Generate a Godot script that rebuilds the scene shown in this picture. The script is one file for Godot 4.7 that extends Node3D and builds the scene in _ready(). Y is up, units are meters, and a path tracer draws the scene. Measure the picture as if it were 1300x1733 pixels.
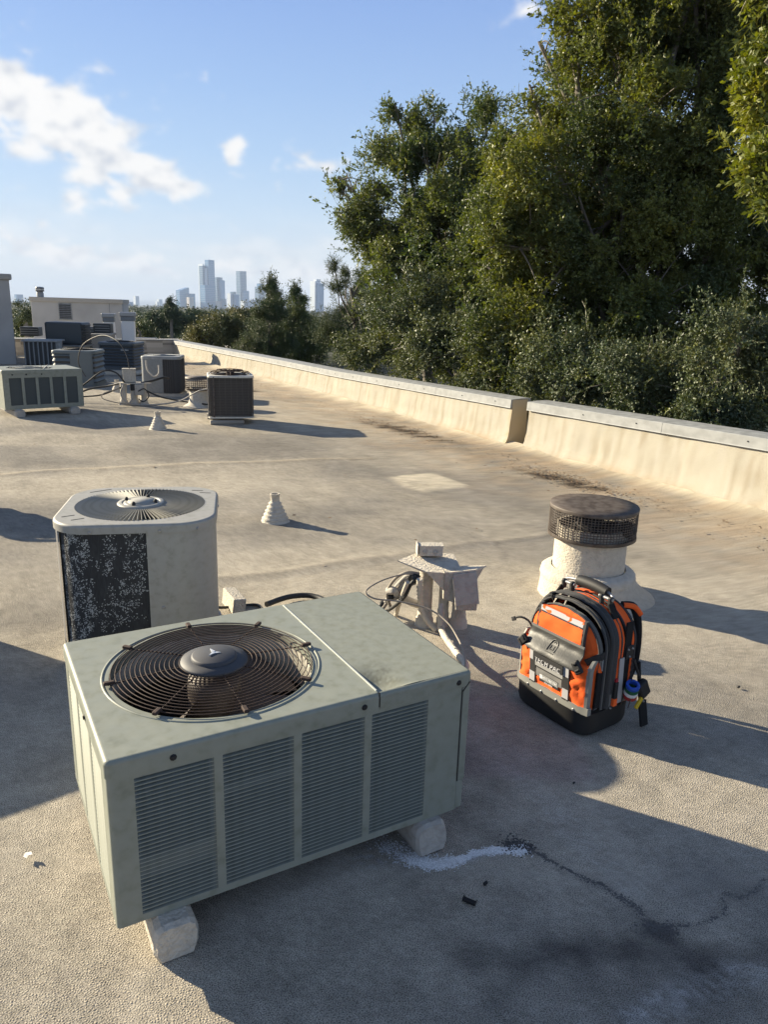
extends Node3D

# A flat foam-coated roof with air conditioners, a tool backpack, tall elms behind the parapet and a hazy skyline.
const YAW := 0.5225
const SUN_AZ := 26.0
const SUN_EL := 20.3
const GAP := 7.1
var M := {}
var used := {}
var nb_roof: FastNoiseLite
var nm_roof: FastNoiseLite
var nf_roof: FastNoiseLite
var U := Vector3(cos(YAW), 0, -sin(YAW))      # along the big condenser's long side, towards the parapet
var W := Vector3(-sin(YAW), 0, -cos(YAW))     # along the parapet, away from the camera

func _ready() -> void:
	set_camera()
	set_sky()
	set_materials()
	build_ground()
	build_roof()
	build_parapet()
	build_far_buildings()
	build_skyline()
	build_trees()
	build_big_condenser()
	build_round_condenser()
	build_far_condensers()
	build_vents()
	build_junctions()
	build_backpack()
	build_debris()

func set_camera() -> void:
	var cam := Camera3D.new()
	cam.name = "camera"
	cam.position = Vector3(0, 1.6, 0)
	cam.basis = Basis(Vector3.RIGHT, -0.2657) * Basis(Vector3(0, 0, 1), 0.0307)
	cam.fov = 68.8
	cam.near = 0.05
	cam.far = 12000.0
	cam.current = true
	add_child(cam)

func set_sky() -> void:
	var env := Environment.new()
	env.background_mode = Environment.BG_SKY
	env.tonemap_mode = Environment.TONE_MAPPER_LINEAR
	env.tonemap_exposure = EXPOSURE
	env.sdfgi_enabled = true
	env.ssao_enabled = true
	env.ssil_enabled = true
	env.ambient_light_source = Environment.AMBIENT_SOURCE_SKY
	env.fog_enabled = true
	env.fog_density = 0.00013
	env.fog_light_color = Color(0.80, 0.88, 1.0)
	var sky := Sky.new()
	var pm := PanoramaSkyMaterial.new()
	pm.panorama = sky_picture()
	sky.sky_material = pm
	env.sky = sky
	env.background_energy_multiplier = 1.0
	var we := WorldEnvironment.new()
	we.name = "world"
	we.environment = env
	add_child(we)
	var sun := DirectionalLight3D.new()
	sun.name = "sun"
	sun.light_energy = 1.6
	sun.light_color = Color(1.0, 0.94, 0.82)
	sun.light_angular_distance = 0.5
	sun.shadow_enabled = true
	add_child(sun)
	var a := deg_to_rad(SUN_AZ)
	var e := deg_to_rad(SUN_EL)
	var d := Vector3(cos(a) * cos(e), -sin(e), sin(a) * cos(e))
	sun.look_at_from_position(Vector3.ZERO, d, Vector3.UP)

const EXPOSURE := 2.6

func srgb(r: float, g: float, b: float) -> Vector3:
	var c := Color(r / 255.0, g / 255.0, b / 255.0).srgb_to_linear()
	return Vector3(c.r, c.g, c.b)

func sky_picture() -> ImageTexture:
	var wd := 2048
	var ht := 1024
	var im := Image.create(wd, ht, false, Image.FORMAT_RGBF)
	var n1 := noise(11, 1.0, 5)
	var n2 := noise(12, 1.0, 4)
	var n3 := noise(13, 1.0, 3)
	# elevation in degrees and the clear sky's colour there
	var els := [-90.0, -4.0, 0.0, 2.5, 6.0, 10.0, 14.0, 19.0, 30.0, 50.0, 90.0]
	var cols := [srgb(125, 120, 110), srgb(200, 203, 200), srgb(229, 231, 229), srgb(218, 227, 233), srgb(194, 216, 237), srgb(172, 202, 236), srgb(155, 188, 232), srgb(138, 172, 226), srgb(118, 146, 194), srgb(104, 127, 166), srgb(93, 112, 146)]
	var clouds := [[-21.6, 10.7, 4.0, 1.9, -22.0, 1.6], [-17.6, 8.6, 4.0, 1.0, -17.0, 1.25], [-24.0, 12.0, 2.4, 1.4, -25.0, 1.5], [-24.5, 9.4, 2.2, 1.0, -20.0, 0.8], [-20.7, 7.9, 2.6, 0.8, -15.0, 0.75], [-11.2, 9.9, 0.75, 1.3, -30.0, 0.66], [-6.3, 9.4, 1.9, 0.6, -8.0, 0.58], [-4.8, 9.2, 0.5, 0.6, -40.0, 0.5], [-21.8, 6.3, 0.9, 1.0, -35.0, 0.75], [-19.0, 6.6, 1.3, 0.8, -20.0, 0.62], [-8.2, 8.2, 0.5, 0.4, 0.0, 0.45], [-23.9, 4.7, 0.7, 0.5, 0.0, 0.7], [-22.5, 3.0, 4.5, 1.0, -8.0, 0.8], [-18.8, 2.6, 3.5, 0.9, -10.0, 0.75], [-11.0, 2.6, 4.0, 0.8, 0.0, 0.6], [-6.0, 2.2, 3.0, 0.7, 0.0, 0.55], [8.6, 19.3, 1.2, 0.8, -10.0, 0.55]]
	var a := deg_to_rad(SUN_AZ)
	var e := deg_to_rad(SUN_EL)
	var to_sun := Vector3(-cos(a) * cos(e), sin(e), -sin(a) * cos(e))
	for y in ht:
		var el := 90.0 - (y + 0.5) / ht * 180.0
		var k := 0
		while k < els.size() - 2 and el > els[k + 1]:
			k += 1
		var t: float = clampf((el - els[k]) / (els[k + 1] - els[k]), 0.0, 1.0)
		var row: Vector3 = cols[k].lerp(cols[k + 1], t)
		for x in wd:
			var az := (x + 0.5) / wd * 360.0
			if az > 180.0:
				az -= 360.0
			var c := row
			if el > -6.0:
				var ar := deg_to_rad(az)
				var er := deg_to_rad(el)
				var d := Vector3(sin(ar) * cos(er), sin(er), -cos(ar) * cos(er))
				var ang := rad_to_deg(acos(clampf(d.dot(to_sun), -1.0, 1.0)))
				var glow := exp(-ang / 18.0) * 0.55 + exp(-ang / 6.0) * 0.8
				c = c * (1.0 + 0.34 * exp(-ang / 42.0)) + Vector3(0.75, 0.78, 0.80) * glow * 0.5
				var den := 0.0
				if el < 26.0 and az > -34.0 and az < 20.0:
					var px := az * 0.9
					var wob := n2.get_noise_3d(px * 0.28, el * 0.5, 3.0)
					var f := n1.get_noise_3d(px * 0.40 + wob * 0.7, el * 0.75 + wob * 0.6, 0.0)
					for q in clouds:
						var dx: float = az - q[0]
						var dy: float = el - q[1]
						if absf(dx) < q[2] * 2.2 and absf(dy) < 1.6 * (q[3] + q[2] * 0.5):
							var rr := deg_to_rad(q[4])
							var ux: float = (dx * cos(rr) + dy * sin(rr)) / q[2]
							var uy: float = (-dx * sin(rr) + dy * cos(rr)) / q[3]
							var m: float = exp(-(ux * ux + uy * uy) * 0.9) * q[5]
							den = maxf(den, smoothstep(0.22, 0.82, m * 1.12 + f * 0.75 - 0.02))
				else:
					var q2 := n1.get_noise_3d(d.x * 2.2 / maxf(d.y + 0.25, 0.2), d.z * 2.2 / maxf(d.y + 0.25, 0.2), 7.0)
					den = smoothstep(0.22, 0.6, q2) * 0.6
				if el < 7.0:   # the low bank of haze and thin cloud
					var hz := n3.get_noise_3d(az * 0.10, el * 0.45, 9.0)
					den = maxf(den, smoothstep(-0.2, 0.45, hz) * (1.0 - smoothstep(2.0, 7.0, el)) * 0.75)
				if den > 0.0:
					var shade := n2.get_noise_3d(az * 0.5, el * 0.8 + 0.4, 1.0)
					var cc := srgb(253, 252, 251).lerp(srgb(210, 216, 226), clampf(0.20 + shade * 1.3 - 0.25 * (den - 0.5), 0.0, 1.0))
					c = c.lerp(cc * (1.0 + glow * 0.5), den)
			c /= EXPOSURE
			im.set_pixel(x, y, Color(c.x, c.y, c.z))
	return ImageTexture.create_from_image(im)

# ---------------------------------------------------------------- helpers
func noise(sd: int, freq: float, oct: int, kind := FastNoiseLite.TYPE_SIMPLEX_SMOOTH) -> FastNoiseLite:
	var n := FastNoiseLite.new()
	n.seed = sd
	n.frequency = freq
	n.noise_type = kind
	n.fractal_type = FastNoiseLite.FRACTAL_FBM if oct > 1 else FastNoiseLite.FRACTAL_NONE
	n.fractal_octaves = oct
	return n

func ramp(offs: Array, cols: Array) -> Gradient:
	var g := Gradient.new()
	g.offsets = PackedFloat32Array(offs)
	var cs := PackedColorArray()
	for c in cols:
		cs.append(c if c is Color else Color(c, c, c))
	g.colors = cs
	return g

func ntex(n: FastNoiseLite, size: int, g: Gradient = null) -> NoiseTexture2D:
	var t := NoiseTexture2D.new()
	t.width = size
	t.height = size
	t.seamless = true
	t.seamless_blend_skirt = 0.15
	t.noise = n
	if g:
		t.color_ramp = g
	return t

func lin(r: float, g: float, b: float) -> Color:
	return Color(r, g, b).linear_to_srgb()

func mat(r: float, g: float, b: float, rough := 0.7, metal := 0.0) -> StandardMaterial3D:
	var m := StandardMaterial3D.new()
	m.albedo_color = lin(r, g, b)
	m.roughness = rough
	m.metallic = metal
	return m

func tri_map(m: StandardMaterial3D, per_m: float) -> void:
	m.uv1_triplanar = true
	m.uv1_world_triplanar = false
	m.uv1_scale = Vector3.ONE * per_m

func numbered(n: String) -> String:
	if used.has(n):
		used[n] += 1
		return "%s_%03d" % [n, used[n] - 1]
	used[n] = 1
	return n

func tag(o: Node3D, label: String, category: String, group := "", kind := "") -> void:
	if label:
		o.set_meta("label", label)
	if category:
		o.set_meta("category", category)
	if group:
		o.set_meta("group", group)
	if kind:
		o.set_meta("kind", kind)

func thing(called: String, label: String, category: String, at := Vector3.ZERO, turn := 0.0, group := "") -> Node3D:
	var o := Node3D.new()
	o.name = numbered(called)
	add_child(o)
	o.position = at
	o.rotation.y = turn
	tag(o, label, category, group)
	return o

func new_st() -> SurfaceTool:
	var s := SurfaceTool.new()
	s.begin(Mesh.PRIMITIVE_TRIANGLES)
	return s

func put(mesh: Mesh, called: String, m: Material, parent: Node, label := "") -> MeshInstance3D:
	var o := MeshInstance3D.new()
	o.mesh = mesh
	o.material_override = m
	if parent == self:
		o.name = numbered(called)
		add_child(o)
	else:
		var key := str(parent.get_instance_id()) + called
		used[key] = used.get(key, 0) + 1
		o.name = called if used[key] == 1 else "%s_%03d" % [called, used[key] - 1]
		parent.add_child(o, true)
	if label:
		o.set_meta("label", label)
	return o

func part(st: SurfaceTool, called: String, m: Material, parent: Node, label := "") -> MeshInstance3D:
	return put(st.commit(), called, m, parent, label)

func tri(st: SurfaceTool, a: Vector3, b: Vector3, c: Vector3, na: Vector3, nb: Vector3, nc: Vector3) -> void:
	if (b - a).cross(c - a).dot(na + nb + nc) > 0.0:
		st.set_normal(na); st.add_vertex(a)
		st.set_normal(nc); st.add_vertex(c)
		st.set_normal(nb); st.add_vertex(b)
	else:
		st.set_normal(na); st.add_vertex(a)
		st.set_normal(nb); st.add_vertex(b)
		st.set_normal(nc); st.add_vertex(c)

func quad(st: SurfaceTool, a: Vector3, b: Vector3, c: Vector3, d: Vector3, n: Vector3) -> void:
	tri(st, a, b, c, n, n, n)
	tri(st, a, c, d, n, n, n)

func quadn(st: SurfaceTool, a: Vector3, b: Vector3, c: Vector3, d: Vector3, na: Vector3, nb: Vector3, nc: Vector3, nd: Vector3) -> void:
	tri(st, a, b, c, na, nb, nc)
	tri(st, a, c, d, na, nc, nd)

func flat(st: SurfaceTool, a: Vector3, b: Vector3, c: Vector3, d: Vector3, out: Vector3) -> void:
	var n := (b - a).cross(c - a).normalized()
	if n.dot(out) < 0.0:
		n = -n
	quad(st, a, b, c, d, n)

func box(st: SurfaceTool, c: Vector3, s: Vector3, b := Basis.IDENTITY) -> void:
	for ax in 3:
		for sg in [-1.0, 1.0]:
			var n := Vector3.ZERO
			n[ax] = sg
			var p := Vector3.ZERO
			var q := Vector3.ZERO
			p[(ax + 1) % 3] = s[(ax + 1) % 3] * 0.5
			q[(ax + 2) % 3] = s[(ax + 2) % 3] * 0.5
			var o := n * s[ax] * 0.5
			quad(st, c + b * (o - p - q), c + b * (o + p - q), c + b * (o + p + q), c + b * (o - p + q), b * n)

# a box whose edges are rounded with radius r
func rbox(st: SurfaceTool, c: Vector3, s: Vector3, r: float, b := Basis.IDENTITY, k := 2) -> void:
	var hs := s * 0.5
	for ax in 3:
		var a1 := (ax + 1) % 3
		var a2 := (ax + 2) % 3
		for sg in [-1.0, 1.0]:
			var grid := []
			for i in 2 * (k + 1):
				var row := []
				for j in 2 * (k + 1):
					var ai := (float(i) / k - 1.0) if i <= k else float(i - k - 1) / k
					var aj := (float(j) / k - 1.0) if j <= k else float(j - k - 1) / k
					var inner := Vector3.ZERO
					inner[ax] = sg * (hs[ax] - r)
					inner[a1] = (hs[a1] - r) * (-1.0 if i <= k else 1.0)
					inner[a2] = (hs[a2] - r) * (-1.0 if j <= k else 1.0)
					var n := Vector3.ZERO
					n[ax] = sg
					n[a1] = tan(ai * PI / 4)
					n[a2] = tan(aj * PI / 4)
					n = n.normalized()
					row.append([c + b * (inner + n * r), b * n])
				grid.append(row)
			for i in grid.size() - 1:
				for j in grid.size() - 1:
					var p = grid[i][j]
					var q = grid[i + 1][j]
					var t = grid[i + 1][j + 1]
					var u = grid[i][j + 1]
					quadn(st, p[0], q[0], t[0], u[0], p[1], q[1], t[1], u[1])

func spline(pts: Array, per := 6) -> Array:
	var out := []
	for i in pts.size() - 1:
		var p0: Vector3 = pts[maxi(i - 1, 0)]
		var p1: Vector3 = pts[i]
		var p2: Vector3 = pts[i + 1]
		var p3: Vector3 = pts[mini(i + 2, pts.size() - 1)]
		for k in per:
			out.append(p1.cubic_interpolate(p2, p0, p3, float(k) / per))
	out.append(pts[pts.size() - 1])
	return out

# a tube along points; r is a number or a function of 0..1 along it
func tube(st: SurfaceTool, pts: Array, r, sides := 8, caps := true) -> void:
	var up := Vector3.UP
	var prev := []
	var side := Vector3.ZERO
	for i in pts.size():
		var p: Vector3 = pts[i]
		var dir: Vector3 = (pts[mini(i + 1, pts.size() - 1)] - pts[maxi(i - 1, 0)]).normalized()
		if i == 0:
			side = dir.cross(up if absf(dir.y) < 0.9 else Vector3.RIGHT).normalized()
		else:
			side = (side - dir * side.dot(dir)).normalized()
		var bi := dir.cross(side)
		var rad: float = r.call(float(i) / (pts.size() - 1)) if r is Callable else r
		var cur := []
		for k in sides:
			var n := side * cos(TAU * k / sides) + bi * sin(TAU * k / sides)
			cur.append([p + n * rad, n])
		if i > 0:
			for k in sides:
				var a = prev[k]
				var b = prev[(k + 1) % sides]
				var c = cur[(k + 1) % sides]
				var d = cur[k]
				quadn(st, a[0], b[0], c[0], d[0], a[1], b[1], c[1], d[1])
		if caps and (i == 0 or i == pts.size() - 1):
			var n := dir * (-1.0 if i == 0 else 1.0)
			for k in range(1, sides - 1):
				tri(st, cur[0][0], cur[k][0], cur[k + 1][0], n, n, n)
		prev = cur

func lathe(st: SurfaceTool, prof: Array, seg := 32, c := Vector3.ZERO, b := Basis.IDENTITY, wob = null) -> void:
	# prof: Vector2(radius, height) from bottom to top on the outside; crisp where two points coincide
	for i in prof.size() - 1:
		var p: Vector2 = prof[i]
		var q: Vector2 = prof[i + 1]
		if p.distance_to(q) < 1e-5:
			continue
		var d0 := (q - p).normalized()
		var dp := d0
		var dq := d0
		if i > 0 and prof[i - 1].distance_to(p) > 1e-5:
			dp = (d0 + (p - prof[i - 1]).normalized()).normalized()
		if i + 2 < prof.size() and prof[i + 2].distance_to(q) > 1e-5:
			dq = (d0 + (prof[i + 2] - q).normalized()).normalized()
		for k in seg:
			var a0 := TAU * k / seg
			var a1 := TAU * (k + 1) / seg
			var e0 := Vector3(cos(a0), 0, sin(a0))
			var e1 := Vector3(cos(a1), 0, sin(a1))
			var pr0 := p.x
			var pr1 := p.x
			var qr0 := q.x
			var qr1 := q.x
			if wob != null:
				pr0 += wob.call(a0, p.y)
				pr1 += wob.call(a1, p.y)
				qr0 += wob.call(a0, q.y)
				qr1 += wob.call(a1, q.y)
			quadn(st, c + b * (e0 * pr0 + Vector3.UP * p.y), c + b * (e1 * pr1 + Vector3.UP * p.y), c + b * (e1 * qr1 + Vector3.UP * q.y), c + b * (e0 * qr0 + Vector3.UP * q.y),
				b * (e0 * dp.y - Vector3.UP * dp.x), b * (e1 * dp.y - Vector3.UP * dp.x), b * (e1 * dq.y - Vector3.UP * dq.x), b * (e0 * dq.y - Vector3.UP * dq.x))

func hoop(st: SurfaceTool, R: float, r: float, c: Vector3, seg := 64, sides := 6, b := Basis.IDENTITY) -> void:
	for k in seg:
		for j in sides:
			var q := []
			for w in [[k, j], [k + 1, j], [k + 1, j + 1], [k, j + 1]]:
				var a: float = TAU * w[0] / seg
				var e: float = TAU * w[1] / sides
				var o := Vector3(cos(a), 0, sin(a))
				var n := o * cos(e) + Vector3.UP * sin(e)
				q.append([c + b * (o * R + n * r), b * n])
			quadn(st, q[0][0], q[1][0], q[2][0], q[3][0], q[0][1], q[1][1], q[2][1], q[3][1])

# an outline in the xz plane (points Vector2(x, z)) raised from y0 to y1
func prism(st: SurfaceTool, poly: PackedVector2Array, y0: float, y1: float, c := Vector3.ZERO, b := Basis.IDENTITY) -> void:
	var idx := Geometry2D.triangulate_polygon(poly)
	for k in range(0, idx.size(), 3):
		for y in [[y0, -1.0], [y1, 1.0]]:
			var n: Vector3 = b * Vector3(0, y[1], 0)
			tri(st, c + b * Vector3(poly[idx[k]].x, y[0], poly[idx[k]].y), c + b * Vector3(poly[idx[k + 1]].x, y[0], poly[idx[k + 1]].y), c + b * Vector3(poly[idx[k + 2]].x, y[0], poly[idx[k + 2]].y), n, n, n)
	var cw := Geometry2D.is_polygon_clockwise(poly)
	for k in poly.size():
		var p := poly[k]
		var q := poly[(k + 1) % poly.size()]
		var d := (q - p).normalized()
		var n := Vector3(d.y, 0, -d.x) * (-1.0 if cw else 1.0)
		quad(st, c + b * Vector3(p.x, y0, p.y), c + b * Vector3(q.x, y0, q.y), c + b * Vector3(q.x, y1, q.y), c + b * Vector3(p.x, y1, p.y), b * n)

func roof_xz(u: float, w: float) -> Vector3:
	return U * u + W * w

func set_materials() -> void:
	# roof: fine granules as relief, a little change of tone; the large stains come with the vertex colours
	var m := StandardMaterial3D.new()
	m.vertex_color_use_as_albedo = true
	m.roughness = 0.93
	m.metallic_specular = 0.25
	var grain := noise(3, 0.19, 2, FastNoiseLite.TYPE_CELLULAR)
	grain.cellular_return_type = FastNoiseLite.RETURN_DISTANCE2_SUB
	m.albedo_texture = ntex(noise(4, 0.30, 3), 1024, ramp([0.15, 0.45, 0.6, 0.85], [0.42, 0.86, 1.0, 1.0]))
	m.heightmap_enabled = true
	m.heightmap_texture = ntex(grain, 1024)
	m.heightmap_scale = 0.34
	m.uv1_scale = Vector3(1, 1, 1)
	M.roof = m
	m = m.duplicate()
	m.heightmap_scale = 0.24
	m.uv1_scale = Vector3(0.5, 0.5, 0.5)
	M.foam = m
	# bright elastomeric coating on vents, blocks, pipe boots
	m = mat(0.53, 0.485, 0.405, 0.85)
	m.albedo_texture = ntex(noise(5, 0.02, 4), 512, ramp([0.25, 0.5, 0.75], [Color(0.93, 0.925, 0.92), Color(0.98, 0.98, 0.98), Color(1, 1, 1)]))
	m.heightmap_enabled = true
	m.heightmap_texture = ntex(noise(6, 0.05, 3), 512)
	m.heightmap_scale = 0.4
	tri_map(m, 2.2)
	M.coating = m
	M.coating_grey = m.duplicate()
	M.coating_grey.albedo_color = lin(0.41, 0.385, 0.345)
	# weathered sage paint of the big condenser
	m = mat(0.255, 0.27, 0.228, 0.42)
	m.metallic_specular = 0.4
	var g := ramp([0.0, 0.35, 0.52, 0.66, 0.74, 1.0], [Color(0.88, 0.88, 0.86), Color(0.965, 0.965, 0.955), Color(0.985, 0.985, 0.985), Color(0.99, 0.99, 0.99), Color(1.0, 1.0, 1.0), Color(1, 1, 1)])
	m.albedo_texture = ntex(noise(7, 0.012, 5), 1024, g)
	m.roughness_texture = ntex(noise(8, 0.02, 4), 512, ramp([0.2, 0.8], [0.75, 1.0]))
	m.roughness = 0.55
	tri_map(m, 1.3)
	M.sage = m
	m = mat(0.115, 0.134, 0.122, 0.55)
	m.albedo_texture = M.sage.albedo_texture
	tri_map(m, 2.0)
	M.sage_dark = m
	# rust
	m = mat(0.058, 0.034, 0.025, 0.8)
	m.albedo_texture = ntex(noise(9, 0.04, 3), 256, ramp([0.2, 0.5, 0.8], [Color(0.72, 0.68, 0.66), Color(0.9, 0.88, 0.87), Color(1, 1, 1)]))
	tri_map(m, 6.0)
	M.rust = m
	M.black = mat(0.012, 0.012, 0.013, 0.7)
	M.dark = mat(0.03, 0.03, 0.032, 0.6)
	M.blue_metal = mat(0.055, 0.057, 0.064, 0.6, 0.1)
	M.fan_grey = mat(0.085, 0.066, 0.055, 0.6, 0.1)
	M.cream = mat(0.56, 0.535, 0.47, 0.5)
	M.cream.albedo_texture = M.sage.albedo_texture
	tri_map(M.cream, 2.0)
	M.steel = mat(0.33, 0.33, 0.33, 0.4, 0.6)
	M.galv = mat(0.29, 0.30, 0.30, 0.65, 0.0)
	M.galv.albedo_texture = ntex(noise(10, 0.02, 4), 512, ramp([0.25, 0.75], [0.86, 1.0]))
	tri_map(M.galv, 0.7)
	M.slate = mat(0.20, 0.215, 0.225, 0.55)
	M.slate.albedo_texture = M.sage.albedo_texture
	tri_map(M.slate, 2.0)
	M.slate_dark = mat(0.12, 0.14, 0.145, 0.55)
	M.coil = mat(0.035, 0.038, 0.04, 0.6)
	M.white_wall = mat(0.42, 0.41, 0.395, 0.85)
	M.white_wall.albedo_texture = ntex(noise(14, 0.008, 5), 512, ramp([0.2, 0.5, 0.8], [0.93, 0.97, 1.0]))
	tri_map(M.white_wall, 0.25)
	M.brown_metal = mat(0.115, 0.097, 0.083, 0.6, 0.1)
	M.brown_metal.albedo_texture = M.rust.albedo_texture
	tri_map(M.brown_metal, 1.5)
	M.pipe_grey = mat(0.33, 0.31, 0.28, 0.7)
	M.cable_black = mat(0.018, 0.018, 0.018, 0.6)
	M.cable_tan = mat(0.26, 0.23, 0.19, 0.75)
	M.bark = mat(0.17, 0.15, 0.125, 0.9)
	M.bark_pale = mat(0.30, 0.275, 0.24, 0.9)
	M.sage_top = M.sage.duplicate()
	var g2 := ramp([0.0, 0.3, 0.5, 0.62, 0.72, 1.0], [Color(0.90, 0.89, 0.86), Color(0.955, 0.955, 0.945), Color(0.975, 0.975, 0.975), Color(0.985, 0.985, 0.985), Color(1, 1, 1), Color(1, 1, 1)])
	M.sage_top.albedo_texture = ntex(noise(17, 0.018, 5), 1024, g2)
	M.sage_top.albedo_color = lin(0.25, 0.263, 0.22)
	M.sage_top.vertex_color_use_as_albedo = true
	M.seam_metal = mat(0.5, 0.52, 0.48, 0.4)
	M.emblem = mat(0.62, 0.64, 0.66, 0.35, 0.3)
	M.beige = mat(0.33, 0.322, 0.29, 0.5)
	M.beige.albedo_texture = M.sage.albedo_texture
	tri_map(M.beige, 1.6)

# ---------------------------------------------------------------- ground, roof, parapet
func build_ground() -> void:
	var st := new_st()
	for i in 48:
		for j in 14:
			var q := []
			for w in [[i, j], [i + 1, j], [i + 1, j + 1], [i, j + 1]]:
				var a: float = TAU * w[0] / 48
				var r: float = 9000.0 * pow(w[1] / 14.0, 3.0)
				q.append(Vector3(cos(a) * r, -8.0 - r * 0.004, sin(a) * r))
			if j == 0:
				tri(st, q[0], q[2], q[3], Vector3.UP, Vector3.UP, Vector3.UP)
			else:
				quad(st, q[0], q[1], q[2], q[3], Vector3.UP)
	var m := mat(0.05, 0.062, 0.03, 0.95)
	m.albedo_texture = ntex(noise(20, 0.03, 4), 512, ramp([0.2, 0.8], [0.5, 1.0]))
	tri_map(m, 0.04)
	var o := part(st, "ground", m, self)
	o.set_meta("kind", "structure")
	o.set_meta("label", "dark green ground far below the roof")

func grow(list: Array, to: float, first: float, factor: float, most: float) -> void:
	var step := first
	var x: float = list[list.size() - 1]
	while x < to:
		x += step
		step = minf(step * factor, most)
		list.append(minf(x, to))

func roof_lines(lo: float, a: float, b: float, hi: float, fine: float, mid: float, fine2: float) -> Array:
	var right := [a]
	while right[right.size() - 1] < b:
		right.append(right[right.size() - 1] + fine)
	var x: float = right[right.size() - 1]
	while x < mid:
		x += fine2
		right.append(x)
	grow(right, hi, fine2, 1.06, 0.22)
	var left := [-a]
	grow(left, -lo, fine, 1.09, 0.5)
	left.remove_at(0)
	var out := []
	for k in range(left.size() - 1, -1, -1):
		out.append(-left[k])
	out.append_array(right)
	return out

func seg_dist(p: Vector2, line: Array) -> float:
	var d := 1e9
	for k in line.size() - 1:
		var q := Geometry2D.get_closest_point_to_segment(p, line[k], line[k + 1])
		d = minf(d, p.distance_to(q))
	return d

func blob(x: float, z: float, cx: float, cz: float, ax: float, az: float, turn: float) -> float:
	var dx := x - cx
	var dz := z - cz
	var a := (dx * cos(turn) + dz * sin(turn)) / ax
	var b := (-dx * sin(turn) + dz * cos(turn)) / az
	return exp(-(a * a + b * b))

func roof_y(x: float, z: float) -> float:
	return 0.010 * nb_roof.get_noise_2d(x, z) + 0.0012 * nf_roof.get_noise_2d(x, z) + 0.003 * nm_roof.get_noise_2d(x, z)

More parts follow.
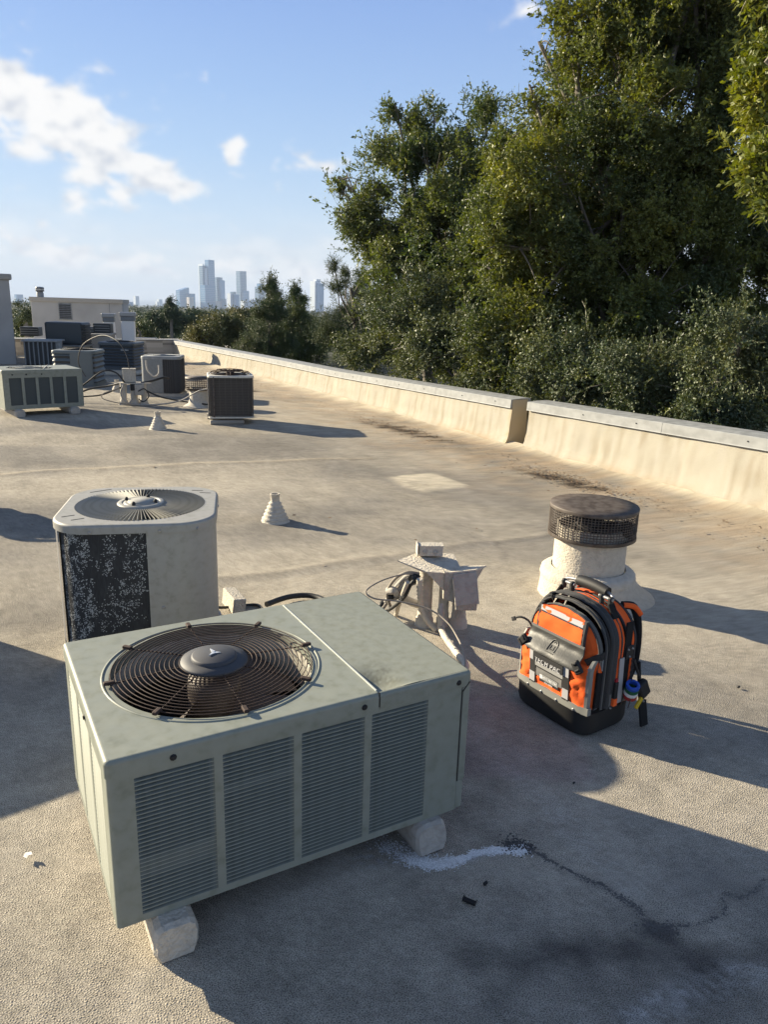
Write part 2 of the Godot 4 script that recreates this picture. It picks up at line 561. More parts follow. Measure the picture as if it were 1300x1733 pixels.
func build_roof() -> void:
	var us := roof_lines(-24.0, -0.7, 3.0, 5.95, 0.0135, 3.0, 0.0135)
	var ws := roof_lines(-4.0, 0.5, 4.0, 24.3, 0.0135, 9.0, 0.035)
	nb_roof = noise(31, 0.5, 3)
	nm_roof = noise(33, 1.1, 4)
	nf_roof = noise(34, 9.0, 3)
	var nb := nb_roof
	var ng := noise(32, 0.28, 4)
	var nm := nm_roof
	var nf := nf_roof
	var nx := noise(35, 38.0, 2)
	var nd := noise(36, 3.2, 4)
	var line1 := [Vector2(0.45, -1.971), Vector2(0.527, -1.943), Vector2(0.587, -1.866), Vector2(0.687, -1.813), Vector2(0.737, -1.738), Vector2(0.767, -1.672)]
	var line2 := [Vector2(0.767, -1.672), Vector2(0.894, -1.687), Vector2(0.982, -1.737), Vector2(1.02, -1.795), Vector2(1.07, -1.786), Vector2(1.17, -1.859)]
	var line3 := [Vector2(0.25, -1.55), Vector2(0.415, -1.559), Vector2(0.576, -1.593), Vector2(0.752, -1.609), Vector2(0.848, -1.575), Vector2(1.15, -1.63)]
	var scuff := [Vector2(0.604, -1.38), Vector2(0.813, -1.487), Vector2(1.018, -1.545)]
	var scuff2 := [Vector2(0.464, -2.42), Vector2(0.59, -2.187), Vector2(0.683, -1.937), Vector2(0.738, -1.818)]
	var spill := [Vector2(0.19, -1.89), Vector2(0.264, -1.906), Vector2(0.377, -1.949), Vector2(0.454, -1.971)]
	var seam1 := [Vector2(-5.5, -6.1), Vector2(-3.569, -6.746), Vector2(-3.05, -7.085), Vector2(-2.12, -7.454), Vector2(-1.09, -7.83), Vector2(-0.2, -8.13)]
	var seam2 := [Vector2(-0.952, -4.25), Vector2(-0.18, -4.63), Vector2(0.632, -5.025), Vector2(1.6, -5.49)]
	var T := Vector3(0.505, 0.455, 0.37)
	var G := Vector3(0.29, 0.268, 0.233)
	var D := Vector3(0.085, 0.078, 0.074)
	var st := new_st()
	var nu := us.size()
	for j in ws.size():
		for i in nu:
			var u: float = us[i]
			var w: float = ws[j]
			var P := roof_xz(u, w)
			var x := P.x
			var z := P.z
			var near := z > -3.6 and x > -2.2 and x < 2.4
			var y := 0.010 * nb.get_noise_2d(x, z)
			var a := ng.get_noise_2d(x, z * 1.6)
			var b := nm.get_noise_2d(x, z)
			var f := nf.get_noise_2d(x, z)
			y += 0.0012 * f + 0.003 * b
			# how grey with dirt
			var g := clampf(0.38 + a * 1.35 + b * 0.7, 0.0, 1.0)
			g = clampf(g + 0.40 * blob(x, z, 0.2, -6.0, 2.6, 0.75, -0.2) - 0.55 * blob(x, z, -0.6, -4.5, 1.9, 0.55, -0.35) - 0.45 * blob(x, z, 1.2, -3.9, 0.9, 0.6, 0.0), 0.0, 1.0)
			g = clampf(g + 0.5 * blob(x, z, -1.2, -8.3, 3.0, 1.0, 0.2) - 0.4 * blob(x, z, -3.2, -6.4, 1.6, 0.6, 0.0), 0.0, 1.0)
			var c := T.lerp(G, g)
			var dk := 0.0
			if near:
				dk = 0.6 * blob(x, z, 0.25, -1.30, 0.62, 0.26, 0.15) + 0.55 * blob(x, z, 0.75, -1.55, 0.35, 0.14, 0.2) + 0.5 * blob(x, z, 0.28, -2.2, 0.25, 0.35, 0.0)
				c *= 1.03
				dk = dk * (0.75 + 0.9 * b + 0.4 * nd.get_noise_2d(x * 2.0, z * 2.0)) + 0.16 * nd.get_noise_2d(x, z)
				var p2 := Vector2(x, z) + Vector2(f, nf.get_noise_2d(z, x)) * 0.02
				var grit := 0.5 + 0.9 * nx.get_noise_2d(x, z) + 0.5 * f
				var wl := 0.013 + 0.012 * (nd.get_noise_2d(x * 1.5, z) + 0.4)
				dk += 0.55 * (1.0 - smoothstep(wl * 0.4, wl * 1.7, seg_dist(p2, line1))) * grit
				dk += 0.4 * (1.0 - smoothstep(wl * 0.3, wl * 1.2, seg_dist(p2, line2))) * grit
				dk += 0.8 * blob(x, z, 0.78, -1.658, 0.05, 0.025, 0.3) * (0.6 + grit)
				dk += 0.55 * blob(x, z, 0.47, -1.97, 0.05, 0.022, 0.3) * (0.4 + grit)
				dk += 0.4 * blob(x, z, 1.05, -1.83, 0.09, 0.04, 0.5) * grit
				dk += 0.35 * (1.0 - smoothstep(0.01, 0.07, seg_dist(p2, line3)))
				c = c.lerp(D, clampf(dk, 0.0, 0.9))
				var wht := 0.45 * (1.0 - smoothstep(0.01, 0.06, seg_dist(p2, scuff))) * maxf(0.0, grit + 0.1) + 0.22 * (1.0 - smoothstep(0.01, 0.07, seg_dist(p2, scuff2))) * maxf(0.0, grit)
				wht += 0.25 * blob(x, z, 0.62, -1.33, 0.35, 0.06, 0.15) * maxf(0.0, grit)
				c = c.lerp(Vector3(0.47, 0.46, 0.44), clampf(wht, 0.0, 0.8))
				var sd := seg_dist(p2, spill)
				var sp := (1.0 - smoothstep(0.006, 0.018 + 0.006 * b, sd)) * smoothstep(-0.55, -0.05, nx.get_noise_2d(x, z) + 0.8 - 4.0 * maxf(0.0, x - 0.38))
				c = c.lerp(Vector3(0.66, 0.65, 0.63), clampf(sp * 0.8, 0.0, 1.0))
				var under := blob(x, z, 0.05, -1.93, 0.12, 0.04, -0.4)
				if nx.get_noise_2d(x * 0.7, z * 0.7) > 0.15:
					c = c.lerp(Vector3(0.6, 0.6, 0.6), clampf(under * 0.8, 0.0, 1.0))
				# reddish faded rectangle beside the condenser
				c = c.lerp(Vector3(0.34, 0.26, 0.245), 0.5 * smoothstep(0.02, -0.02, absf(x - 0.55) - 0.24 + f * 0.02) * smoothstep(0.03, -0.03, absf(z + 2.62) - 0.30 + b * 0.05))
			# old laps of the coating
			var P2 := Vector2(x, z) + Vector2(b, a) * 0.12
			var s1 := seg_dist(P2, seam1)
			if s1 < 0.3:
				y += 0.012 * exp(-s1 * s1 / 0.003)
				c = c.lerp(Vector3(0.53, 0.46, 0.35), 0.7 * exp(-s1 * s1 / 0.005))
			var s2 := seg_dist(P2, seam2)
			if s2 < 0.3:
				y += 0.010 * exp(-s2 * s2 / 0.004)
				c = c.lerp(D, 0.30 * exp(-s2 * s2 / 0.0014))
			# a rough pale patch
			var pu := (P - Vector3(0.43, 0, -7.0)).dot(U)
			var pv := (P - Vector3(0.43, 0, -7.0)).dot(W)
			var pk := smoothstep(0.05, -0.05, absf(pu) - 0.28 + b * 0.08) * smoothstep(0.05, -0.05, absf(pv) - 0.34 + f * 0.06)
			y += pk * (0.010 + 0.008 * nd.get_noise_2d(x * 2.5, z * 2.5))
			c = c.lerp(Vector3(0.66, 0.59, 0.46) * (1.0 + 0.25 * nd.get_noise_2d(x * 3.0, z * 3.0)), pk * 0.85)
			var rim := smoothstep(0.16, 0.02, maxf(absf(pu) - 0.28, absf(pv) - 0.34) + b * 0.08) * (1.0 - pk)
			c = c.lerp(G, rim * 0.55)
			# the strip along the parapet: brown silt, puddle stains, cove of foam
			if u > 3.6:
				var edge := smoothstep(3.9, 5.3, u + b * 0.5)
				c = c.lerp(Vector3(0.50, 0.37, 0.235), edge * 0.55 * clampf(0.75 + nd.get_noise_2d(x, z) * 1.2, 0.0, 1.0))
				var pd := 1.5 * blob(u, w, 5.27, 8.75, 0.17, 0.85, 0.12) + 1.3 * blob(u, w, 5.22, 5.25, 0.14, 0.34, 0.0) + 1.2 * blob(u, w, 5.1, 5.75, 0.12, 0.25, 0.0) + 0.35 * blob(u, w, 5.2, 7.0, 0.3, 1.2, 0.0) + 0.8 * blob(u, w, 4.9, 14.5, 0.3, 1.5, 0.0)
				pd *= 0.75 + 1.1 * nd.get_noise_2d(x * 1.4, z * 1.4) + 0.35 * f
				c = c.lerp(Vector3(0.06, 0.045, 0.035), clampf(smoothstep(0.22, 0.75, pd) * 0.95, 0.0, 0.93))
				var cove := clampf((u - 5.62) / 0.33, 0.0, 1.0)
				y += 0.05 * cove * cove + 0.02 * cove * b
				c = c.lerp(Vector3(0.62, 0.545, 0.415), smoothstep(0.35, 0.8, cove + b * 0.4))
			if w > 22.6:
				c = c.lerp(Vector3(0.55, 0.49, 0.38), smoothstep(22.6, 23.6, w + b))
			# broom and roller streaks, drying rings
			var streak := nd.get_noise_2d(u * 0.9, w * 0.16) + 0.6 * nd.get_noise_2d(u * 0.2 + 7.0, w * 1.1)
			var ring := absf(ng.get_noise_2d(x * 1.4 + 3.0, z * 1.4))
			c = c.lerp(D, 0.16 * (1.0 - smoothstep(0.0, 0.05, ring + 0.02 * f)) * clampf(0.4 + b * 2.0, 0.0, 1.0))
			c *= 1.0 + 0.15 * f + 0.22 * b + 0.22 * nx.get_noise_2d(x, z) + 0.13 * streak
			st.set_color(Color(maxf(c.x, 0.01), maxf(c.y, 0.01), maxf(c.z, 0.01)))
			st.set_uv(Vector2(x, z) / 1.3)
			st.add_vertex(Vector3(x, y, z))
	for j in ws.size() - 1:
		for i in nu - 1:
			var k := j * nu + i
			st.add_index(k); st.add_index(k + nu); st.add_index(k + 1)
			st.add_index(k + 1); st.add_index(k + nu); st.add_index(k + nu + 1)
	st.generate_normals()
	var mesh := st.commit()
	var o := put(mesh, "roof", M.roof, self)
	o.set_meta("kind", "structure")
	o.set_meta("label", "flat foam-coated roof in dirty tan and grey")

func parapet_top(w: float) -> float:
	return lerpf(0.635, 0.47, clampf((w - 3.5) / 9.0, 0.0, 1.0)) if w < 12.5 else lerpf(0.47, 0.42, (w - 12.5) / 12.0)

func parapet_u(w: float) -> float:
	return 5.95 if w < 7 else lerpf(5.90, 6.12, clampf((w - 7.0) / 8.0, 0.0, 1.0))

func build_parapet() -> void:
	var nb := noise(41, 0.9, 4)
	var nf := noise(42, 5.0, 3)
	var nv := noise(43, 1.0, 3)
	for seg in [[-4.0, GAP - 0.15, "cream foam-coated parapet wall at right, nearer side of the gap"], [GAP + 0.11, 24.3, "long cream parapet wall running from the gap to the far corner"]]:
		var o := thing("parapet_wall", seg[2], "wall", Vector3.ZERO, 0.0)
		var prof := [Vector2(-0.15, 0.0), Vector2(-0.095, 0.016), Vector2(-0.06, 0.045), Vector2(-0.038, 0.09), Vector2(-0.02, 0.16), Vector2(-0.009, 0.25), Vector2(-0.003, 0.36), Vector2(0.0, 0.48), Vector2(0.012, 0.62), Vector2(0.02, 0.8), Vector2(0.02, 1.0), Vector2(0.27, 1.0), Vector2(0.27, -1.2)]
		var st := new_st()
		var n := int((seg[1] - seg[0]) / 0.045)
		for i in n + 1:
			var w: float = lerpf(seg[0], seg[1], float(i) / n)
			var tp := parapet_top(w) - 0.004
			# the cheeks of the gap flare towards the roof
			for k in prof.size():
				var p: Vector2 = prof[k]
				var y := p.y * tp
				var uu := p.x
				var x := parapet_u(w) + uu
				var b := nb.get_noise_2d(w * 1.2, y * 2.0)
				var f := nf.get_noise_2d(w * 0.8, y * 3.0)
				if k < 10:
					x += b * 0.014 * (1.0 - smoothstep(0.75, 1.0, p.y)) + f * 0.006 - (0.02 if p.y < 0.5 else 0.0) * nb.get_noise_2d(w * 0.5, 9.0)
					if k > 0:
						y += f * 0.006
				var c := Vector3(0.53, 0.495, 0.41)
				var drip := nv.get_noise_2d(w * 9.0, y * 0.8) + 0.4 * nf.get_noise_2d(w * 2.2, y * 0.5)
				c = c.lerp(Vector3(0.40, 0.35, 0.265), clampf(drip * 1.1 + b * 0.5 - 0.05, 0.0, 0.75))
				c = c.lerp(Vector3(0.60, 0.57, 0.50), clampf(-drip * 0.7, 0.0, 0.5))
				c = c.lerp(Vector3(0.45, 0.34, 0.22), clampf((1.0 - smoothstep(0.0, 0.22, p.y)) * (0.45 + b), 0.0, 0.7))
				var gapd: float = absf(w - GAP)
				if gapd < 0.25:
					c = c.lerp(Vector3(0.55, 0.40, 0.20), 0.6 * (1.0 - smoothstep(0.02, 0.22, gapd + f * 0.1)))
				st.set_color(Color(c.x, c.y, c.z))
				st.set_uv(Vector2(w / 0.65, y / 0.65 + uu))
				st.add_vertex(roof_xz(x, w) + Vector3(0, y, 0))
		var np := prof.size()
		for i in n:
			for k in np - 1:
				var q := i * np + k
				st.add_index(q); st.add_index(q + 1); st.add_index(q + np)
				st.add_index(q + 1); st.add_index(q + np + 1); st.add_index(q + np)
		st.generate_normals()
		part(st, "foam_face", M.foam, o)
		# end cheek at the gap
		var we: float = seg[1] if seg[0] < 0 else seg[0]
		st = new_st()
		var tp2 := parapet_top(we)
		var sgn := 1.0 if seg[0] < 0 else -1.0
		var back := roof_xz(parapet_u(we) + 0.26, we)
		for k in 10:
			var p: Vector2 = prof[k]
			var q: Vector2 = prof[k + 1]
			for v in [0, 1]:
				pass
			var a := roof_xz(parapet_u(we) + p.x, we - 0.0 * sgn) + Vector3(0, p.y * tp2, 0)
			var b := roof_xz(parapet_u(we) + q.x, we) + Vector3(0, q.y * tp2, 0)
			st.set_color(Color(0.6, 0.5, 0.34))
			flat(st, a, b, back + Vector3(0, q.y * tp2, 0), back + Vector3(0, p.y * tp2, 0), W * sgn)
		part(st, "end_cheek", M.foam, o)
		# metal coping in lengths, with a drip edge on both faces
		var cuts := []
		var x0: float = seg[0]
		var lens := [2.35, 3.05, 2.2, 2.6, 3.05] if seg[0] < 0 else [1.75, 2.4, 3.0, 3.0, 3.0, 3.0, 3.0]
		var kk := 0
		if seg[0] < 0:
			x0 = seg[0]
			lens = [2.6, 2.9, 1.45, 2.0, 2.2]
		while x0 < seg[1] - 0.05:
			var x1: float = minf(x0 + lens[kk % lens.size()], seg[1] + (0.012 if seg[0] < 0 else 0.0))
			cuts.append([x0, x1])
			x0 = x1
			kk += 1
		for cc in cuts:
			st = new_st()
			var a0: float = cc[0] + 0.002
			var a1: float = cc[1] - 0.002
			var ns := maxi(1, int((a1 - a0) / 0.6))
			for i in ns:
				var w0: float = lerpf(a0, a1, float(i) / ns)
				var w1: float = lerpf(a0, a1, float(i + 1) / ns)
				var cp := [Vector2(-0.012, -0.10), Vector2(-0.008, -0.092), Vector2(-0.004, -0.004), Vector2(0.002, 0.002), Vector2(0.14, 0.012), Vector2(0.305, 0.012), Vector2(0.308, 0.006), Vector2(0.308, -0.09)]
				for k in cp.size() - 1:
					var p: Vector2 = cp[k]
					var q: Vector2 = cp[k + 1]
					var A := roof_xz(parapet_u(w0) + p.x, w0) + Vector3(0, parapet_top(w0) + p.y, 0)
					var B := roof_xz(parapet_u(w0) + q.x, w0) + Vector3(0, parapet_top(w0) + q.y, 0)
					var C := roof_xz(parapet_u(w1) + q.x, w1) + Vector3(0, parapet_top(w1) + q.y, 0)
					var E := roof_xz(parapet_u(w1) + p.x, w1) + Vector3(0, parapet_top(w1) + p.y, 0)
					flat(st, A, B, C, E, U * (-1.0 if k < 3 else (1.0 if k > 5 else 0.0)) + Vector3.UP * (1.0 if k > 2 and k < 6 else 0.1))
			# folded ends
			for e in [a0, a1]:
				var A := roof_xz(parapet_u(e) - 0.009, e) + Vector3(0, parapet_top(e) - 0.095, 0)
				var B := roof_xz(parapet_u(e) - 0.002, e) + Vector3(0, parapet_top(e), 0)
				var C := roof_xz(parapet_u(e) + 0.305, e) + Vector3(0, parapet_top(e) + 0.011, 0)
				var E := roof_xz(parapet_u(e) + 0.305, e) + Vector3(0, parapet_top(e) - 0.09, 0)
				flat(st, A, B, C, E, W * (-1.0 if e == a0 else 1.0))
			var cop := part(st, "coping", M.galv, o)
			var sc := new_st()
			var any := false
			for i in maxi(1, int((a1 - a0) / 0.75)):
				var e: float = a0 + 0.32 + i * 0.75
				if e < a1 - 0.03 and e > 1.5:
					any = true
					var c := roof_xz(parapet_u(e) - 0.0085, e) + Vector3(0, parapet_top(e) - 0.045, 0)
					rbox(sc, c, Vector3(0.012, 0.012, 0.012), 0.004, Basis(Vector3.UP, YAW), 1)
			if any:
				part(sc, "fastener", M.dark, cop)
	# the far end wall, which turns the corner
	var o2 := thing("end_wall", "low shaded end wall closing the far side of the roof", "wall", Vector3.ZERO)
	var s2 := new_st()
	for k in 60:
		for j in 6:
			var q := []
			for v in [[k, j], [k + 1, j], [k + 1, j + 1], [k, j + 1]]:
				var t: float = v[1] / 6.0
				var u: float = lerpf(6.3, -24.0, v[0] / 60.0)
				q.append(roof_xz(u, 24.32 - 0.16 * (1.0 - t) * (1.0 - t) + 0.03 * nb.get_noise_2d(u, t)) + Vector3(0, t * 0.43, 0))
			s2.set_color(Color(0.52, 0.47, 0.40))
			s2.set_uv(Vector2(k * 0.5, j * 0.1))
			quad(s2, q[0], q[1], q[2], q[3], -W)
	part(s2, "wall_face", M.foam, o2)
	s2 = new_st()
	box(s2, roof_xz(-8.9, 24.47) + Vector3(0, 0.44, 0), Vector3(30.4, 0.03, 0.34), Basis(Vector3.UP, YAW))
	part(s2, "coping", M.galv, o2)
	# the building under the roof
	s2 = new_st()
	box(s2, roof_xz(-8.9, 10.3) + Vector3(0, -4.3, 0), Vector3(30.1, 8.0, 28.4), Basis(Vector3.UP, YAW))
	var wl := part(s2, "roof_building", M.white_wall, self)
	tag(wl, "pale building that carries the flat roof", "building", "", "structure")

# ---------------------------------------------------------------- far buildings, skyline
func build_far_buildings() -> void:
	# tall wall at the left edge
	var b := Basis(Vector3.UP, 0.12)
	var o := thing("rooftop_wall", "tall pale wall block at the far left edge, in shade", "building", Vector3(-9.54, 0, -18.42), YAW)
	var st := new_st()
	rbox(st, Vector3(-1.2, 1.0, -1.4), Vector3(3.3, 2.0, 2.8), 0.02)
	part(st, "wall", M.white_wall, o)
	st = new_st()
	rbox(st, Vector3(-1.2, 2.06, -1.4), Vector3(3.42, 0.14, 2.92), 0.03)
	part(st, "coping", M.coating_grey, o)
	# machine room with louvre and flue, on the next roof
	o = thing("machine_room", "pale flat-roofed rooftop room with a louvre in its wall", "building", Vector3(-11.55, 0, -28.5), 0.26)
	st = new_st()
	rbox(st, Vector3(0, 0.52, -1.6), Vector3(3.16, 1.98, 3.2), 0.02)
	part(st, "wall", M.white_wall, o)
	st = new_st()
	rbox(st, Vector3(0, 1.55, -1.6), Vector3(3.24, 0.16, 3.3), 0.02)
	part(st, "roof_edge", M.coating_grey, o)
	var lv := new_st()
	box(lv, Vector3(-0.43, 1.15, 0.012), Vector3(0.46, 0.60, 0.024))
	var frame := part(lv, "louvre", M.galv, o)
	for k in 9:
		lv = new_st()
		box(lv, Vector3(-0.43, 0.89 + k * 0.064, 0.034), Vector3(0.40, 0.006, 0.05), Basis(Vector3.RIGHT, 0.6))
		part(lv, "slat", M.galv, frame)
	lv = new_st()
	box(lv, Vector3(-0.43, 1.15, 0.0255), Vector3(0.40, 0.53, 0.003))
	part(lv, "opening", M.dark, frame)
	st = new_st()
	box(st, Vector3(1.12, 0.62, 0.003), Vector3(0.02, 1.7, 0.012))
	part(st, "wall_joint", M.slate, o)
	var fl := thing("flue", "short round flue with dark-banded cap on the machine room roof", "flue", Vector3(-13.0, 1.63, -28.75))
	st = new_st()
	lathe(st, [Vector2(0.125, 0), Vector2(0.125, 0.14), Vector2(0.11, 0.16), Vector2(0.11, 0.24)], 20)
	part(st, "pipe", M.galv, fl)
	st = new_st()
	lathe(st, [Vector2(0.15, 0.20), Vector2(0.15, 0.32), Vector2(0.15, 0.32), Vector2(0.13, 0.36), Vector2(0.0, 0.37)], 20)
	part(st, "cap", M.steel, fl)
	st = new_st()
	lathe(st, [Vector2(0.152, 0.20), Vector2(0.152, 0.235)], 20)
	part(st, "cap_band", M.dark, fl)
	st = new_st()
	lathe(st, [Vector2(0.152, 0.30), Vector2(0.152, 0.325)], 20)
	part(st, "cap_band", M.dark, fl)
	# roofs beyond the end wall
	st = new_st()
	box(st, Vector3(-14.0, -4.4, -34.0), Vector3(16.0, 8.0, 14.0), Basis(Vector3.UP, YAW))
	var s := part(st, "next_building", M.white_wall, self)
	tag(s, "lower pale building beyond the end wall", "building")
	o = thing("roof_curb", "low white curb just beyond the end wall", "curb", Vector3(-8.6, 0, -27.0), 0.2)
	st = new_st()
	rbox(st, Vector3(0, 0.0, 0), Vector3(0.62, 0.62, 0.5), 0.02)
	part(st, "body", M.white_wall, o)
	st = new_st()
	box(st, Vector3(0, 0.33, 0), Vector3(0.7, 0.04, 0.6))
	part(st, "cap", M.white_wall, o)
	# a house glimpsed through the trees on the right
	st = new_st()
	box(st, Vector3(17.5, -5.0, -15.0), Vector3(6.0, 7.6, 9.0), Basis(Vector3.UP, 0.5))
	s = part(st, "neighbour_house", mat(0.22, 0.2, 0.18, 0.9), self)
	tag(s, "dim brick house hidden behind the trees at right", "house")

func tower(called: String, label: String, at: Vector3, turn: float, blocks: Array, m: Material, group := "hazy towers of the far skyline") -> Node3D:
	var o := thing(called, label, "tower", at, turn, group)
	for k in blocks.size():
		var q: Array = blocks[k]     # x, z, width, depth, top, slope of the roof across x
		var st := new_st()
		var hx: float = q[2] * 0.57
		var hz: float = q[3] * 0.57
		var off := Vector3(q[0], 0, q[1] + q[0] * 0.3).rotated(Vector3.UP, -turn)
		var x := off.x
		var z := off.z
		var t: float = q[4]
		var sl: float = q[5] * hx if q.size() > 5 else 0.0
		var lo := -60.0
		var c := [Vector3(x - hx, 0, z + hz), Vector3(x + hx, 0, z + hz), Vector3(x + hx, 0, z - hz), Vector3(x - hx, 0, z - hz)]
		var hs := [t - sl, t + sl, t + sl, t - sl]
		for i in 4:
			var j := (i + 1) % 4
			flat(st, c[i] + Vector3.UP * lo, c[j] + Vector3.UP * lo, c[j] + Vector3.UP * hs[j], c[i] + Vector3.UP * hs[i], (c[i] + c[j]) * 0.5 - Vector3(x, 0, z))
		flat(st, c[0] + Vector3.UP * hs[0], c[1] + Vector3.UP * hs[1], c[2] + Vector3.UP * hs[2], c[3] + Vector3.UP * hs[3], Vector3.UP)
		var mm: Material = q[6] if q.size() > 6 else m
		var p := part(st, "tower_block", mm, o)
		# slab edges as thin raised bands
		if q[2] > 24.0:
			var bs := new_st()
			var y := 8.0
			while y < t - absf(sl) - 6.0:
				box(bs, Vector3(x, y, z), Vector3(hx * 2.0 + 0.8, 1.3, hz * 2.0 + 0.8))
				y += 8.0
			part(bs, "floor_bands", M.tower_band, p)
	return o

func build_skyline() -> void:
	var glass := mat(0.10, 0.22, 0.38, 0.22, 0.2)
	var dark := mat(0.07, 0.14, 0.22, 0.3, 0.15)
	var pale := mat(0.60, 0.66, 0.70, 0.4)
	var cream := mat(0.46, 0.42, 0.37, 0.8)
	M.tower_band = mat(0.22, 0.31, 0.40, 0.5)
	tower("slanted_tower", "wide blue glass tower with a roof that slants up to the right", Vector3(-977, 0, -3672), 0.8, [[-8, 0, 44, 30, 62, 0.30], [32, -10, 23, 27, 42, 0.0]], glass)
	tower("tall_tower", "tallest stacked glass tower of the skyline, with offset upper blocks", Vector3(-827, 0, -3504), 0.8, [[-14, 0, 27, 26, 162, 0.10, dark], [14, -4, 27, 26, 186, 0.0, glass], [4, 6, 47, 35, 78, 0.0, glass], [-26, 2, 5, 33, 168, 0.0, pale], [-1, 14, 3, 15, 150, 0.0, pale]], glass)
	tower("shoulder_tower", "blue tower standing close behind the tallest one's right side", Vector3(-803, 0, -3640), 0.8, [[-6, 0, 27, 27, 118, 0.0, dark], [10, 4, 20, 27, 106, -0.2, glass]], glass)
	tower("slim_tower", "tall slim plain grey-blue tower right of the tallest one", Vector3(-792, 0, -4126), 0.8, [[0, 0, 35, 32, 168, 0.03, dark], [20, 6, 26, 30, 70, 0.0, glass]], dark)
	tower("stepped_tower", "mid-height stepped glass tower left of the slim tower", Vector3(-718, 0, -3528), 0.8, [[-10, 0, 17, 23, 47, 0.0, pale], [2, -2, 14, 21, 54, 0.0, dark], [16, 2, 17, 21, 42, 0.0, glass]], glass)
	tower("crowned_tower", "grey tower with a narrower crown behind the junipers", Vector3(-664, 0, -3944), 0.8, [[0, 0, 33, 30, 88, 0.0, dark], [2, 0, 21, 20, 104, 0.0, glass]], dark)
	tower("white_tower", "bright white-sided tower standing apart at the right of the skyline", Vector3(-284, 0, -2986), 0.8, [[-6, 0, 24, 26, 94, 0.0, pale], [8, 2, 23, 26, 86, 0.0, glass], [0, 0, 17, 15, 101, 0.0, pale]], pale)
	tower("low_block", "low pale block in front of the slim tower", Vector3(-660, 0, -3560), 0.8, [[-6, 0, 33, 23, 16, 0.0], [22, -20, 35, 23, 22, 0.0]], pale)
	tower("cream_block", "low cream apartment block beside the slanted tower", Vector3(-905, 0, -3500), 0.8, [[0, 0, 20, 20, 24, 0.0]], cream)
	tower("cream_block", "small tan block at the right foot of the tallest tower", Vector3(-768, 0, -3480), 0.8, [[0, 0, 23, 20, 10, 0.0], [16, -8, 18, 17, 22, 0.0, dark]], cream)
	tower("edge_tower", "faint blue block between the left wall and the machine room", Vector3(-1731, 0, -3606), 0.8, [[0, 0, 26, 23, 14, 0.0]], glass)
	tower("thin_tower", "thin pale tower just right of the machine room", Vector3(-1247, 0, -3800), 0.8, [[0, 0, 17, 18, 24, 0.0]], pale)
	tower("flat_block", "low flat grey block at the right end of the machine room roof", Vector3(-1126, 0, -3314), 0.8, [[0, 0, 33, 23, -4, 0.0]], glass)
	tower("small_tower", "small pale tower left of the slanted tower", Vector3(-1114, 0, -3737), 0.8, [[0, 0, 15, 18, 12, 0.0], [-12, 0, 11, 15, 2, 0.0]], pale)
	var st := new_st()
	tube(st, [Vector3(0, 60, 0), Vector3(0, 193, 0)], 0.9, 6)
	var a := put(st.commit(), "mast", pale, self)
	a.position = Vector3(-815, 0, -3508)
	tag(a, "thin mast on top of the tallest tower", "mast")

# ---------------------------------------------------------------- trees
func leaf(st: SurfaceTool, p: Vector3, dir: Vector3, nrm: Vector3, l: float, w: float, col := Color.WHITE) -> void:
	var side := dir.cross(nrm).normalized()
	var up := side.cross(dir).normalized()
	var a := p
	var b := p + dir * l * 0.5 + side * w * 0.5 - up * w * 0.16
	var c := p + dir * l - up * l * 0.12
	var d := p + dir * l * 0.5 - side * w * 0.5 - up * w * 0.16
	var n1 := (b - a).cross(c - a).normalized()
	if n1.dot(up) < 0.0:
		n1 = -n1
	var n2 := (c - a).cross(d - a).normalized()
	if n2.dot(up) < 0.0:
		n2 = -n2
	st.set_color(col)
	tri(st, a, b, c, n1, n1, n1)
	tri(st, a, c, d, n2, n2, n2)

# a leafy twig about 0.5 m long that grows along +y
func spray(sd: int, leaves: int, l: float, w: float, twig := true, spread := 0.22) -> ArrayMesh:
	var r := RandomNumberGenerator.new()
	r.seed = sd
	var st := new_st()
	var stems := []
	var main := spline([Vector3.ZERO, Vector3(0.02, 0.18, 0.01), Vector3(-0.02, 0.36, 0.03), Vector3(0.02, 0.54, 0.02)], 5)
	stems.append(main)
	for k in 5:
		var t := 0.12 + 0.07 * k
		var a := k * 2.3 + r.randf() * 0.6
		var p: Vector3 = main[2 + 2 * k]
		var q := p + Vector3(cos(a), 0.75, sin(a)).normalized() * (spread * (1.1 - t))
		stems.append(spline([p, p.lerp(q, 0.5) + Vector3(0, 0.015, 0), q], 4))
	var total := 0
	while total < leaves:
		var s: Array = stems[r.randi() % stems.size()]
		var f := r.randf() * (s.size() - 1.001)
		var i := int(f)
		var p: Vector3 = s[i].lerp(s[i + 1], f - i)
		var d: Vector3 = (s[i + 1] - s[i]).normalized()
		var out := Vector3(r.randf() - 0.5, r.randf() * 0.5 - 0.1, r.randf() - 0.5).normalized()
		var ld := (d * 0.5 + out).normalized()
		var nn := (Vector3.UP * 0.55 + Vector3(r.randf() - 0.5, r.randf() - 0.3, r.randf() - 0.5) * 1.3).normalized()
		var sc := r.randf_range(0.7, 1.15)
		var v := r.randf_range(0.82, 1.14)
		leaf(st, p, ld, nn, l * sc, w * sc, Color(v, v, v * r.randf_range(0.9, 1.05)))
		total += 1
	if twig:
		st.set_color(Color(0.9, 0.75, 0.6))
		for s in stems:
			for i in s.size() - 1:
				var a: Vector3 = s[i]
				var b: Vector3 = s[i + 1]
				var sd2 := (b - a).cross(Vector3(0.3, 0.1, 1)).normalized() * 0.0035
				flat(st, a - sd2, a + sd2, b + sd2, b - sd2, Vector3(0, 0, 1))
	return st.commit()

func foliage_mat(r: float, g: float, b: float, rough := 0.42, thru := 0.5) -> StandardMaterial3D:
	var m := mat(r, g, b, rough)
	m.vertex_color_use_as_albedo = true
	m.metallic_specular = 0.42
	m.backlight_enabled = true
	m.backlight = Color(thru, thru, thru * 0.4)
	return m

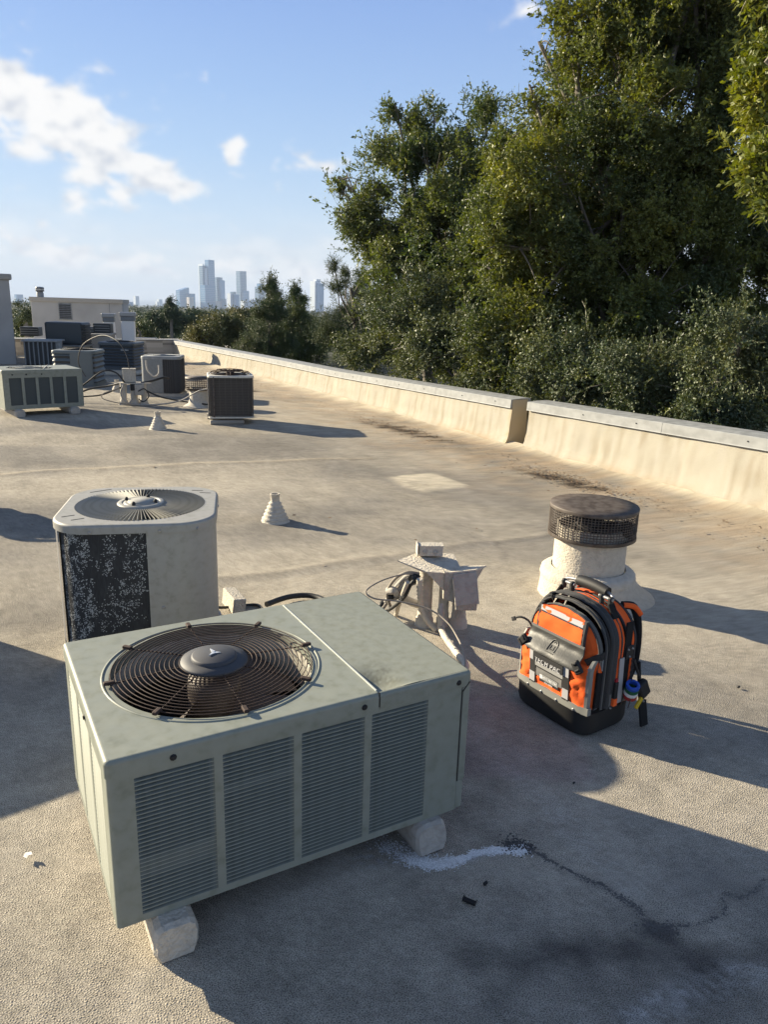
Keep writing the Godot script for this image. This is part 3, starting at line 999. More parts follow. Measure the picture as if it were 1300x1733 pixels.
# a tree: trunk, a limb to each clump, and a crown of leafy twigs that fill the clumps
func tree(called: String, label: String, clumps: Array, per_area: float, sprays: Array, m: Material, size: float, foot: Vector3, trunk_r: float, sd: int, deep := 0.9, tone := [Color(0.75, 0.82, 0.75), Color(1.15, 1.1, 0.9)], bark: Material = null, group := "", limbs := true, gaps := -0.12, upward := 0.12) -> Node3D:
	var r := RandomNumberGenerator.new()
	r.seed = sd
	var o := thing(called, label, "tree", foot, 0.0, group)
	var mid := Vector3.ZERO
	var n := noise(sd, 0.9 / size, 2)
	var ng := noise(sd + 7, 0.85 / size, 2)
	var lo := 1e9
	for c in clumps:
		mid += Vector3(c[0], c[1], c[2])
		lo = minf(lo, c[1])
	mid /= clumps.size()
	if bark == null:
		bark = M.bark
	var fork := Vector3(lerpf(foot.x, mid.x, 0.7), lo - 0.2, lerpf(foot.z, mid.z, 0.7)) - foot
	var st := new_st()
	var top := mid - foot + Vector3(0, 0.3, 0)
	var path := spline([Vector3.ZERO, fork * 0.5 + Vector3(0.1, 0, 0.05), fork, fork.lerp(top, 0.5) + Vector3(0.08, 0, -0.05), top], 5)
	tube(st, path, func(t: float) -> float: return trunk_r * (1.0 - 0.75 * t) * (1.35 if t < 0.02 else 1.0), 8)
	part(st, "trunk", bark, o)
	var marks := []
	var k := 0
	for c in clumps:
		var cc := Vector3(c[0], c[1], c[2]) - foot
		if limbs:
			st = new_st()
			var from: Vector3 = path[clampi(int(path.size() * (0.45 + 0.5 * r.randf())), 0, path.size() - 1)]
			var bend := Vector3(r.randf() - 0.5, r.randf() * 0.4 - 0.3, r.randf() - 0.5) * from.distance_to(cc) * 0.25
			var lr := trunk_r * r.randf_range(0.09, 0.2)
			var lp := spline([from, from.lerp(cc, 0.5) + bend, cc, cc + (cc - from).normalized() * c[3] * 0.6], 5)
			tube(st, lp, func(t: float) -> float: return lr * (1.0 - 0.85 * t) + 0.004, 6)
			for tw in 5:
				var e: Vector3 = cc + Vector3(r.randf() - 0.5, r.randf() - 0.3, r.randf() - 0.5).normalized() * c[3] * 0.85
				var f0: Vector3 = lp[int(lp.size() * 0.6) + tw % 3]
				tube(st, spline([f0, f0.lerp(e, 0.5) + Vector3(0, 0.05 * size, 0), e], 4), func(t: float) -> float: return lr * 0.3 * (1.0 - 0.85 * t) + 0.003, 4)
			part(st, "limb", bark, o)
		var rx: float = c[3]
		var ry: float = c[4]
		var rz := (rx + ry) * 0.5 * deep
		var area := rx * ry + ry * rz + rx * rz
		var cnt := int(per_area * area / (size * size) * 6.6)
		var done := 0
		var tries := 0
		while done < cnt and tries < cnt * 5:
			tries += 1
			var d := Vector3(r.randfn(), r.randfn(), r.randfn()).normalized()
			var rad := pow(r.randf(), 0.42) * r.randf_range(0.80, 1.12)
			var wisp := r.randf() < 0.035
			if wisp:
				rad = r.randf_range(1.05, 1.25)
			var p := cc + Vector3(d.x * rx, d.y * ry, d.z * rz) * rad
			if not wisp and ng.get_noise_3dv(p) < gaps + 0.26 * rad:
				continue
			done += 1
			var ax := (d * 1.0 + Vector3(0, upward, 0) + Vector3(r.randf() - 0.5, r.randf() - 0.5, r.randf() - 0.5) * 1.3).normalized()
			var side := ax.cross(Vector3(r.randf() - 0.5, r.randf() - 0.5, r.randf() - 0.5)).normalized()
			var sc := size * r.randf_range(0.7, 1.25)
			var bs := Basis(side, ax, side.cross(ax)) * Basis.from_scale(Vector3(0.85, 1.15, 0.85) * sc if wisp else Vector3.ONE * sc)
			var tn := clampf(0.5 + 1.3 * n.get_noise_3dv(p * 0.6 + Vector3(9, 3, 1)) + r.randf_range(-0.25, 0.25), 0.0, 1.0)
			var col: Color = tone[0].lerp(tone[1], tn)
			if r.randf() < 0.05:
				col = col * Color(1.5, 1.35, 0.8)
			marks.append([Transform3D(bs, p - ax * 0.25 * sc), col])
			k += 1
	var per := []
	for s in sprays:
		per.append([])
	for i in marks.size():
		per[i % sprays.size()].append(marks[i])
	for i in sprays.size():
		var mm := MultiMesh.new()
		mm.transform_format = MultiMesh.TRANSFORM_3D
		mm.use_colors = true
		mm.mesh = sprays[i]
		mm.instance_count = per[i].size()
		for j in per[i].size():
			mm.set_instance_transform(j, per[i][j][0])
			mm.set_instance_color(j, per[i][j][1])
		var mi := MultiMeshInstance3D.new()
		mi.name = "crown" if i == 0 else "crown_%03d" % i
		mi.multimesh = mm
		mi.material_override = m
		mi.set_meta("kind", "stuff")
		o.add_child(mi, true)
	return o

func build_trees() -> void:
	var left_elm := [[0.55, 1.32, -18.01, 0.97, 0.83], [1.57, 0.73, -18.21, 1.13, 0.98], [2.34, 1.11, -17.85, 0.96, 1.23], [-0.07, 1.63, -17.08, 0.52, 0.52], [0.76, 3.73, -16.26, 1.32, 1.08], [1.50, 2.24, -15.60, 1.29, 1.29], [0.32, 3.09, -16.81, 1.00, 0.75], [1.87, 3.92, -16.63, 0.73, 1.34], [-1.02, 4.10, -17.03, 0.37, 0.27], [-0.82, 3.65, -16.92, 0.52, 0.56], [-0.50, 3.15, -17.14, 0.61, 0.57], [-0.23, 4.68, -17.12, 0.52, 0.40], [0.26, 5.27, -17.71, 0.51, 0.48], [0.82, 5.40, -17.56, 0.40, 0.50], [1.55, 5.32, -17.26, 0.47, 0.59], [1.93, 5.32, -16.69, 0.31, 0.45], [0.68, 4.36, -16.41, 0.66, 0.54], [1.56, 4.50, -18.22, 0.86, 0.93], [-0.20, 3.91, -16.55, 0.32, 0.24], [0.41, 3.60, -16.23, 0.54, 0.48], [-0.10, 2.54, -15.82, 0.57, 0.50], [0.57, 2.84, -18.30, 0.96, 0.82], [1.37, 3.04, -15.93, 0.83, 0.95], [2.12, 4.23, -16.38, 0.54, 0.96], [1.18, 1.89, -15.79, 0.96, 0.72], [0.35, 1.88, -16.25, 0.56, 0.49], [2.20, 2.53, -16.56, 0.75, 1.00], [-1.21, 4.09, -18.04, 0.24, 0.19], [0.02, 5.38, -16.58, 0.21, 0.24]]
	var big_elm := [[1.91, 1.24, -11.78, 0.72, 0.72], [2.90, 1.47, -13.06, 0.90, 0.75], [3.64, 1.28, -12.14, 0.93, 0.79], [4.95, 1.04, -12.30, 0.85, 0.85], [5.96, 1.62, -12.42, 0.66, 1.23], [4.12, 2.10, -12.20, 0.55, 0.46], [2.67, 0.57, -12.52, 0.88, 0.68], [3.92, 0.46, -11.26, 0.79, 0.53], [3.44, 4.49, -11.83, 1.26, 1.35], [4.11, 3.37, -12.12, 1.51, 1.33], [3.29, 2.64, -12.75, 1.43, 1.14], [2.80, 3.74, -13.13, 1.05, 1.24], [4.66, 4.33, -11.66, 1.00, 1.50], [1.90, 2.52, -11.76, 0.79, 0.79], [4.01, 6.06, -11.70, 1.52, 1.04], [5.11, 2.23, -12.64, 1.33, 0.86], [3.79, 1.73, -11.61, 1.15, 0.62], [1.65, 4.00, -12.59, 0.41, 0.55], [1.71, 2.99, -13.58, 0.50, 0.76], [2.00, 3.25, -11.66, 0.68, 0.77], [2.64, 4.47, -12.74, 0.44, 0.50], [2.65, 5.32, -13.46, 0.38, 0.43], [2.58, 5.44, -11.97, 0.42, 0.54], [3.30, 5.19, -12.47, 0.70, 0.88], [3.61, 4.20, -13.15, 0.95, 1.04], [2.91, 2.79, -11.69, 0.95, 0.78], [4.15, 4.51, -12.16, 0.95, 1.13], [4.15, 5.89, -12.65, 1.05, 1.05], [4.99, 5.30, -12.16, 0.85, 1.19], [5.03, 3.66, -11.70, 0.76, 1.19], [3.98, 2.73, -11.53, 0.94, 0.77], [2.25, 2.15, -12.58, 0.81, 0.71], [3.36, 1.99, -12.08, 0.91, 0.64], [2.82, 6.38, -12.44, 0.68, 0.68], [4.15, 6.59, -11.82, 1.20, 0.88], [5.57, 2.50, -12.29, 0.64, 0.83], [1.56, 2.39, -13.26, 0.40, 0.55], [2.04, 4.61, -12.25, 0.23, 0.11], [2.22, 5.38, -12.76, 0.23, 0.14], [2.33, 5.77, -12.12, 0.25, 0.20], [5.49, 4.67, -11.46, 0.73, 1.62]]
	var shrub_far := [[-0.23, 0.85, -15.83, 0.73, 0.64], [0.44, 1.22, -13.99, 0.86, 0.86], [1.08, 0.88, -13.04, 0.86, 0.73], [-0.73, 0.73, -16.24, 0.43, 0.38], [0.63, 1.85, -14.06, 0.64, 0.55], [-0.01, 1.63, -16.14, 0.49, 0.44]]
	var shrub_mid := [[1.80, 0.95, -12.11, 0.84, 0.80], [2.37, 0.87, -10.44, 0.69, 0.61], [2.74, 0.80, -9.96, 0.62, 0.58], [1.54, 0.57, -12.10, 0.57, 0.47], [2.01, 0.47, -11.46, 0.54, 0.36]]
	var shrub_near := [[2.93, 0.81, -9.08, 0.64, 0.57], [3.58, 0.71, -9.26, 0.62, 0.58], [3.70, 1.24, -8.11, 0.50, 0.63], [4.12, 0.66, -8.34, 0.46, 0.46], [3.54, 0.67, -8.13, 0.45, 0.38]]
	var yellow := [[3.40, 3.68, -7.79, 0.22, 0.47], [3.11, 3.02, -7.14, 0.22, 0.23], [3.38, 4.09, -7.70, 0.16, 0.35], [2.80, 3.00, -6.86, 0.13, 0.10], [3.18, 2.66, -6.79, 0.12, 0.15], [3.26, 4.41, -7.44, 0.20, 0.41]]
	var jun_a := [[-4.10, 2.37, -26.44, 0.20, 0.30], [-4.48, 1.95, -29.32, 0.45, 0.42], [-4.14, 1.43, -26.36, 0.66, 0.44], [-4.42, 0.86, -29.55, 0.93, 0.59], [-4.35, 0.29, -27.61, 0.98, 0.70], [-4.75, -0.17, -28.10, 0.96, 0.61]]
	var jun_b := [[-3.46, 2.13, -28.46, 0.24, 0.32], [-3.77, 1.78, -31.56, 0.46, 0.36], [-3.37, 1.24, -28.39, 0.61, 0.48], [-3.94, 0.60, -31.77, 0.95, 0.73], [-3.30, 0.11, -29.76, 1.20, 0.76]]
	var jun_c := [[-1.46, 2.58, -20.01, 0.18, 0.21], [-1.21, 2.54, -22.21, 0.22, 0.22], [-1.36, 2.18, -19.97, 0.30, 0.24], [-1.08, 2.10, -22.38, 0.37, 0.34], [-0.75, 2.38, -20.95, 0.25, 0.28], [-0.59, 1.86, -21.37, 0.42, 0.42], [-1.26, 1.60, -21.86, 0.43, 0.37], [-0.64, 1.31, -21.05, 0.58, 0.42], [-1.55, 0.99, -20.26, 0.62, 0.50], [-0.90, 0.57, -19.93, 0.77, 0.46]]
	var olive := [[-7.76, 0.33, -35.47, 1.37, 0.76], [-7.14, 0.43, -39.62, 1.46, 0.91], [-8.48, -0.03, -35.21, 0.65, 0.60], [-5.85, -0.30, -40.12, 1.36, 1.05], [-7.41, 0.90, -37.20, 0.86, 0.40], [-9.53, -0.44, -37.49, 0.58, 0.46]]
	var dark1 := [[-20.80, -0.32, -68.58, 1.58, 0.95], [-24.16, -1.23, -75.69, 1.40, 1.05], [-19.03, -0.12, -68.90, 1.80, 0.85]]
	var dark2 := [[-20.21, -0.02, -78.67, 1.81, 0.72], [-29.12, -0.88, -85.20, 1.70, 1.05], [-18.72, 0.25, -78.82, 1.33, 0.60]]
	var conifer := [[-17.76, 1.56, -62.79, 0.24, 0.29], [-19.92, 1.13, -70.37, 0.54, 0.32], [-18.95, 0.66, -66.67, 0.71, 0.41], [-19.74, 0.11, -69.76, 0.96, 0.48]]
	var bright := [[-11.20, 0.31, -34.36, 0.37, 0.32], [-10.58, 0.13, -31.35, 0.34, 0.29], [-10.72, 0.02, -34.10, 0.42, 0.32], [-10.20, 0.46, -29.81, 0.23, 0.23]]
	var leftgap := [[-18.06, 0.91, -37.86, 0.35, 0.35], [-20.39, 0.29, -42.37, 0.46, 0.52], [-19.02, 0.27, -40.29, 0.31, 0.37]]
	var elm := [spray(1, 60, 0.052, 0.030), spray(2, 60, 0.050, 0.029), spray(3, 54, 0.055, 0.031), spray(12, 34, 0.074, 0.044)]
	var glossy := [spray(4, 58, 0.052, 0.034), spray(5, 58, 0.054, 0.035)]
	var big := [spray(6, 24, 0.095, 0.054, true, 0.3), spray(7, 24, 0.10, 0.056, true, 0.3)]
	var needles := [spray(8, 150, 0.05, 0.012, true, 0.26), spray(9, 150, 0.055, 0.012, true, 0.26)]
	var coarse := [spray(10, 46, 0.10, 0.06, false, 0.4), spray(11, 46, 0.10, 0.06, false, 0.4)]
	var m_elm := foliage_mat(0.122, 0.160, 0.088, 0.48, 0.8)
	var m_big := foliage_mat(0.138, 0.170, 0.080, 0.48, 0.85)
	var m_shrub := foliage_mat(0.118, 0.145, 0.090, 0.46, 0.65)
	var m_yellow := foliage_mat(0.17, 0.20, 0.055, 0.48, 0.9)
	var m_jun := foliage_mat(0.075, 0.105, 0.050, 0.55, 0.45)
	var m_olive := foliage_mat(0.125, 0.135, 0.06, 0.55, 0.5)
	var m_dark := foliage_mat(0.075, 0.105, 0.058, 0.6, 0.45)
	tree("elm_tree", "elm with an open ragged crown standing left of the biggest tree", left_elm, 22.0, elm, m_elm, 0.95, Vector3(3.6, -8, -17.5), 0.24, 101, 0.9, [Color(0.62, 0.72, 0.66), Color(1.2, 1.12, 0.9)], null, "", true, -0.06)
	tree("elm_tree", "biggest tree, a dense dark elm that fills the upper right and leaves the frame", big_elm, 24.0, elm, m_big, 0.82, Vector3(5.2, -8, -13.6), 0.33, 102, 0.75, [Color(0.58, 0.66, 0.62), Color(1.3, 1.2, 0.75)], null, "", true, -0.14)
	var sh_tone := [Color(0.70, 0.78, 0.72), Color(1.3, 1.22, 1.05)]
	tree("glossy_shrub_tree", "glossy-leaved evergreen spreading behind the parapet below the left elm", shrub_far, 26.0, glossy, m_shrub, 0.72, Vector3(2.0, -8, -14.4), 0.16, 103, 0.7, sh_tone, null, "", true, -0.2)
	tree("glossy_shrub_tree", "glossy-leaved evergreen spreading right behind the gap in the parapet", shrub_mid, 26.0, glossy, m_shrub, 0.66, Vector3(3.8, -8, -11.4), 0.16, 123, 0.7, sh_tone, null, "", true, -0.2)
	tree("glossy_shrub_tree", "glossy-leaved evergreen spreading behind the parapet at the right edge", shrub_near, 26.0, glossy, m_shrub, 0.60, Vector3(5.6, -8, -9.2), 0.16, 133, 0.7, [Color(0.55, 0.64, 0.6), Color(1.05, 1.02, 0.85)], null, "", true, -0.2)
	tree("ash_branch_tree", "near tree with yellow-green larger leaves reaching in at the right edge", yellow, 24.0, big, m_yellow, 0.62, Vector3(9.6, -8, -6.6), 0.12, 104, 0.8, [Color(0.7, 0.75, 0.7), Color(1.2, 1.12, 0.9)], null, "", false, -0.16)
	tree("juniper_tree", "dark juniper with a pointed ragged top, nearest the slim skyline tower", jun_a, 22.0, [needles[0], coarse[0], glossy[0]], m_jun, 0.45, Vector3(-4.3, -8, -27.6), 0.14, 105, 1.0, [Color(0.75, 0.85, 0.8), Color(1.25, 1.15, 0.8)], null, "", true, -0.1, 0.7)
	tree("juniper_tree", "dark juniper just left of the white skyline tower", jun_b, 22.0, [needles[1], coarse[1], glossy[1]], m_jun, 0.45, Vector3(-3.4, -8, -29.6), 0.14, 106, 1.0, [Color(0.9, 0.95, 0.75), Color(1.7, 1.5, 0.8)], null, "", true, -0.1, 0.7)
	tree("juniper_tree", "juniper with bare dark limbs between the elm and the white skyline tower", jun_c, 15.0, needles, m_jun, 0.55, Vector3(-0.6, -8, -21.2), 0.15, 107, 1.0, [Color(0.75, 0.85, 0.8), Color(1.2, 1.15, 0.9)], null, "", true, -0.2, 0.7)
	tree("oak_tree", "broad olive-brown tree behind the far parapet corner", olive, 18.0, coarse, m_olive, 0.75, Vector3(-8.0, -8, -37.0), 0.25, 108, 0.9, [Color(0.7, 0.75, 0.7), Color(1.25, 1.1, 0.8)], null, "", true, -0.25)
	tree("far_tree", "dark rounded tree beyond the end wall, below the slanted tower", dark1, 16.0, coarse, m_dark, 1.5, Vector3(-21.0, -8, -72.0), 0.4, 109, 0.9, [Color(0.7, 0.8, 0.8), Color(1.15, 1.1, 0.9)], null, "dark trees beyond the roof", false)
	tree("far_tree", "dark tree line at the foot of the tallest tower", dark2, 16.0, coarse, m_dark, 1.6, Vector3(-21.0, -8, -84.0), 0.4, 110, 0.9, [Color(0.7, 0.8, 0.8), Color(1.15, 1.1, 0.9)], null, "dark trees beyond the roof", false)
	tree("far_conifer", "small dark conifer rising above the far trees, left of the slanted tower", conifer, 30.0, coarse, m_dark, 0.8, Vector3(-19.2, -8, -67.0), 0.2, 111, 1.0, [Color(0.6, 0.7, 0.75), Color(0.9, 0.95, 0.85)], null, "", false)
	tree("bright_bush", "lighter green bushy tree right behind the end wall", bright, 22.0, coarse, foliage_mat(0.085, 0.11, 0.04, 0.5, 0.5), 0.6, Vector3(-10.4, -8, -32.4), 0.15, 112, 0.9, [Color(0.7, 0.75, 0.7), Color(1.2, 1.1, 0.9)], null, "", false)
	tree("gap_tree", "green tree seen in the gap between the left wall and the machine room", leftgap, 22.0, coarse, foliage_mat(0.075, 0.095, 0.04, 0.5, 0.5), 0.8, Vector3(-19.0, -8, -40.5), 0.2, 113, 0.9, [Color(0.7, 0.75, 0.7), Color(1.2, 1.1, 0.9)], null, "", false)
	# the wooded land that runs on to the city
	var r := RandomNumberGenerator.new()
	r.seed = 77
	var mm := MultiMesh.new()
	mm.transform_format = MultiMesh.TRANSFORM_3D
	mm.use_colors = true
	mm.mesh = coarse[0]
	var ts := []
	for k in 2600:
		var d := 70.0 * pow(30.0, r.randf())
		var a := r.randf_range(-0.95, 0.75)
		if d < 110.0 and a > -0.2:
			d += 60.0
		var hgt := r.randf_range(3.0, 6.5)
		var base := Vector3(sin(a) * d, -8.0 - d * 0.004 + hgt, -cos(a) * d)
		for q in (44 if d < 260.0 else 16):
			var dv := Vector3(r.randfn(), absf(r.randfn()) * 0.7, r.randfn()).normalized() * r.randf_range(0.5, 1.0)
			var p := base + Vector3(dv.x * hgt * 0.75, dv.y * hgt * 0.55 - hgt * 0.2, dv.z * hgt * 0.75)
			var ax := (dv + Vector3(0, 0.5, 0)).normalized()
			var side := ax.cross(Vector3(r.randf() - 0.5, 0.1, r.randf() - 0.5)).normalized()
			ts.append([Transform3D(Basis(side, ax, side.cross(ax)) * Basis.from_scale(Vector3.ONE * (r.randf_range(1.3, 2.4) if d < 260.0 else r.randf_range(2.6, 4.5))), p), r.randf_range(0.65, 1.2)])
	mm.instance_count = ts.size()
	for k in ts.size():
		mm.set_instance_transform(k, ts[k][0])
		var v: float = ts[k][1]
		mm.set_instance_color(k, Color(v, v, v))
	var f := MultiMeshInstance3D.new()
	f.name = "woodland"
	f.multimesh = mm
	f.material_override = m_dark
	add_child(f)
	tag(f, "wooded land running from the roof to the skyline", "woodland", "", "stuff")

# ---------------------------------------------------------------- air conditioners
func slat_mesh(w: float, pitch: float, depth: float) -> ArrayMesh:
	var st := new_st()
	var xs := [0.0, 0.005, 0.012, w - 0.012, w - 0.005, w]
	var ends := [0.0, 0.55, 1.0, 1.0, 0.55, 0.0]
	var prof := [Vector2(0.0, 0.0), Vector2(0.20, 0.10), Vector2(0.42, 0.40), Vector2(0.66, 0.80), Vector2(0.84, 1.0)]
	for k in prof.size() - 1:
		for i in xs.size() - 1:
			var q := []
			for v in [[i, k], [i + 1, k], [i + 1, k + 1], [i, k + 1]]:
				var p: Vector2 = prof[v[1]]
				var e: float = ends[v[0]]
				q.append(Vector3(xs[v[0]], p.x * pitch * (1.0 - 0.0 * e), -p.y * depth * e))
			flat(st, q[0], q[1], q[2], q[3], Vector3(0, 0.3, 1))
	return st.commit()

# the folded edge of a sheet-metal cover: outline points with outward normals, closed or open
func lip(st: SurfaceTool, path: Array, y: float, drop: float, r: float, out := 0.003) -> void:
	for i in path.size() - 1:
		var a: Array = path[i]
		var b: Array = path[i + 1]
		var prof := [Vector2(out, -drop), Vector2(out, -r), Vector2(out - r * 0.29, -r * 0.29), Vector2(out - r, 0.0)]
		var nr := [Vector2(1, 0), Vector2(1, 0.0), Vector2(0.7, 0.7), Vector2(0, 1)]
		for k in 3:
			var p: Vector2 = prof[k]
			var q: Vector2 = prof[k + 1]
			quadn(st, a[0] + a[1] * p.x + Vector3.UP * (y + p.y), b[0] + b[1] * p.x + Vector3.UP * (y + p.y), b[0] + b[1] * q.x + Vector3.UP * (y + q.y), a[0] + a[1] * q.x + Vector3.UP * (y + q.y),
				a[1] * nr[k].x + Vector3.UP * nr[k].y, b[1] * nr[k].x + Vector3.UP * nr[k].y, b[1] * nr[k + 1].x + Vector3.UP * nr[k + 1].y, a[1] * nr[k + 1].x + Vector3.UP * nr[k + 1].y)

func arc_pts(c: Vector3, r: float, a0: float, a1: float, n: int) -> Array:
	var out := []
	for k in n + 1:
		var a := lerpf(a0, a1, float(k) / n)
		var d := Vector3(cos(a), 0, sin(a))
		out.append([c + d * r, d])
	return out

# flat sheet from rectangle x0..x1, z0..z1 with a round hole
func holed(st: SurfaceTool, x0: float, x1: float, z0: float, z1: float, c: Vector2, r: float, y: float, seg := 72) -> void:
	var angs := []
	for k in seg:
		angs.append(TAU * k / seg)
	for q in [Vector2(x0, z0), Vector2(x1, z0), Vector2(x1, z1), Vector2(x0, z1)]:
		angs.append(fposmod((q - c).angle(), TAU))
	angs.sort()
	var rim := []
	for a in angs:
		var d := Vector2(cos(a), sin(a))
		var t := 1e9
		if d.x > 1e-6: t = minf(t, (x1 - c.x) / d.x)
		if d.x < -1e-6: t = minf(t, (x0 - c.x) / d.x)
		if d.y > 1e-6: t = minf(t, (z1 - c.y) / d.y)
		if d.y < -1e-6: t = minf(t, (z0 - c.y) / d.y)
		rim.append([c + d * r, c + d * t])
	for k in rim.size():
		var p: Array = rim[k]
		var q: Array = rim[(k + 1) % rim.size()]
		quad(st, Vector3(p[0].x, y, p[0].y), Vector3(q[0].x, y, q[0].y), Vector3(q[1].x, y, q[1].y), Vector3(p[1].x, y, p[1].y), Vector3.UP)

func fan_guard(o: Node3D, c: Vector3, R: float, rings: int, inner: float, spokes: int, m: Material, wire: float, dome := 0.012) -> void:
	for k in rings:
		var rr := lerpf(inner, R, float(k) / (rings - 1))
		var st := new_st()
		hoop(st, rr, wire, c + Vector3(0, dome * (1.0 - pow(rr / R, 2.0)), 0), 64, 5)
		part(st, "guard_ring", m, o)
	for k in spokes:
		var a := TAU * k / spokes + 0.02
		var d := Vector3(cos(a), 0, sin(a))
		var pts := []
		for i in 41:
			var rr := lerpf(inner * 0.9, R * 1.035, i / 40.0)
			pts.append(c + d * rr + Vector3(0, dome * (1.0 - pow(rr / R, 2.0)) - wire * 1.6, 0))
		var st := new_st()
		tube(st, pts, func(t: float) -> float: return wire * (1.25 + 0.55 * sin(t * 120.0)), 6)
		rbox(st, c + d * (R * 1.02) + Vector3(0, 0.003, 0), Vector3(0.030, 0.010, 0.014), 0.003, Basis(Vector3.UP, -a), 1)
		part(st, "guard_spoke", m, o)

func fan_blades(o: Node3D, c: Vector3, R: float, n: int, m: Material, turn := 0.3) -> void:
	for k in n:
		var st := new_st()
		for i in 6:
			for j in 5:
				var q := []
				for v in [[i, j], [i + 1, j], [i + 1, j + 1], [i, j + 1]]:
					var rr := lerpf(0.22 * R, 0.93 * R, v[0] / 6.0)
					var wd := lerpf(0.55, 0.95, v[0] / 6.0)
					var a: float = turn + TAU * k / n + (v[1] / 5.0 - 0.5) * wd
					q.append(c + Vector3(cos(a) * rr, (v[1] / 5.0 - 0.5) * -0.07 - 0.012 * sin(PI * v[1] / 5.0), sin(a) * rr))
				flat(st, q[0], q[1], q[2], q[3], Vector3.UP)
		part(st, "fan_blade", m, o)

func screw(st: SurfaceTool, p: Vector3, n: Vector3, r := 0.006) -> void:
	var b := Basis(Quaternion(Vector3.UP, n))
	lathe(st, [Vector2(r * 1.5, 0), Vector2(r * 1.5, 0.001), Vector2(r, 0.0012), Vector2(r, 0.005), Vector2(r, 0.005), Vector2(0, 0.0055)], 8, p, b)

func block(called: String, label: String, at: Vector3, turn: float, size: Vector3, m: Material, cut := 0.3) -> Node3D:
	# a coated sleeper with bevelled long edges; size.z is its length
	var o := thing(called, label, "block", at, turn, "coated sleepers under the air conditioners")
	var st := new_st()
	var nz := noise(int(at.x * 100.0) + 5, 9.0, 2)
	var w := size.x * 0.5
	var h := size.y
	var e := cut * h
	var ol := [Vector2(-w * 0.80, 0), Vector2(w * 0.80, 0), Vector2(w, e * 0.9), Vector2(w, h - e * 1.1), Vector2(w * 0.84, h - e * 0.35), Vector2(w * 0.62, h), Vector2(-w * 0.62, h), Vector2(-w * 0.86, h - e * 0.35), Vector2(-w, h - e), Vector2(-w, e * 0.9)]
	var zs := [-size.z * 0.5, -size.z * 0.5 + 0.012, -size.z * 0.25, 0.0, size.z * 0.25, size.z * 0.5 - 0.014, size.z * 0.5]
	var ringp := []
	for k in zs.size():
		var rr := []
		var sh := 0.88 if k == 0 or k == zs.size() - 1 else 1.0
		for p in ol:
			var q := Vector3(p.x * sh, h * 0.5 + (p.y - h * 0.5) * sh, zs[k])
			if q.y > 0.01 and q.y < h - 0.005:
				q += Vector3(1, 0.3, 0.5) * nz.get_noise_3dv(q * 1.0) * 0.006
			rr.append(q)
		ringp.append(rr)
	for k in zs.size() - 1:
		for i in ol.size():
			var j := (i + 1) % ol.size()
			flat(st, ringp[k][i], ringp[k][j], ringp[k + 1][j], ringp[k + 1][i], (ringp[k][i] + ringp[k][j]) * Vector3(1, 1, 0) * 0.5 - Vector3(0, h * 0.5, 0))
	for e2 in [0, zs.size() - 1]:
		for i in range(1, ol.size() - 1):
			var n := Vector3(0, 0, -1 if e2 == 0 else 1)
			tri(st, ringp[e2][0], ringp[e2][i], ringp[e2][i + 1], n, n, n)
	part(st, "body", m, o)
	return o

func build_big_condenser() -> void:
	var L := 1.035
	var Wd := 0.714
	var H := 0.469
	var b := 0.107
	var corner := Vector3(-0.624, 0, -1.498)
	var at := corner + U * L * 0.5 + W * Wd * 0.5
	var o := thing("air_conditioner", "big sage-green box condenser in the foreground with a rusty round fan guard", "air conditioner", at, YAW)
	make_box_unit(o, L, Wd, H, b)
	block("support_block", "cream coated sleeper under the big condenser's near left corner", corner + U * 0.132 + W * 0.31, YAW, Vector3(0.112, 0.106, 0.72), M.coating)
	block("support_block", "cream coated sleeper under the big condenser's right end, by the white spill", corner + U * 0.912 + W * 0.33, YAW, Vector3(0.108, 0.106, 0.72), M.coating_grey)
	# its twin to the left of the picture, of which only the shadow shows
	var o2 := thing("air_conditioner", "box condenser left of the frame that throws its shadow onto the roof", "air conditioner", Vector3(-2.724, 0, -3.05), 0.6435)
	make_box_unit(o2, 1.035, 0.70, 0.469, 0.107)
	block("support_block", "sleeper under the box condenser left of the frame", Vector3(-3.42, 0, -3.23), 0.64, Vector3(0.9, 0.106, 0.7), M.coating)

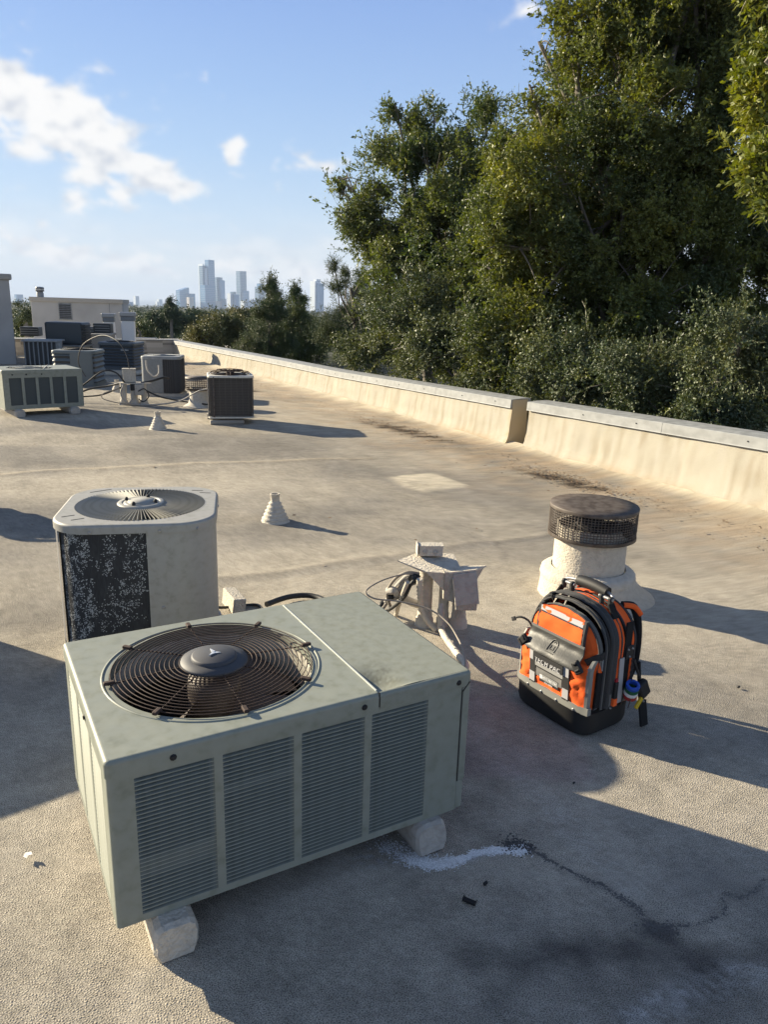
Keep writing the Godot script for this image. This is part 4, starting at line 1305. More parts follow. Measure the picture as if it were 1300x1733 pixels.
func make_box_unit(o: Node3D, L: float, Wd: float, H: float, b: float) -> void:
	var hx := L * 0.5
	var hz := Wd * 0.5
	var top := b + H
	var st := new_st()
	# ---- side walls: sheet metal with louvred openings
	var cols := [[0.062, 0.255], [0.277, 0.469], [0.491, 0.680], [0.702, 0.888]]
	var y0 := top - 0.449
	var y1 := top - 0.060
	var sc := L / 1.035
	var t := 0.004
	var bars := []
	var last := 0.012
	for c in cols:
		bars.append([last, c[0] * sc])
		last = c[1] * sc
	bars.append([last, L - 0.030])
	for bb in bars:
		box(st, Vector3(-hx + (bb[0] + bb[1]) * 0.5, (y0 + y1) * 0.5, hz - t * 0.5), Vector3(bb[1] - bb[0], y1 - y0, t))
	box(st, Vector3(-0.009, (y1 + top - 0.006) * 0.5, hz - t * 0.5), Vector3(L - 0.042, top - 0.006 - y1, t))
	box(st, Vector3(-0.009, (y0 + b) * 0.5, hz - t * 0.5), Vector3(L - 0.042, y0 - b, t))
	var pitch := (y1 - y0) / 34.0
	for c in cols:
		for k in 34:
			box(st, Vector3(-hx + (c[0] + c[1]) * 0.5 * sc, y0 + (k + 0.98) * pitch, hz - 0.0012), Vector3((c[1] - c[0]) * sc, pitch * 0.2, 0.0024))
	var front := part(st, "front_panel", M.sage, o)
	var shapes := []
	for c in cols:
		shapes.append(slat_mesh((c[1] - c[0]) * sc, pitch, 0.012))
	var r := RandomNumberGenerator.new()
	r.seed = 5
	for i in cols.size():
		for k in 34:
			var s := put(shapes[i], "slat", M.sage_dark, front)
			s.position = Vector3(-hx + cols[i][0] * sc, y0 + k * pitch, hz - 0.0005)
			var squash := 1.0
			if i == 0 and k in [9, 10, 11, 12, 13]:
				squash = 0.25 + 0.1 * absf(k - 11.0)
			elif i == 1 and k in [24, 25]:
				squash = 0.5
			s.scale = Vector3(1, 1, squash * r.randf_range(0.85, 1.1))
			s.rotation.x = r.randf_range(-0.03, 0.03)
	# left wall, three louvred columns
	st = new_st()
	var zc := [[0.075, 0.235], [0.262, 0.452], [0.479, 0.640]]
	var zk := Wd / 0.714
	last = 0.012
	for c in zc + [[Wd / zk - 0.012, 0.0]]:
		box(st, Vector3(-hx + t * 0.5, (y0 + y1) * 0.5, hz - (last + c[0] * zk) * 0.5), Vector3(t, y1 - y0, c[0] * zk - last))
		last = c[1] * zk
	box(st, Vector3(-hx + t * 0.5, (y1 + top - 0.006) * 0.5, 0), Vector3(t, top - 0.006 - y1, Wd - 0.024))
	box(st, Vector3(-hx + t * 0.5, (y0 + b) * 0.5, 0), Vector3(t, y0 - b, Wd - 0.024))
	var left := part(st, "left_panel", M.sage, o)
	for c in zc:
		var sm := slat_mesh((c[1] - c[0]) * zk, pitch, 0.0085)
		for k in 34:
			var s := put(sm, "slat", M.sage, left)
			s.position = Vector3(-hx + 0.0005, y0 + k * pitch, hz - c[1] * zk)
			s.rotation.y = -PI / 2
	# rounded corner posts, right and rear walls
	st = new_st()
	for cp in [[-hx + 0.012, hz - 0.012, PI / 2, PI], [-hx + 0.012, -hz + 0.012, PI, PI * 1.5]]:
		st = new_st()
		var pts := arc_pts(Vector3(cp[0], 0, cp[1]), 0.012, cp[2], cp[3], 4)
		for i in pts.size() - 1:
			quadn(st, pts[i][0] + Vector3.UP * b, pts[i + 1][0] + Vector3.UP * b, pts[i + 1][0] + Vector3.UP * (top - 0.006), pts[i][0] + Vector3.UP * (top - 0.006), pts[i][1], pts[i + 1][1], pts[i + 1][1], pts[i][1])
		part(st, "corner_edge", M.sage, o)
	st = new_st()
	rbox(st, Vector3(hx - 0.013, (b + 0.10 + top - 0.004) * 0.5, 0), Vector3(0.028, top - 0.004 - b - 0.10, Wd + 0.002), 0.006)
	part(st, "service_panel", M.sage, o)
	st = new_st()
	rbox(st, Vector3(hx - 0.016, b + 0.0495, 0), Vector3(0.028, 0.099, Wd - 0.004), 0.005)
	box(st, Vector3(0, (b + top) * 0.5, -hz + 0.003), Vector3(L - 0.03, H - 0.012, 0.005))
	part(st, "rear_panel", M.sage, o)
	st = new_st()
	box(st, Vector3(0, b + 0.008, 0), Vector3(L - 0.02, 0.014, Wd - 0.02))
	part(st, "base_pan", M.dark, o)
	st = new_st()
	box(st, Vector3(-0.02, (b + top) * 0.5 - 0.01, hz - 0.035), Vector3(L - 0.10, H - 0.06, 0.03))
	box(st, Vector3(-hx + 0.035, (b + top) * 0.5 - 0.01, 0), Vector3(0.03, H - 0.06, Wd - 0.11))
	box(st, Vector3(-0.02, (b + top) * 0.5 - 0.01, -hz + 0.035), Vector3(L - 0.10, H - 0.06, 0.03))
	part(st, "coil", M.coil, o)
	# ---- top covers
	var us := -hx + 0.721 * sc
	var rr := 0.012
	var y := top
	var drop := 0.046
	var path := []
	path.append([Vector3(us, 0, hz), Vector3(0, 0, 1)])
	path.append_array(arc_pts(Vector3(-hx + rr, 0, hz - rr), rr, PI / 2, PI, 4))
	path.append_array(arc_pts(Vector3(-hx + rr, 0, -hz + rr), rr, PI, PI * 1.5, 4))
	path.append([Vector3(us, 0, -hz), Vector3(0, 0, -1)])
	st = new_st()
	lip(st, path, y, drop, rr)
	var fc := Vector2(-hx + 0.366 * sc, 0.0)
	var fr := 0.290
	var inx := -hx + rr - 0.003
	var inz := hz - rr + 0.003
	holed(st, inx, us, -inz, inz, fc, fr, y)
	# turned-down throat round the fan
	lathe(st, [Vector2(fr, 0.0), Vector2(fr - 0.003, -0.012), Vector2(fr - 0.003, -0.03)], 72, Vector3(fc.x, y, fc.y))
	var tc := part(st, "fan_cover", M.sage, o)
	st = new_st()
	hoop(st, fr + 0.018, 0.0045, Vector3(fc.x, y - 0.0012, fc.y), 96, 8)
	part(st, "bead", M.sage, tc)
	# right cover with a dent at its front corner by the seam
	var us2 := us + 0.004
	path = []
	path.append([Vector3(us2, 0, -hz), Vector3(0, 0, -1)])
	path.append_array(arc_pts(Vector3(hx - rr, 0, -hz + rr), rr, -PI / 2, 0, 4))
	path.append_array(arc_pts(Vector3(hx - rr, 0, hz - rr), rr, 0, PI / 2, 4))
	path.append([Vector3(us2, 0, hz), Vector3(0, 0, 1)])
	st = new_st()
	st.set_color(Color.WHITE)
	lip(st, path, y - 0.001, drop, rr, 0.004)
	var nx := 44
	var nz := 84
	var pts := []
	var tints := []
	var ns := noise(91, 14.0, 3)
	var nt := noise(92, 70.0, 2)
	for i in nx + 1:
		for j in nz + 1:
			var x := lerpf(us2, hx - rr + 0.004, float(i) / nx)
			var z := lerpf(-inz, inz, float(j) / nz)
			var dx := (x - us2 - 0.02) / 0.055
			var dz := (z - inz + 0.035) / 0.075
			var dent := 0.016 * exp(-(dx * dx + dz * dz)) * smoothstep(-0.05, 0.2, (inz - z) / 0.05)
			var dirt := exp(-pow((x - us2 - 0.055) / 0.05, 2.0) - pow((z - inz + 0.085) / 0.075, 2.0)) * (0.75 + 1.2 * ns.get_noise_2d(x, z) + 0.8 * nt.get_noise_2d(x, z))
			var pale := smoothstep(0.28, 0.5, ns.get_noise_2d(x * 1.3 + 4.0, z * 1.3)) * 0.28 + maxf(0.0, nt.get_noise_2d(x, z * 0.4)) * 0.08
			tints.append(Color(1, 1, 1).lerp(Color(0.32, 0.29, 0.22), clampf(dirt * 0.6, 0.0, 0.6)) * (1.0 + pale))
			pts.append(Vector3(x, y - 0.001 - dent + 0.0015 * exp(-pow(dx - 1.6, 2.0) - dz * dz), z))
	for i in nx:
		for j in nz:
			var q := i * (nz + 1) + j
			var nn: Vector3 = (pts[q + nz + 1] - pts[q]).cross(pts[q + 1] - pts[q]).normalized()
			var nv := -nn if nn.y < 0 else nn
			for v in [q, q + nz + 1, q + 1, q + 1, q + nz + 1, q + nz + 2]:
				st.set_color(tints[v])
				st.set_normal(nv)
				st.add_vertex(pts[v])
	part(st, "service_cover", M.sage_top, o)
	# raised edge of the seam and the crack below it
	st = new_st()
	box(st, Vector3(us + 0.0005, y + 0.0012, 0), Vector3(0.004, 0.003, Wd - 0.03))
	part(st, "seam_edge", M.seam_metal, o)
	st = new_st()
	box(st, Vector3(us + 0.002, y - 0.02, hz + 0.0015), Vector3(0.003, 0.044, 0.002))
	part(st, "seam_gap", M.black, o)
	st = new_st()
	for q in [[-hx + 0.155 * sc, 1], [us - 0.045, 1], [hx - 0.045, 1]]:
		screw(st, Vector3(q[0], top - 0.030, hz + 0.003), Vector3(0, 0, 1))
	screw(st, Vector3(-hx - 0.003, top - 0.030, hz - 0.28), Vector3(-1, 0, 0))
	part(st, "screws", M.black, o)
	st = new_st()
	box(st, Vector3(hx - 0.0285, (b + 0.10 + top - 0.06) * 0.5, hz + 0.0008), Vector3(0.0035, top - 0.06 - b - 0.10, 0.0014))
	box(st, Vector3(hx - 0.017, top - 0.048, hz + 0.0042), Vector3(0.003, 0.036, 0.0014), Basis(Vector3(0, 0, 1), -0.72))
	part(st, "panel_gap", M.black, o)
	# ---- fan
	var c := Vector3(fc.x, y, fc.y)
	st = new_st()
	lathe(st, [Vector2(0.315, -0.17), Vector2(0.291, -0.15), Vector2(0.285, -0.03)], 64, c)
	part(st, "fan_shroud", M.cream, o)
	fan_blades(o, c + Vector3(0, -0.10, 0), 0.280, 4, M.fan_grey, 1.15)
	st = new_st()
	lathe(st, [Vector2(0.078, -0.24), Vector2(0.078, -0.06), Vector2(0.074, -0.03), Vector2(0.0, -0.02)], 32, c)
	part(st, "motor", M.brown_metal, o)
	fan_guard(o, c + Vector3(0, 0.008, 0), 0.286, 15, 0.098, 8, M.rust, 0.0016)
	st = new_st()
	var hub := c + Vector3(0.0, 0.014, 0.006)
	lathe(st, [Vector2(0.094, 0.0), Vector2(0.097, 0.006), Vector2(0.095, 0.012), Vector2(0.066, 0.017), Vector2(0.066, 0.017), Vector2(0.065, 0.024), Vector2(0.060, 0.028), Vector2(0.0, 0.030)], 56, hub)
	var hb := part(st, "motor_cap", M.blue_metal, o)
	# the chipped three-pointed emblem on the cap
	st = new_st()
	for k in 3:
		var a := TAU * k / 3 + 0.4
		var tip := Vector3(cos(a) * (0.019 + 0.004 * k), 0, sin(a) * (0.019 + 0.004 * k))
		var s1 := Vector3(cos(a + 1.05), 0, sin(a + 1.05)) * 0.006
		var s2 := Vector3(cos(a - 1.05), 0, sin(a - 1.05)) * 0.006
		prism(st, PackedVector2Array([Vector2(0, 0), Vector2(s1.x, s1.z), Vector2(tip.x, tip.z), Vector2(s2.x, s2.z)]), 0.0305, 0.0325 + 0.0007 * k, hub)
	part(st, "emblem", M.emblem, hb)

func rr_perimeter(S: float, r: float) -> Array:
	# points [position, normal] round a rounded square, starting in the middle of the front (z+) and going to +x
	var h := S * 0.5
	var out := []
	var corners := [[Vector3(h - r, 0, h - r), PI / 2], [Vector3(h - r, 0, -h + r), 0.0], [Vector3(-h + r, 0, -h + r), -PI / 2], [Vector3(-h + r, 0, h - r), -PI]]
	for k in 4:
		var c: Array = corners[k]
		for i in 17:
			var a: float = c[1] - PI / 2 * i / 16.0
			var d := Vector3(cos(a), 0, sin(a))
			out.append([c[0] + d * r, d])
		# the straight that follows
		var nc: Array = corners[(k + 1) % 4]
		var a2: float = c[1] - PI / 2
		var d2 := Vector3(cos(a2), 0, sin(a2))
		var p0: Vector3 = c[0] + d2 * r
		var p1: Vector3 = nc[0] + d2 * r
		for i in range(1, 12):
			out.append([p0.lerp(p1, i / 12.0), d2])
	return out   # 4 * 28 = 112 points

func band(st: SurfaceTool, per: Array, i0: int, i1: int, y0: float, y1: float, off := 0.0, uv := false) -> void:
	for k in range(i0, i1):
		var a: Array = per[posmod(k, per.size())]
		var b: Array = per[posmod(k + 1, per.size())]
		var p: Vector3 = a[0] + a[1] * off
		var q: Vector3 = b[0] + b[1] * off
		var ua := float(k - i0) / (i1 - i0)
		var ub := float(k + 1 - i0) / (i1 - i0)
		for v in [[p, y0, a[1], ua, 1.0], [q, y1, b[1], ub, 0.0], [q, y0, b[1], ub, 1.0], [p, y0, a[1], ua, 1.0], [p, y1, a[1], ua, 0.0], [q, y1, b[1], ub, 0.0]]:
			if uv:
				st.set_uv(Vector2(v[3], v[4]))
			st.set_normal(v[2])
			st.add_vertex(v[0] + Vector3.UP * v[1])

func lid(st: SurfaceTool, per: Array, y: float, lipd: float, r: float, hole: float, over := 0.008) -> void:
	var n := per.size()
	for k in n:
		var a: Array = per[k]
		var b: Array = per[(k + 1) % n]
		var prof := [Vector2(over, -lipd), Vector2(over, -r), Vector2(over - r * 0.29, -r * 0.29), Vector2(over - r, 0)]
		var nr := [Vector2(1, 0), Vector2(1, 0), Vector2(0.7, 0.7), Vector2(0, 1)]
		for i in 3:
			quadn(st, a[0] + a[1] * prof[i].x + Vector3.UP * (y + prof[i].y), b[0] + b[1] * prof[i].x + Vector3.UP * (y + prof[i].y), b[0] + b[1] * prof[i + 1].x + Vector3.UP * (y + prof[i + 1].y), a[0] + a[1] * prof[i + 1].x + Vector3.UP * (y + prof[i + 1].y),
				a[1] * nr[i].x + Vector3.UP * nr[i].y, b[1] * nr[i].x + Vector3.UP * nr[i].y, b[1] * nr[i + 1].x + Vector3.UP * nr[i + 1].y, a[1] * nr[i + 1].x + Vector3.UP * nr[i + 1].y)
		var pa: Vector3 = a[0] + a[1] * (over - r)
		var pb: Vector3 = b[0] + b[1] * (over - r)
		var ca := pa.normalized() * hole
		var cb := pb.normalized() * hole
		quad(st, pa + Vector3.UP * y, pb + Vector3.UP * y, cb + Vector3.UP * y, ca + Vector3.UP * y, Vector3.UP)
		quadn(st, ca + Vector3.UP * y, cb + Vector3.UP * y, cb + Vector3.UP * (y - 0.02), ca + Vector3.UP * (y - 0.02), -ca.normalized(), -cb.normalized(), -cb.normalized(), -ca.normalized())

func finned() -> ImageTexture:
	# the close-set upright fins of a coil, dusty and a little uneven
	var im := Image.create(512, 256, false, Image.FORMAT_RGB8)
	var n1 := noise(61, 0.02, 3)
	var n2 := noise(62, 0.12, 2)
	for y in 256:
		for x in 512:
			var v := 0.020 + 0.014 * float(x % 4 == 0) + 0.016 * maxf(0.0, n1.get_noise_2d(x, y)) + 0.010 * n2.get_noise_2d(x, y * 0.4)
			im.set_pixel(x, y, lin(v * 0.93, v, v * 1.08))
	return ImageTexture.create_from_image(im)

func build_round_condenser() -> void:
	var S := 0.682
	var H := 0.685
	var o := thing("air_conditioner", "grey-beige condenser with rounded corners, radial-finned top and a speckled dark coil", "air conditioner", Vector3(-1.138, 0, -3.375), 0.198)
	var per := rr_perimeter(S, 0.17)
	var yb := 0.02
	var yt := H - 0.012
	# index 0 is the start of the front right corner; the front straight ends there
	var coil_m := mat(1, 1, 1, 0.75)
	coil_m.albedo_texture = finned()
	var st := new_st()
	band(st, per, 89, 108, yb + 0.01, yt, -0.012, true)
	var fc := part(st, "front_coil", coil_m, o, "dark coil grille speckled with white scale")
	# clusters of white scale on it
	var rs := RandomNumberGenerator.new()
	rs.seed = 44
	var nsc := noise(64, 6.0, 2)
	var dot := new_st()
	lathe(dot, [Vector2(1.0, 0.0), Vector2(0.75, 0.35), Vector2(0.0, 0.5)], 6)
	var spots := []
	var tries := 0
	while spots.size() < 3200 and tries < 9000:
		tries += 1
		var kf := rs.randf_range(89.6, 107.6)
		var yy := rs.randf_range(yb + 0.03, yt - 0.02)
		if nsc.get_noise_2d(kf * 0.035, yy * 0.7) + 0.25 * (yy - 0.3) < rs.randf_range(-0.26, 0.26):
			continue
		for d in rs.randi_range(3, 8):
			var k2 := clampf(kf + rs.randfn() * 0.30, 89.2, 107.9)
			var y2 := yy + rs.randfn() * 0.008
			var i0 := int(k2)
			var pp: Vector3 = per[i0][0].lerp(per[(i0 + 1) % 112][0], k2 - i0)
			var nn: Vector3 = per[i0][1]
			var q := Quaternion(Vector3.UP, nn)
			spots.append(Transform3D(Basis(q) * Basis.from_scale(Vector3(1, 0.5, 1) * rs.randf_range(0.0012, 0.0034)), pp - nn * 0.0122 + Vector3.UP * clampf(y2, yb + 0.02, yt - 0.01)))
	var ms := MultiMesh.new()
	ms.transform_format = MultiMesh.TRANSFORM_3D
	ms.mesh = dot.commit()
	ms.instance_count = spots.size()
	for i in spots.size():
		ms.set_instance_transform(i, spots[i])
	var mo := MultiMeshInstance3D.new()
	mo.name = "white_scale"
	mo.multimesh = ms
	mo.material_override = mat(0.34, 0.35, 0.34, 0.9)
	mo.set_meta("kind", "stuff")
	fc.add_child(mo)
	st = new_st()
	var sidem := mat(0.075, 0.07, 0.062, 0.7)
	band(st, per, 28, 87, yb + 0.01, yt, -0.012)
	part(st, "side_coil", sidem, o)
	st = new_st()
	for k in 46:
		var y := yb + 0.02 + k * 0.0139
		band(st, per, 30, 86, y, y + 0.004, -0.008)
	part(st, "coil_fins", mat(0.11, 0.105, 0.095, 0.6), o).set_meta("kind", "stuff")
	st = new_st()
	band(st, per, 86, 89, yb, yt, 0.0)
	part(st, "corner_post", M.steel, o)
	# curved access panel: its lower edge rises round the corner
	st = new_st()
	band(st, per, 108, 130, 0.185, yt, 0.003)
	band(st, per, 108, 110, yb, 0.185, 0.003)
	band(st, per, 108, 130, 0.182, 0.186, -0.001)
	part(st, "access_panel", M.beige, o)
	st = new_st()
	band(st, per, 130, 133, yb, yt, 0.0)
	part(st, "rear_post", M.steel, o)
	st = new_st()
	band(st, per, 110, 131, yb + 0.005, 0.19, -0.05)
	band(st, per, 133, 142, yb + 0.005, yt, -0.012)
	part(st, "valve_recess", M.dark, o)
	st = new_st()
	box(st, Vector3(0.20, 0.10, 0.262), Vector3(0.13, 0.15, 0.012), Basis(Vector3.UP, 0.5))
	part(st, "valve_plate", M.coating_grey, o)
	st = new_st()
	for q in [[0.13, 0.09], [0.175, 0.075]]:
		tube(st, [Vector3(q[0] - 0.03, 0.12, 0.27), Vector3(q[0], q[1], 0.315), Vector3(q[0] + 0.02, 0.04, 0.34)], 0.011, 8)
	part(st, "valve", M.brown_metal, o)
	st = new_st()
	band(st, per, 0, 112, 0.0, 0.035, 0.006)
	for k in 112:
		tri(st, per[k][0] + per[k][1] * 0.006 + Vector3.UP * 0.035, per[(k + 1) % 112][0] + per[(k + 1) % 112][1] * 0.006 + Vector3.UP * 0.035, Vector3(0, 0.035, 0), Vector3.UP, Vector3.UP, Vector3.UP)
	part(st, "base_pan", M.beige, o)
	# lid with the fan opening
	st = new_st()
	lid(st, per, H, 0.040, 0.014, 0.288)
	var l := part(st, "top_lid", M.beige, o)
	st = new_st()
	for q in [[-0.285, 0.19, 0.5], [-0.235, 0.245, 0.5], [0.245, -0.245, -0.2], [0.285, -0.195, -0.2], [-0.20, -0.285, 0.6], [-0.245, -0.255, 0.6]]:
		box(st, Vector3(q[0], H + 0.0006, q[1]), Vector3(0.055, 0.0012, 0.005), Basis(Vector3.UP, q[2]))
	part(st, "slot", M.black, l)
	st = new_st()
	for k in [6, 24, 60, 84, 100, 110]:
		var p: Vector3 = per[k][0] + per[k][1] * 0.008 + Vector3.UP * (H - 0.032)
		screw(st, p, per[k][1], 0.005)
	for yy in [0.30, 0.205, 0.13]:
		var p: Vector3 = per[110][0] + per[110][1] * 0.003 + Vector3.UP * yy
		screw(st, p, per[110][1], 0.005)
	part(st, "screws", M.steel, o)
	st = new_st()
	box(st, Vector3(0, 0, 0), Vector3(0.190, 0.022, 0.0016))
	var fin := st.commit()
	for k in 96:
		var a := TAU * k / 96
		var f := put(fin, "radial_fin", M.beige, l)
		f.position = Vector3(cos(a) * 0.195, H - 0.006, sin(a) * 0.195)
		f.basis = Basis(Vector3.UP, -a) * Basis(Vector3.RIGHT, 0.35)
	st = new_st()
	for rr in [0.150, 0.215, 0.284]:
		hoop(st, rr, 0.002, Vector3(0, H - 0.018, 0), 56, 5)
	part(st, "fin_ring", M.beige, l)
	st = new_st()
	lathe(st, [Vector2(0.107, -0.02), Vector2(0.107, 0.006), Vector2(0.103, 0.011), Vector2(0.086, 0.012), Vector2(0.086, 0.012), Vector2(0.084, 0.0085), Vector2(0.078, 0.0085), Vector2(0.078, 0.0085), Vector2(0.076, 0.0125), Vector2(0.060, 0.0125), Vector2(0.060, 0.0125), Vector2(0.058, 0.018), Vector2(0.0, 0.020)], 48, Vector3(0, H, 0))
	var hub := part(st, "motor_cap", M.beige, o)
	for k in 4:
		var a := k * PI / 2 + 0.35
		st = new_st()
		lathe(st, [Vector2(0.0085, 0.011), Vector2(0.0085, 0.022), Vector2(0.0045, 0.028), Vector2(0, 0.028)], 10, Vector3(cos(a) * 0.072, H, sin(a) * 0.072))
		part(st, "stud", M.black, hub)
	st = new_st()
	lathe(st, [Vector2(0.0, -0.09), Vector2(0.285, -0.09)], 40, Vector3(0, H, 0))
	part(st, "fan_disc", mat(0.10, 0.115, 0.12, 0.5), o)
	var w := thing("wooden_wedge", "small tan block leaning at the rounded condenser's right rear foot", "block", Vector3(-0.80, 0, -3.78), 0.5)
	st = new_st()
	rbox(st, Vector3(0, 0.045, 0), Vector3(0.07, 0.09, 0.20), 0.006, Basis(Vector3(0, 0, 1), -0.12))
	part(st, "body", M.coating, w)

# ------------- the machines at the far end
func grille_box(o: Node3D, L: float, Wd: float, H: float, b: float, m: Material, panes: Array, y0: float, y1: float, behind: Material) -> void:
	# a box with a top cover and dark openings in its front and left side
	var st := new_st()
	var hx := L * 0.5
	var hz := Wd * 0.5
	var last := 0.0
	for q in panes + [[1.0, 1.0]]:
		box(st, Vector3(-hx + (last + q[0]) * 0.5 * L, b + (y0 + y1) * 0.5 * H, hz - 0.006), Vector3((q[0] - last) * L, (y1 - y0) * H, 0.012))
		last = q[1]
	box(st, Vector3(0, b + y0 * H * 0.5, hz - 0.006), Vector3(L, y0 * H, 0.012))
	box(st, Vector3(0, b + (y1 + 1.0) * 0.5 * H, hz - 0.006), Vector3(L, (1.0 - y1) * H, 0.012))
	part(st, "front_panel", m, o)
	st = new_st()
	rbox(st, Vector3(-hx + 0.006, b + H * 0.5, 0), Vector3(0.012, H, Wd), 0.004, Basis.IDENTITY, 1)
	rbox(st, Vector3(hx - 0.006, b + H * 0.5, 0), Vector3(0.012, H, Wd), 0.004, Basis.IDENTITY, 1)
	box(st, Vector3(0, b + H * 0.5, -hz + 0.008), Vector3(L - 0.03, H - 0.01, 0.012))
	part(st, "side_panel", m, o)
	for q in panes:
		st = new_st()
		box(st, Vector3(-hx + (q[0] + q[1]) * 0.5 * L, b + (y0 + y1) * 0.5 * H, hz - 0.022), Vector3((q[1] - q[0]) * L + 0.01, (y1 - y0) * H, 0.012))
		part(st, "coil_grille", behind, o)
	st = new_st()
	var rr := 0.012
	var path := []
	for k in 4:
		var sx := [-1.0, -1.0, 1.0, 1.0][k] as float
		var sz := [1.0, -1.0, -1.0, 1.0][k] as float
		path.append_array(arc_pts(Vector3(sx * (hx - rr), 0, sz * (hz - rr)), rr, PI / 2 + k * PI / 2, PI + k * PI / 2, 3))
	path.append(path[0])
	lip(st, path, b + H, 0.05, rr, 0.005)
	holed(st, -hx + 0.007, hx - 0.007, -hz + 0.007, hz - 0.007, Vector2(-L * 0.08, 0), minf(hx, hz) * 0.82, b + H, 40)
	part(st, "top_cover", m, o)

func striped_unit(o: Node3D, S: float, H: float, r: float, louvres: int, gap: Vector2, body: Material, fins: Material, flat_from := 0, flat_to := 0) -> void:
	# a rounded-square condenser whose sides are deep horizontal louvres
	var per := rr_perimeter(S, r)
	var st := new_st()
	band(st, per, 0, 112, 0.05, H - 0.05, -0.03)
	part(st, "coil", M.coil, o)
	for k in louvres:
		st = new_st()
		var y: float = lerpf(gap.x, gap.y, float(k) / (louvres - 1)) * H
		var dy := (gap.y - gap.x) * H / louvres
		for i in 112:
			var a: Array = per[i]
			var b: Array = per[(i + 1) % 112]
			quadn(st, a[0] + a[1] * 0.004 + Vector3.UP * y, b[0] + b[1] * 0.004 + Vector3.UP * y, b[0] - b[1] * 0.024 + Vector3.UP * (y + dy * 0.62), a[0] - a[1] * 0.024 + Vector3.UP * (y + dy * 0.62), (a[1] + Vector3.UP).normalized(), (b[1] + Vector3.UP).normalized(), (b[1] + Vector3.UP).normalized(), (a[1] + Vector3.UP).normalized())
		part(st, "louvre", fins, o)
	if flat_to > flat_from:
		st = new_st()
		band(st, per, flat_from, flat_to, 0.04, H - 0.03, 0.006)
		part(st, "service_panel", body, o)
	st = new_st()
	lid(st, per, H, 0.06, 0.03, S * 0.40)
	part(st, "top_lid", body, o)
	st = new_st()
	band(st, per, 0, 112, 0.0, 0.06, 0.003)
	part(st, "base_pan", body, o)
	st = new_st()
	lathe(st, [Vector2(0.0, -0.05), Vector2(S * 0.41, -0.05)], 32, Vector3(0, H, 0))
	part(st, "fan_disc", M.dark, o)
	fan_guard(o, Vector3(0, H + 0.004, 0), S * 0.40, 8, 0.07, 6, M.dark, 0.003, 0.02)

func far_block(label: String, at: Vector3, turn: float, size: Vector3, m: Material) -> void:
	block("support_block", label, at, turn, size, m)

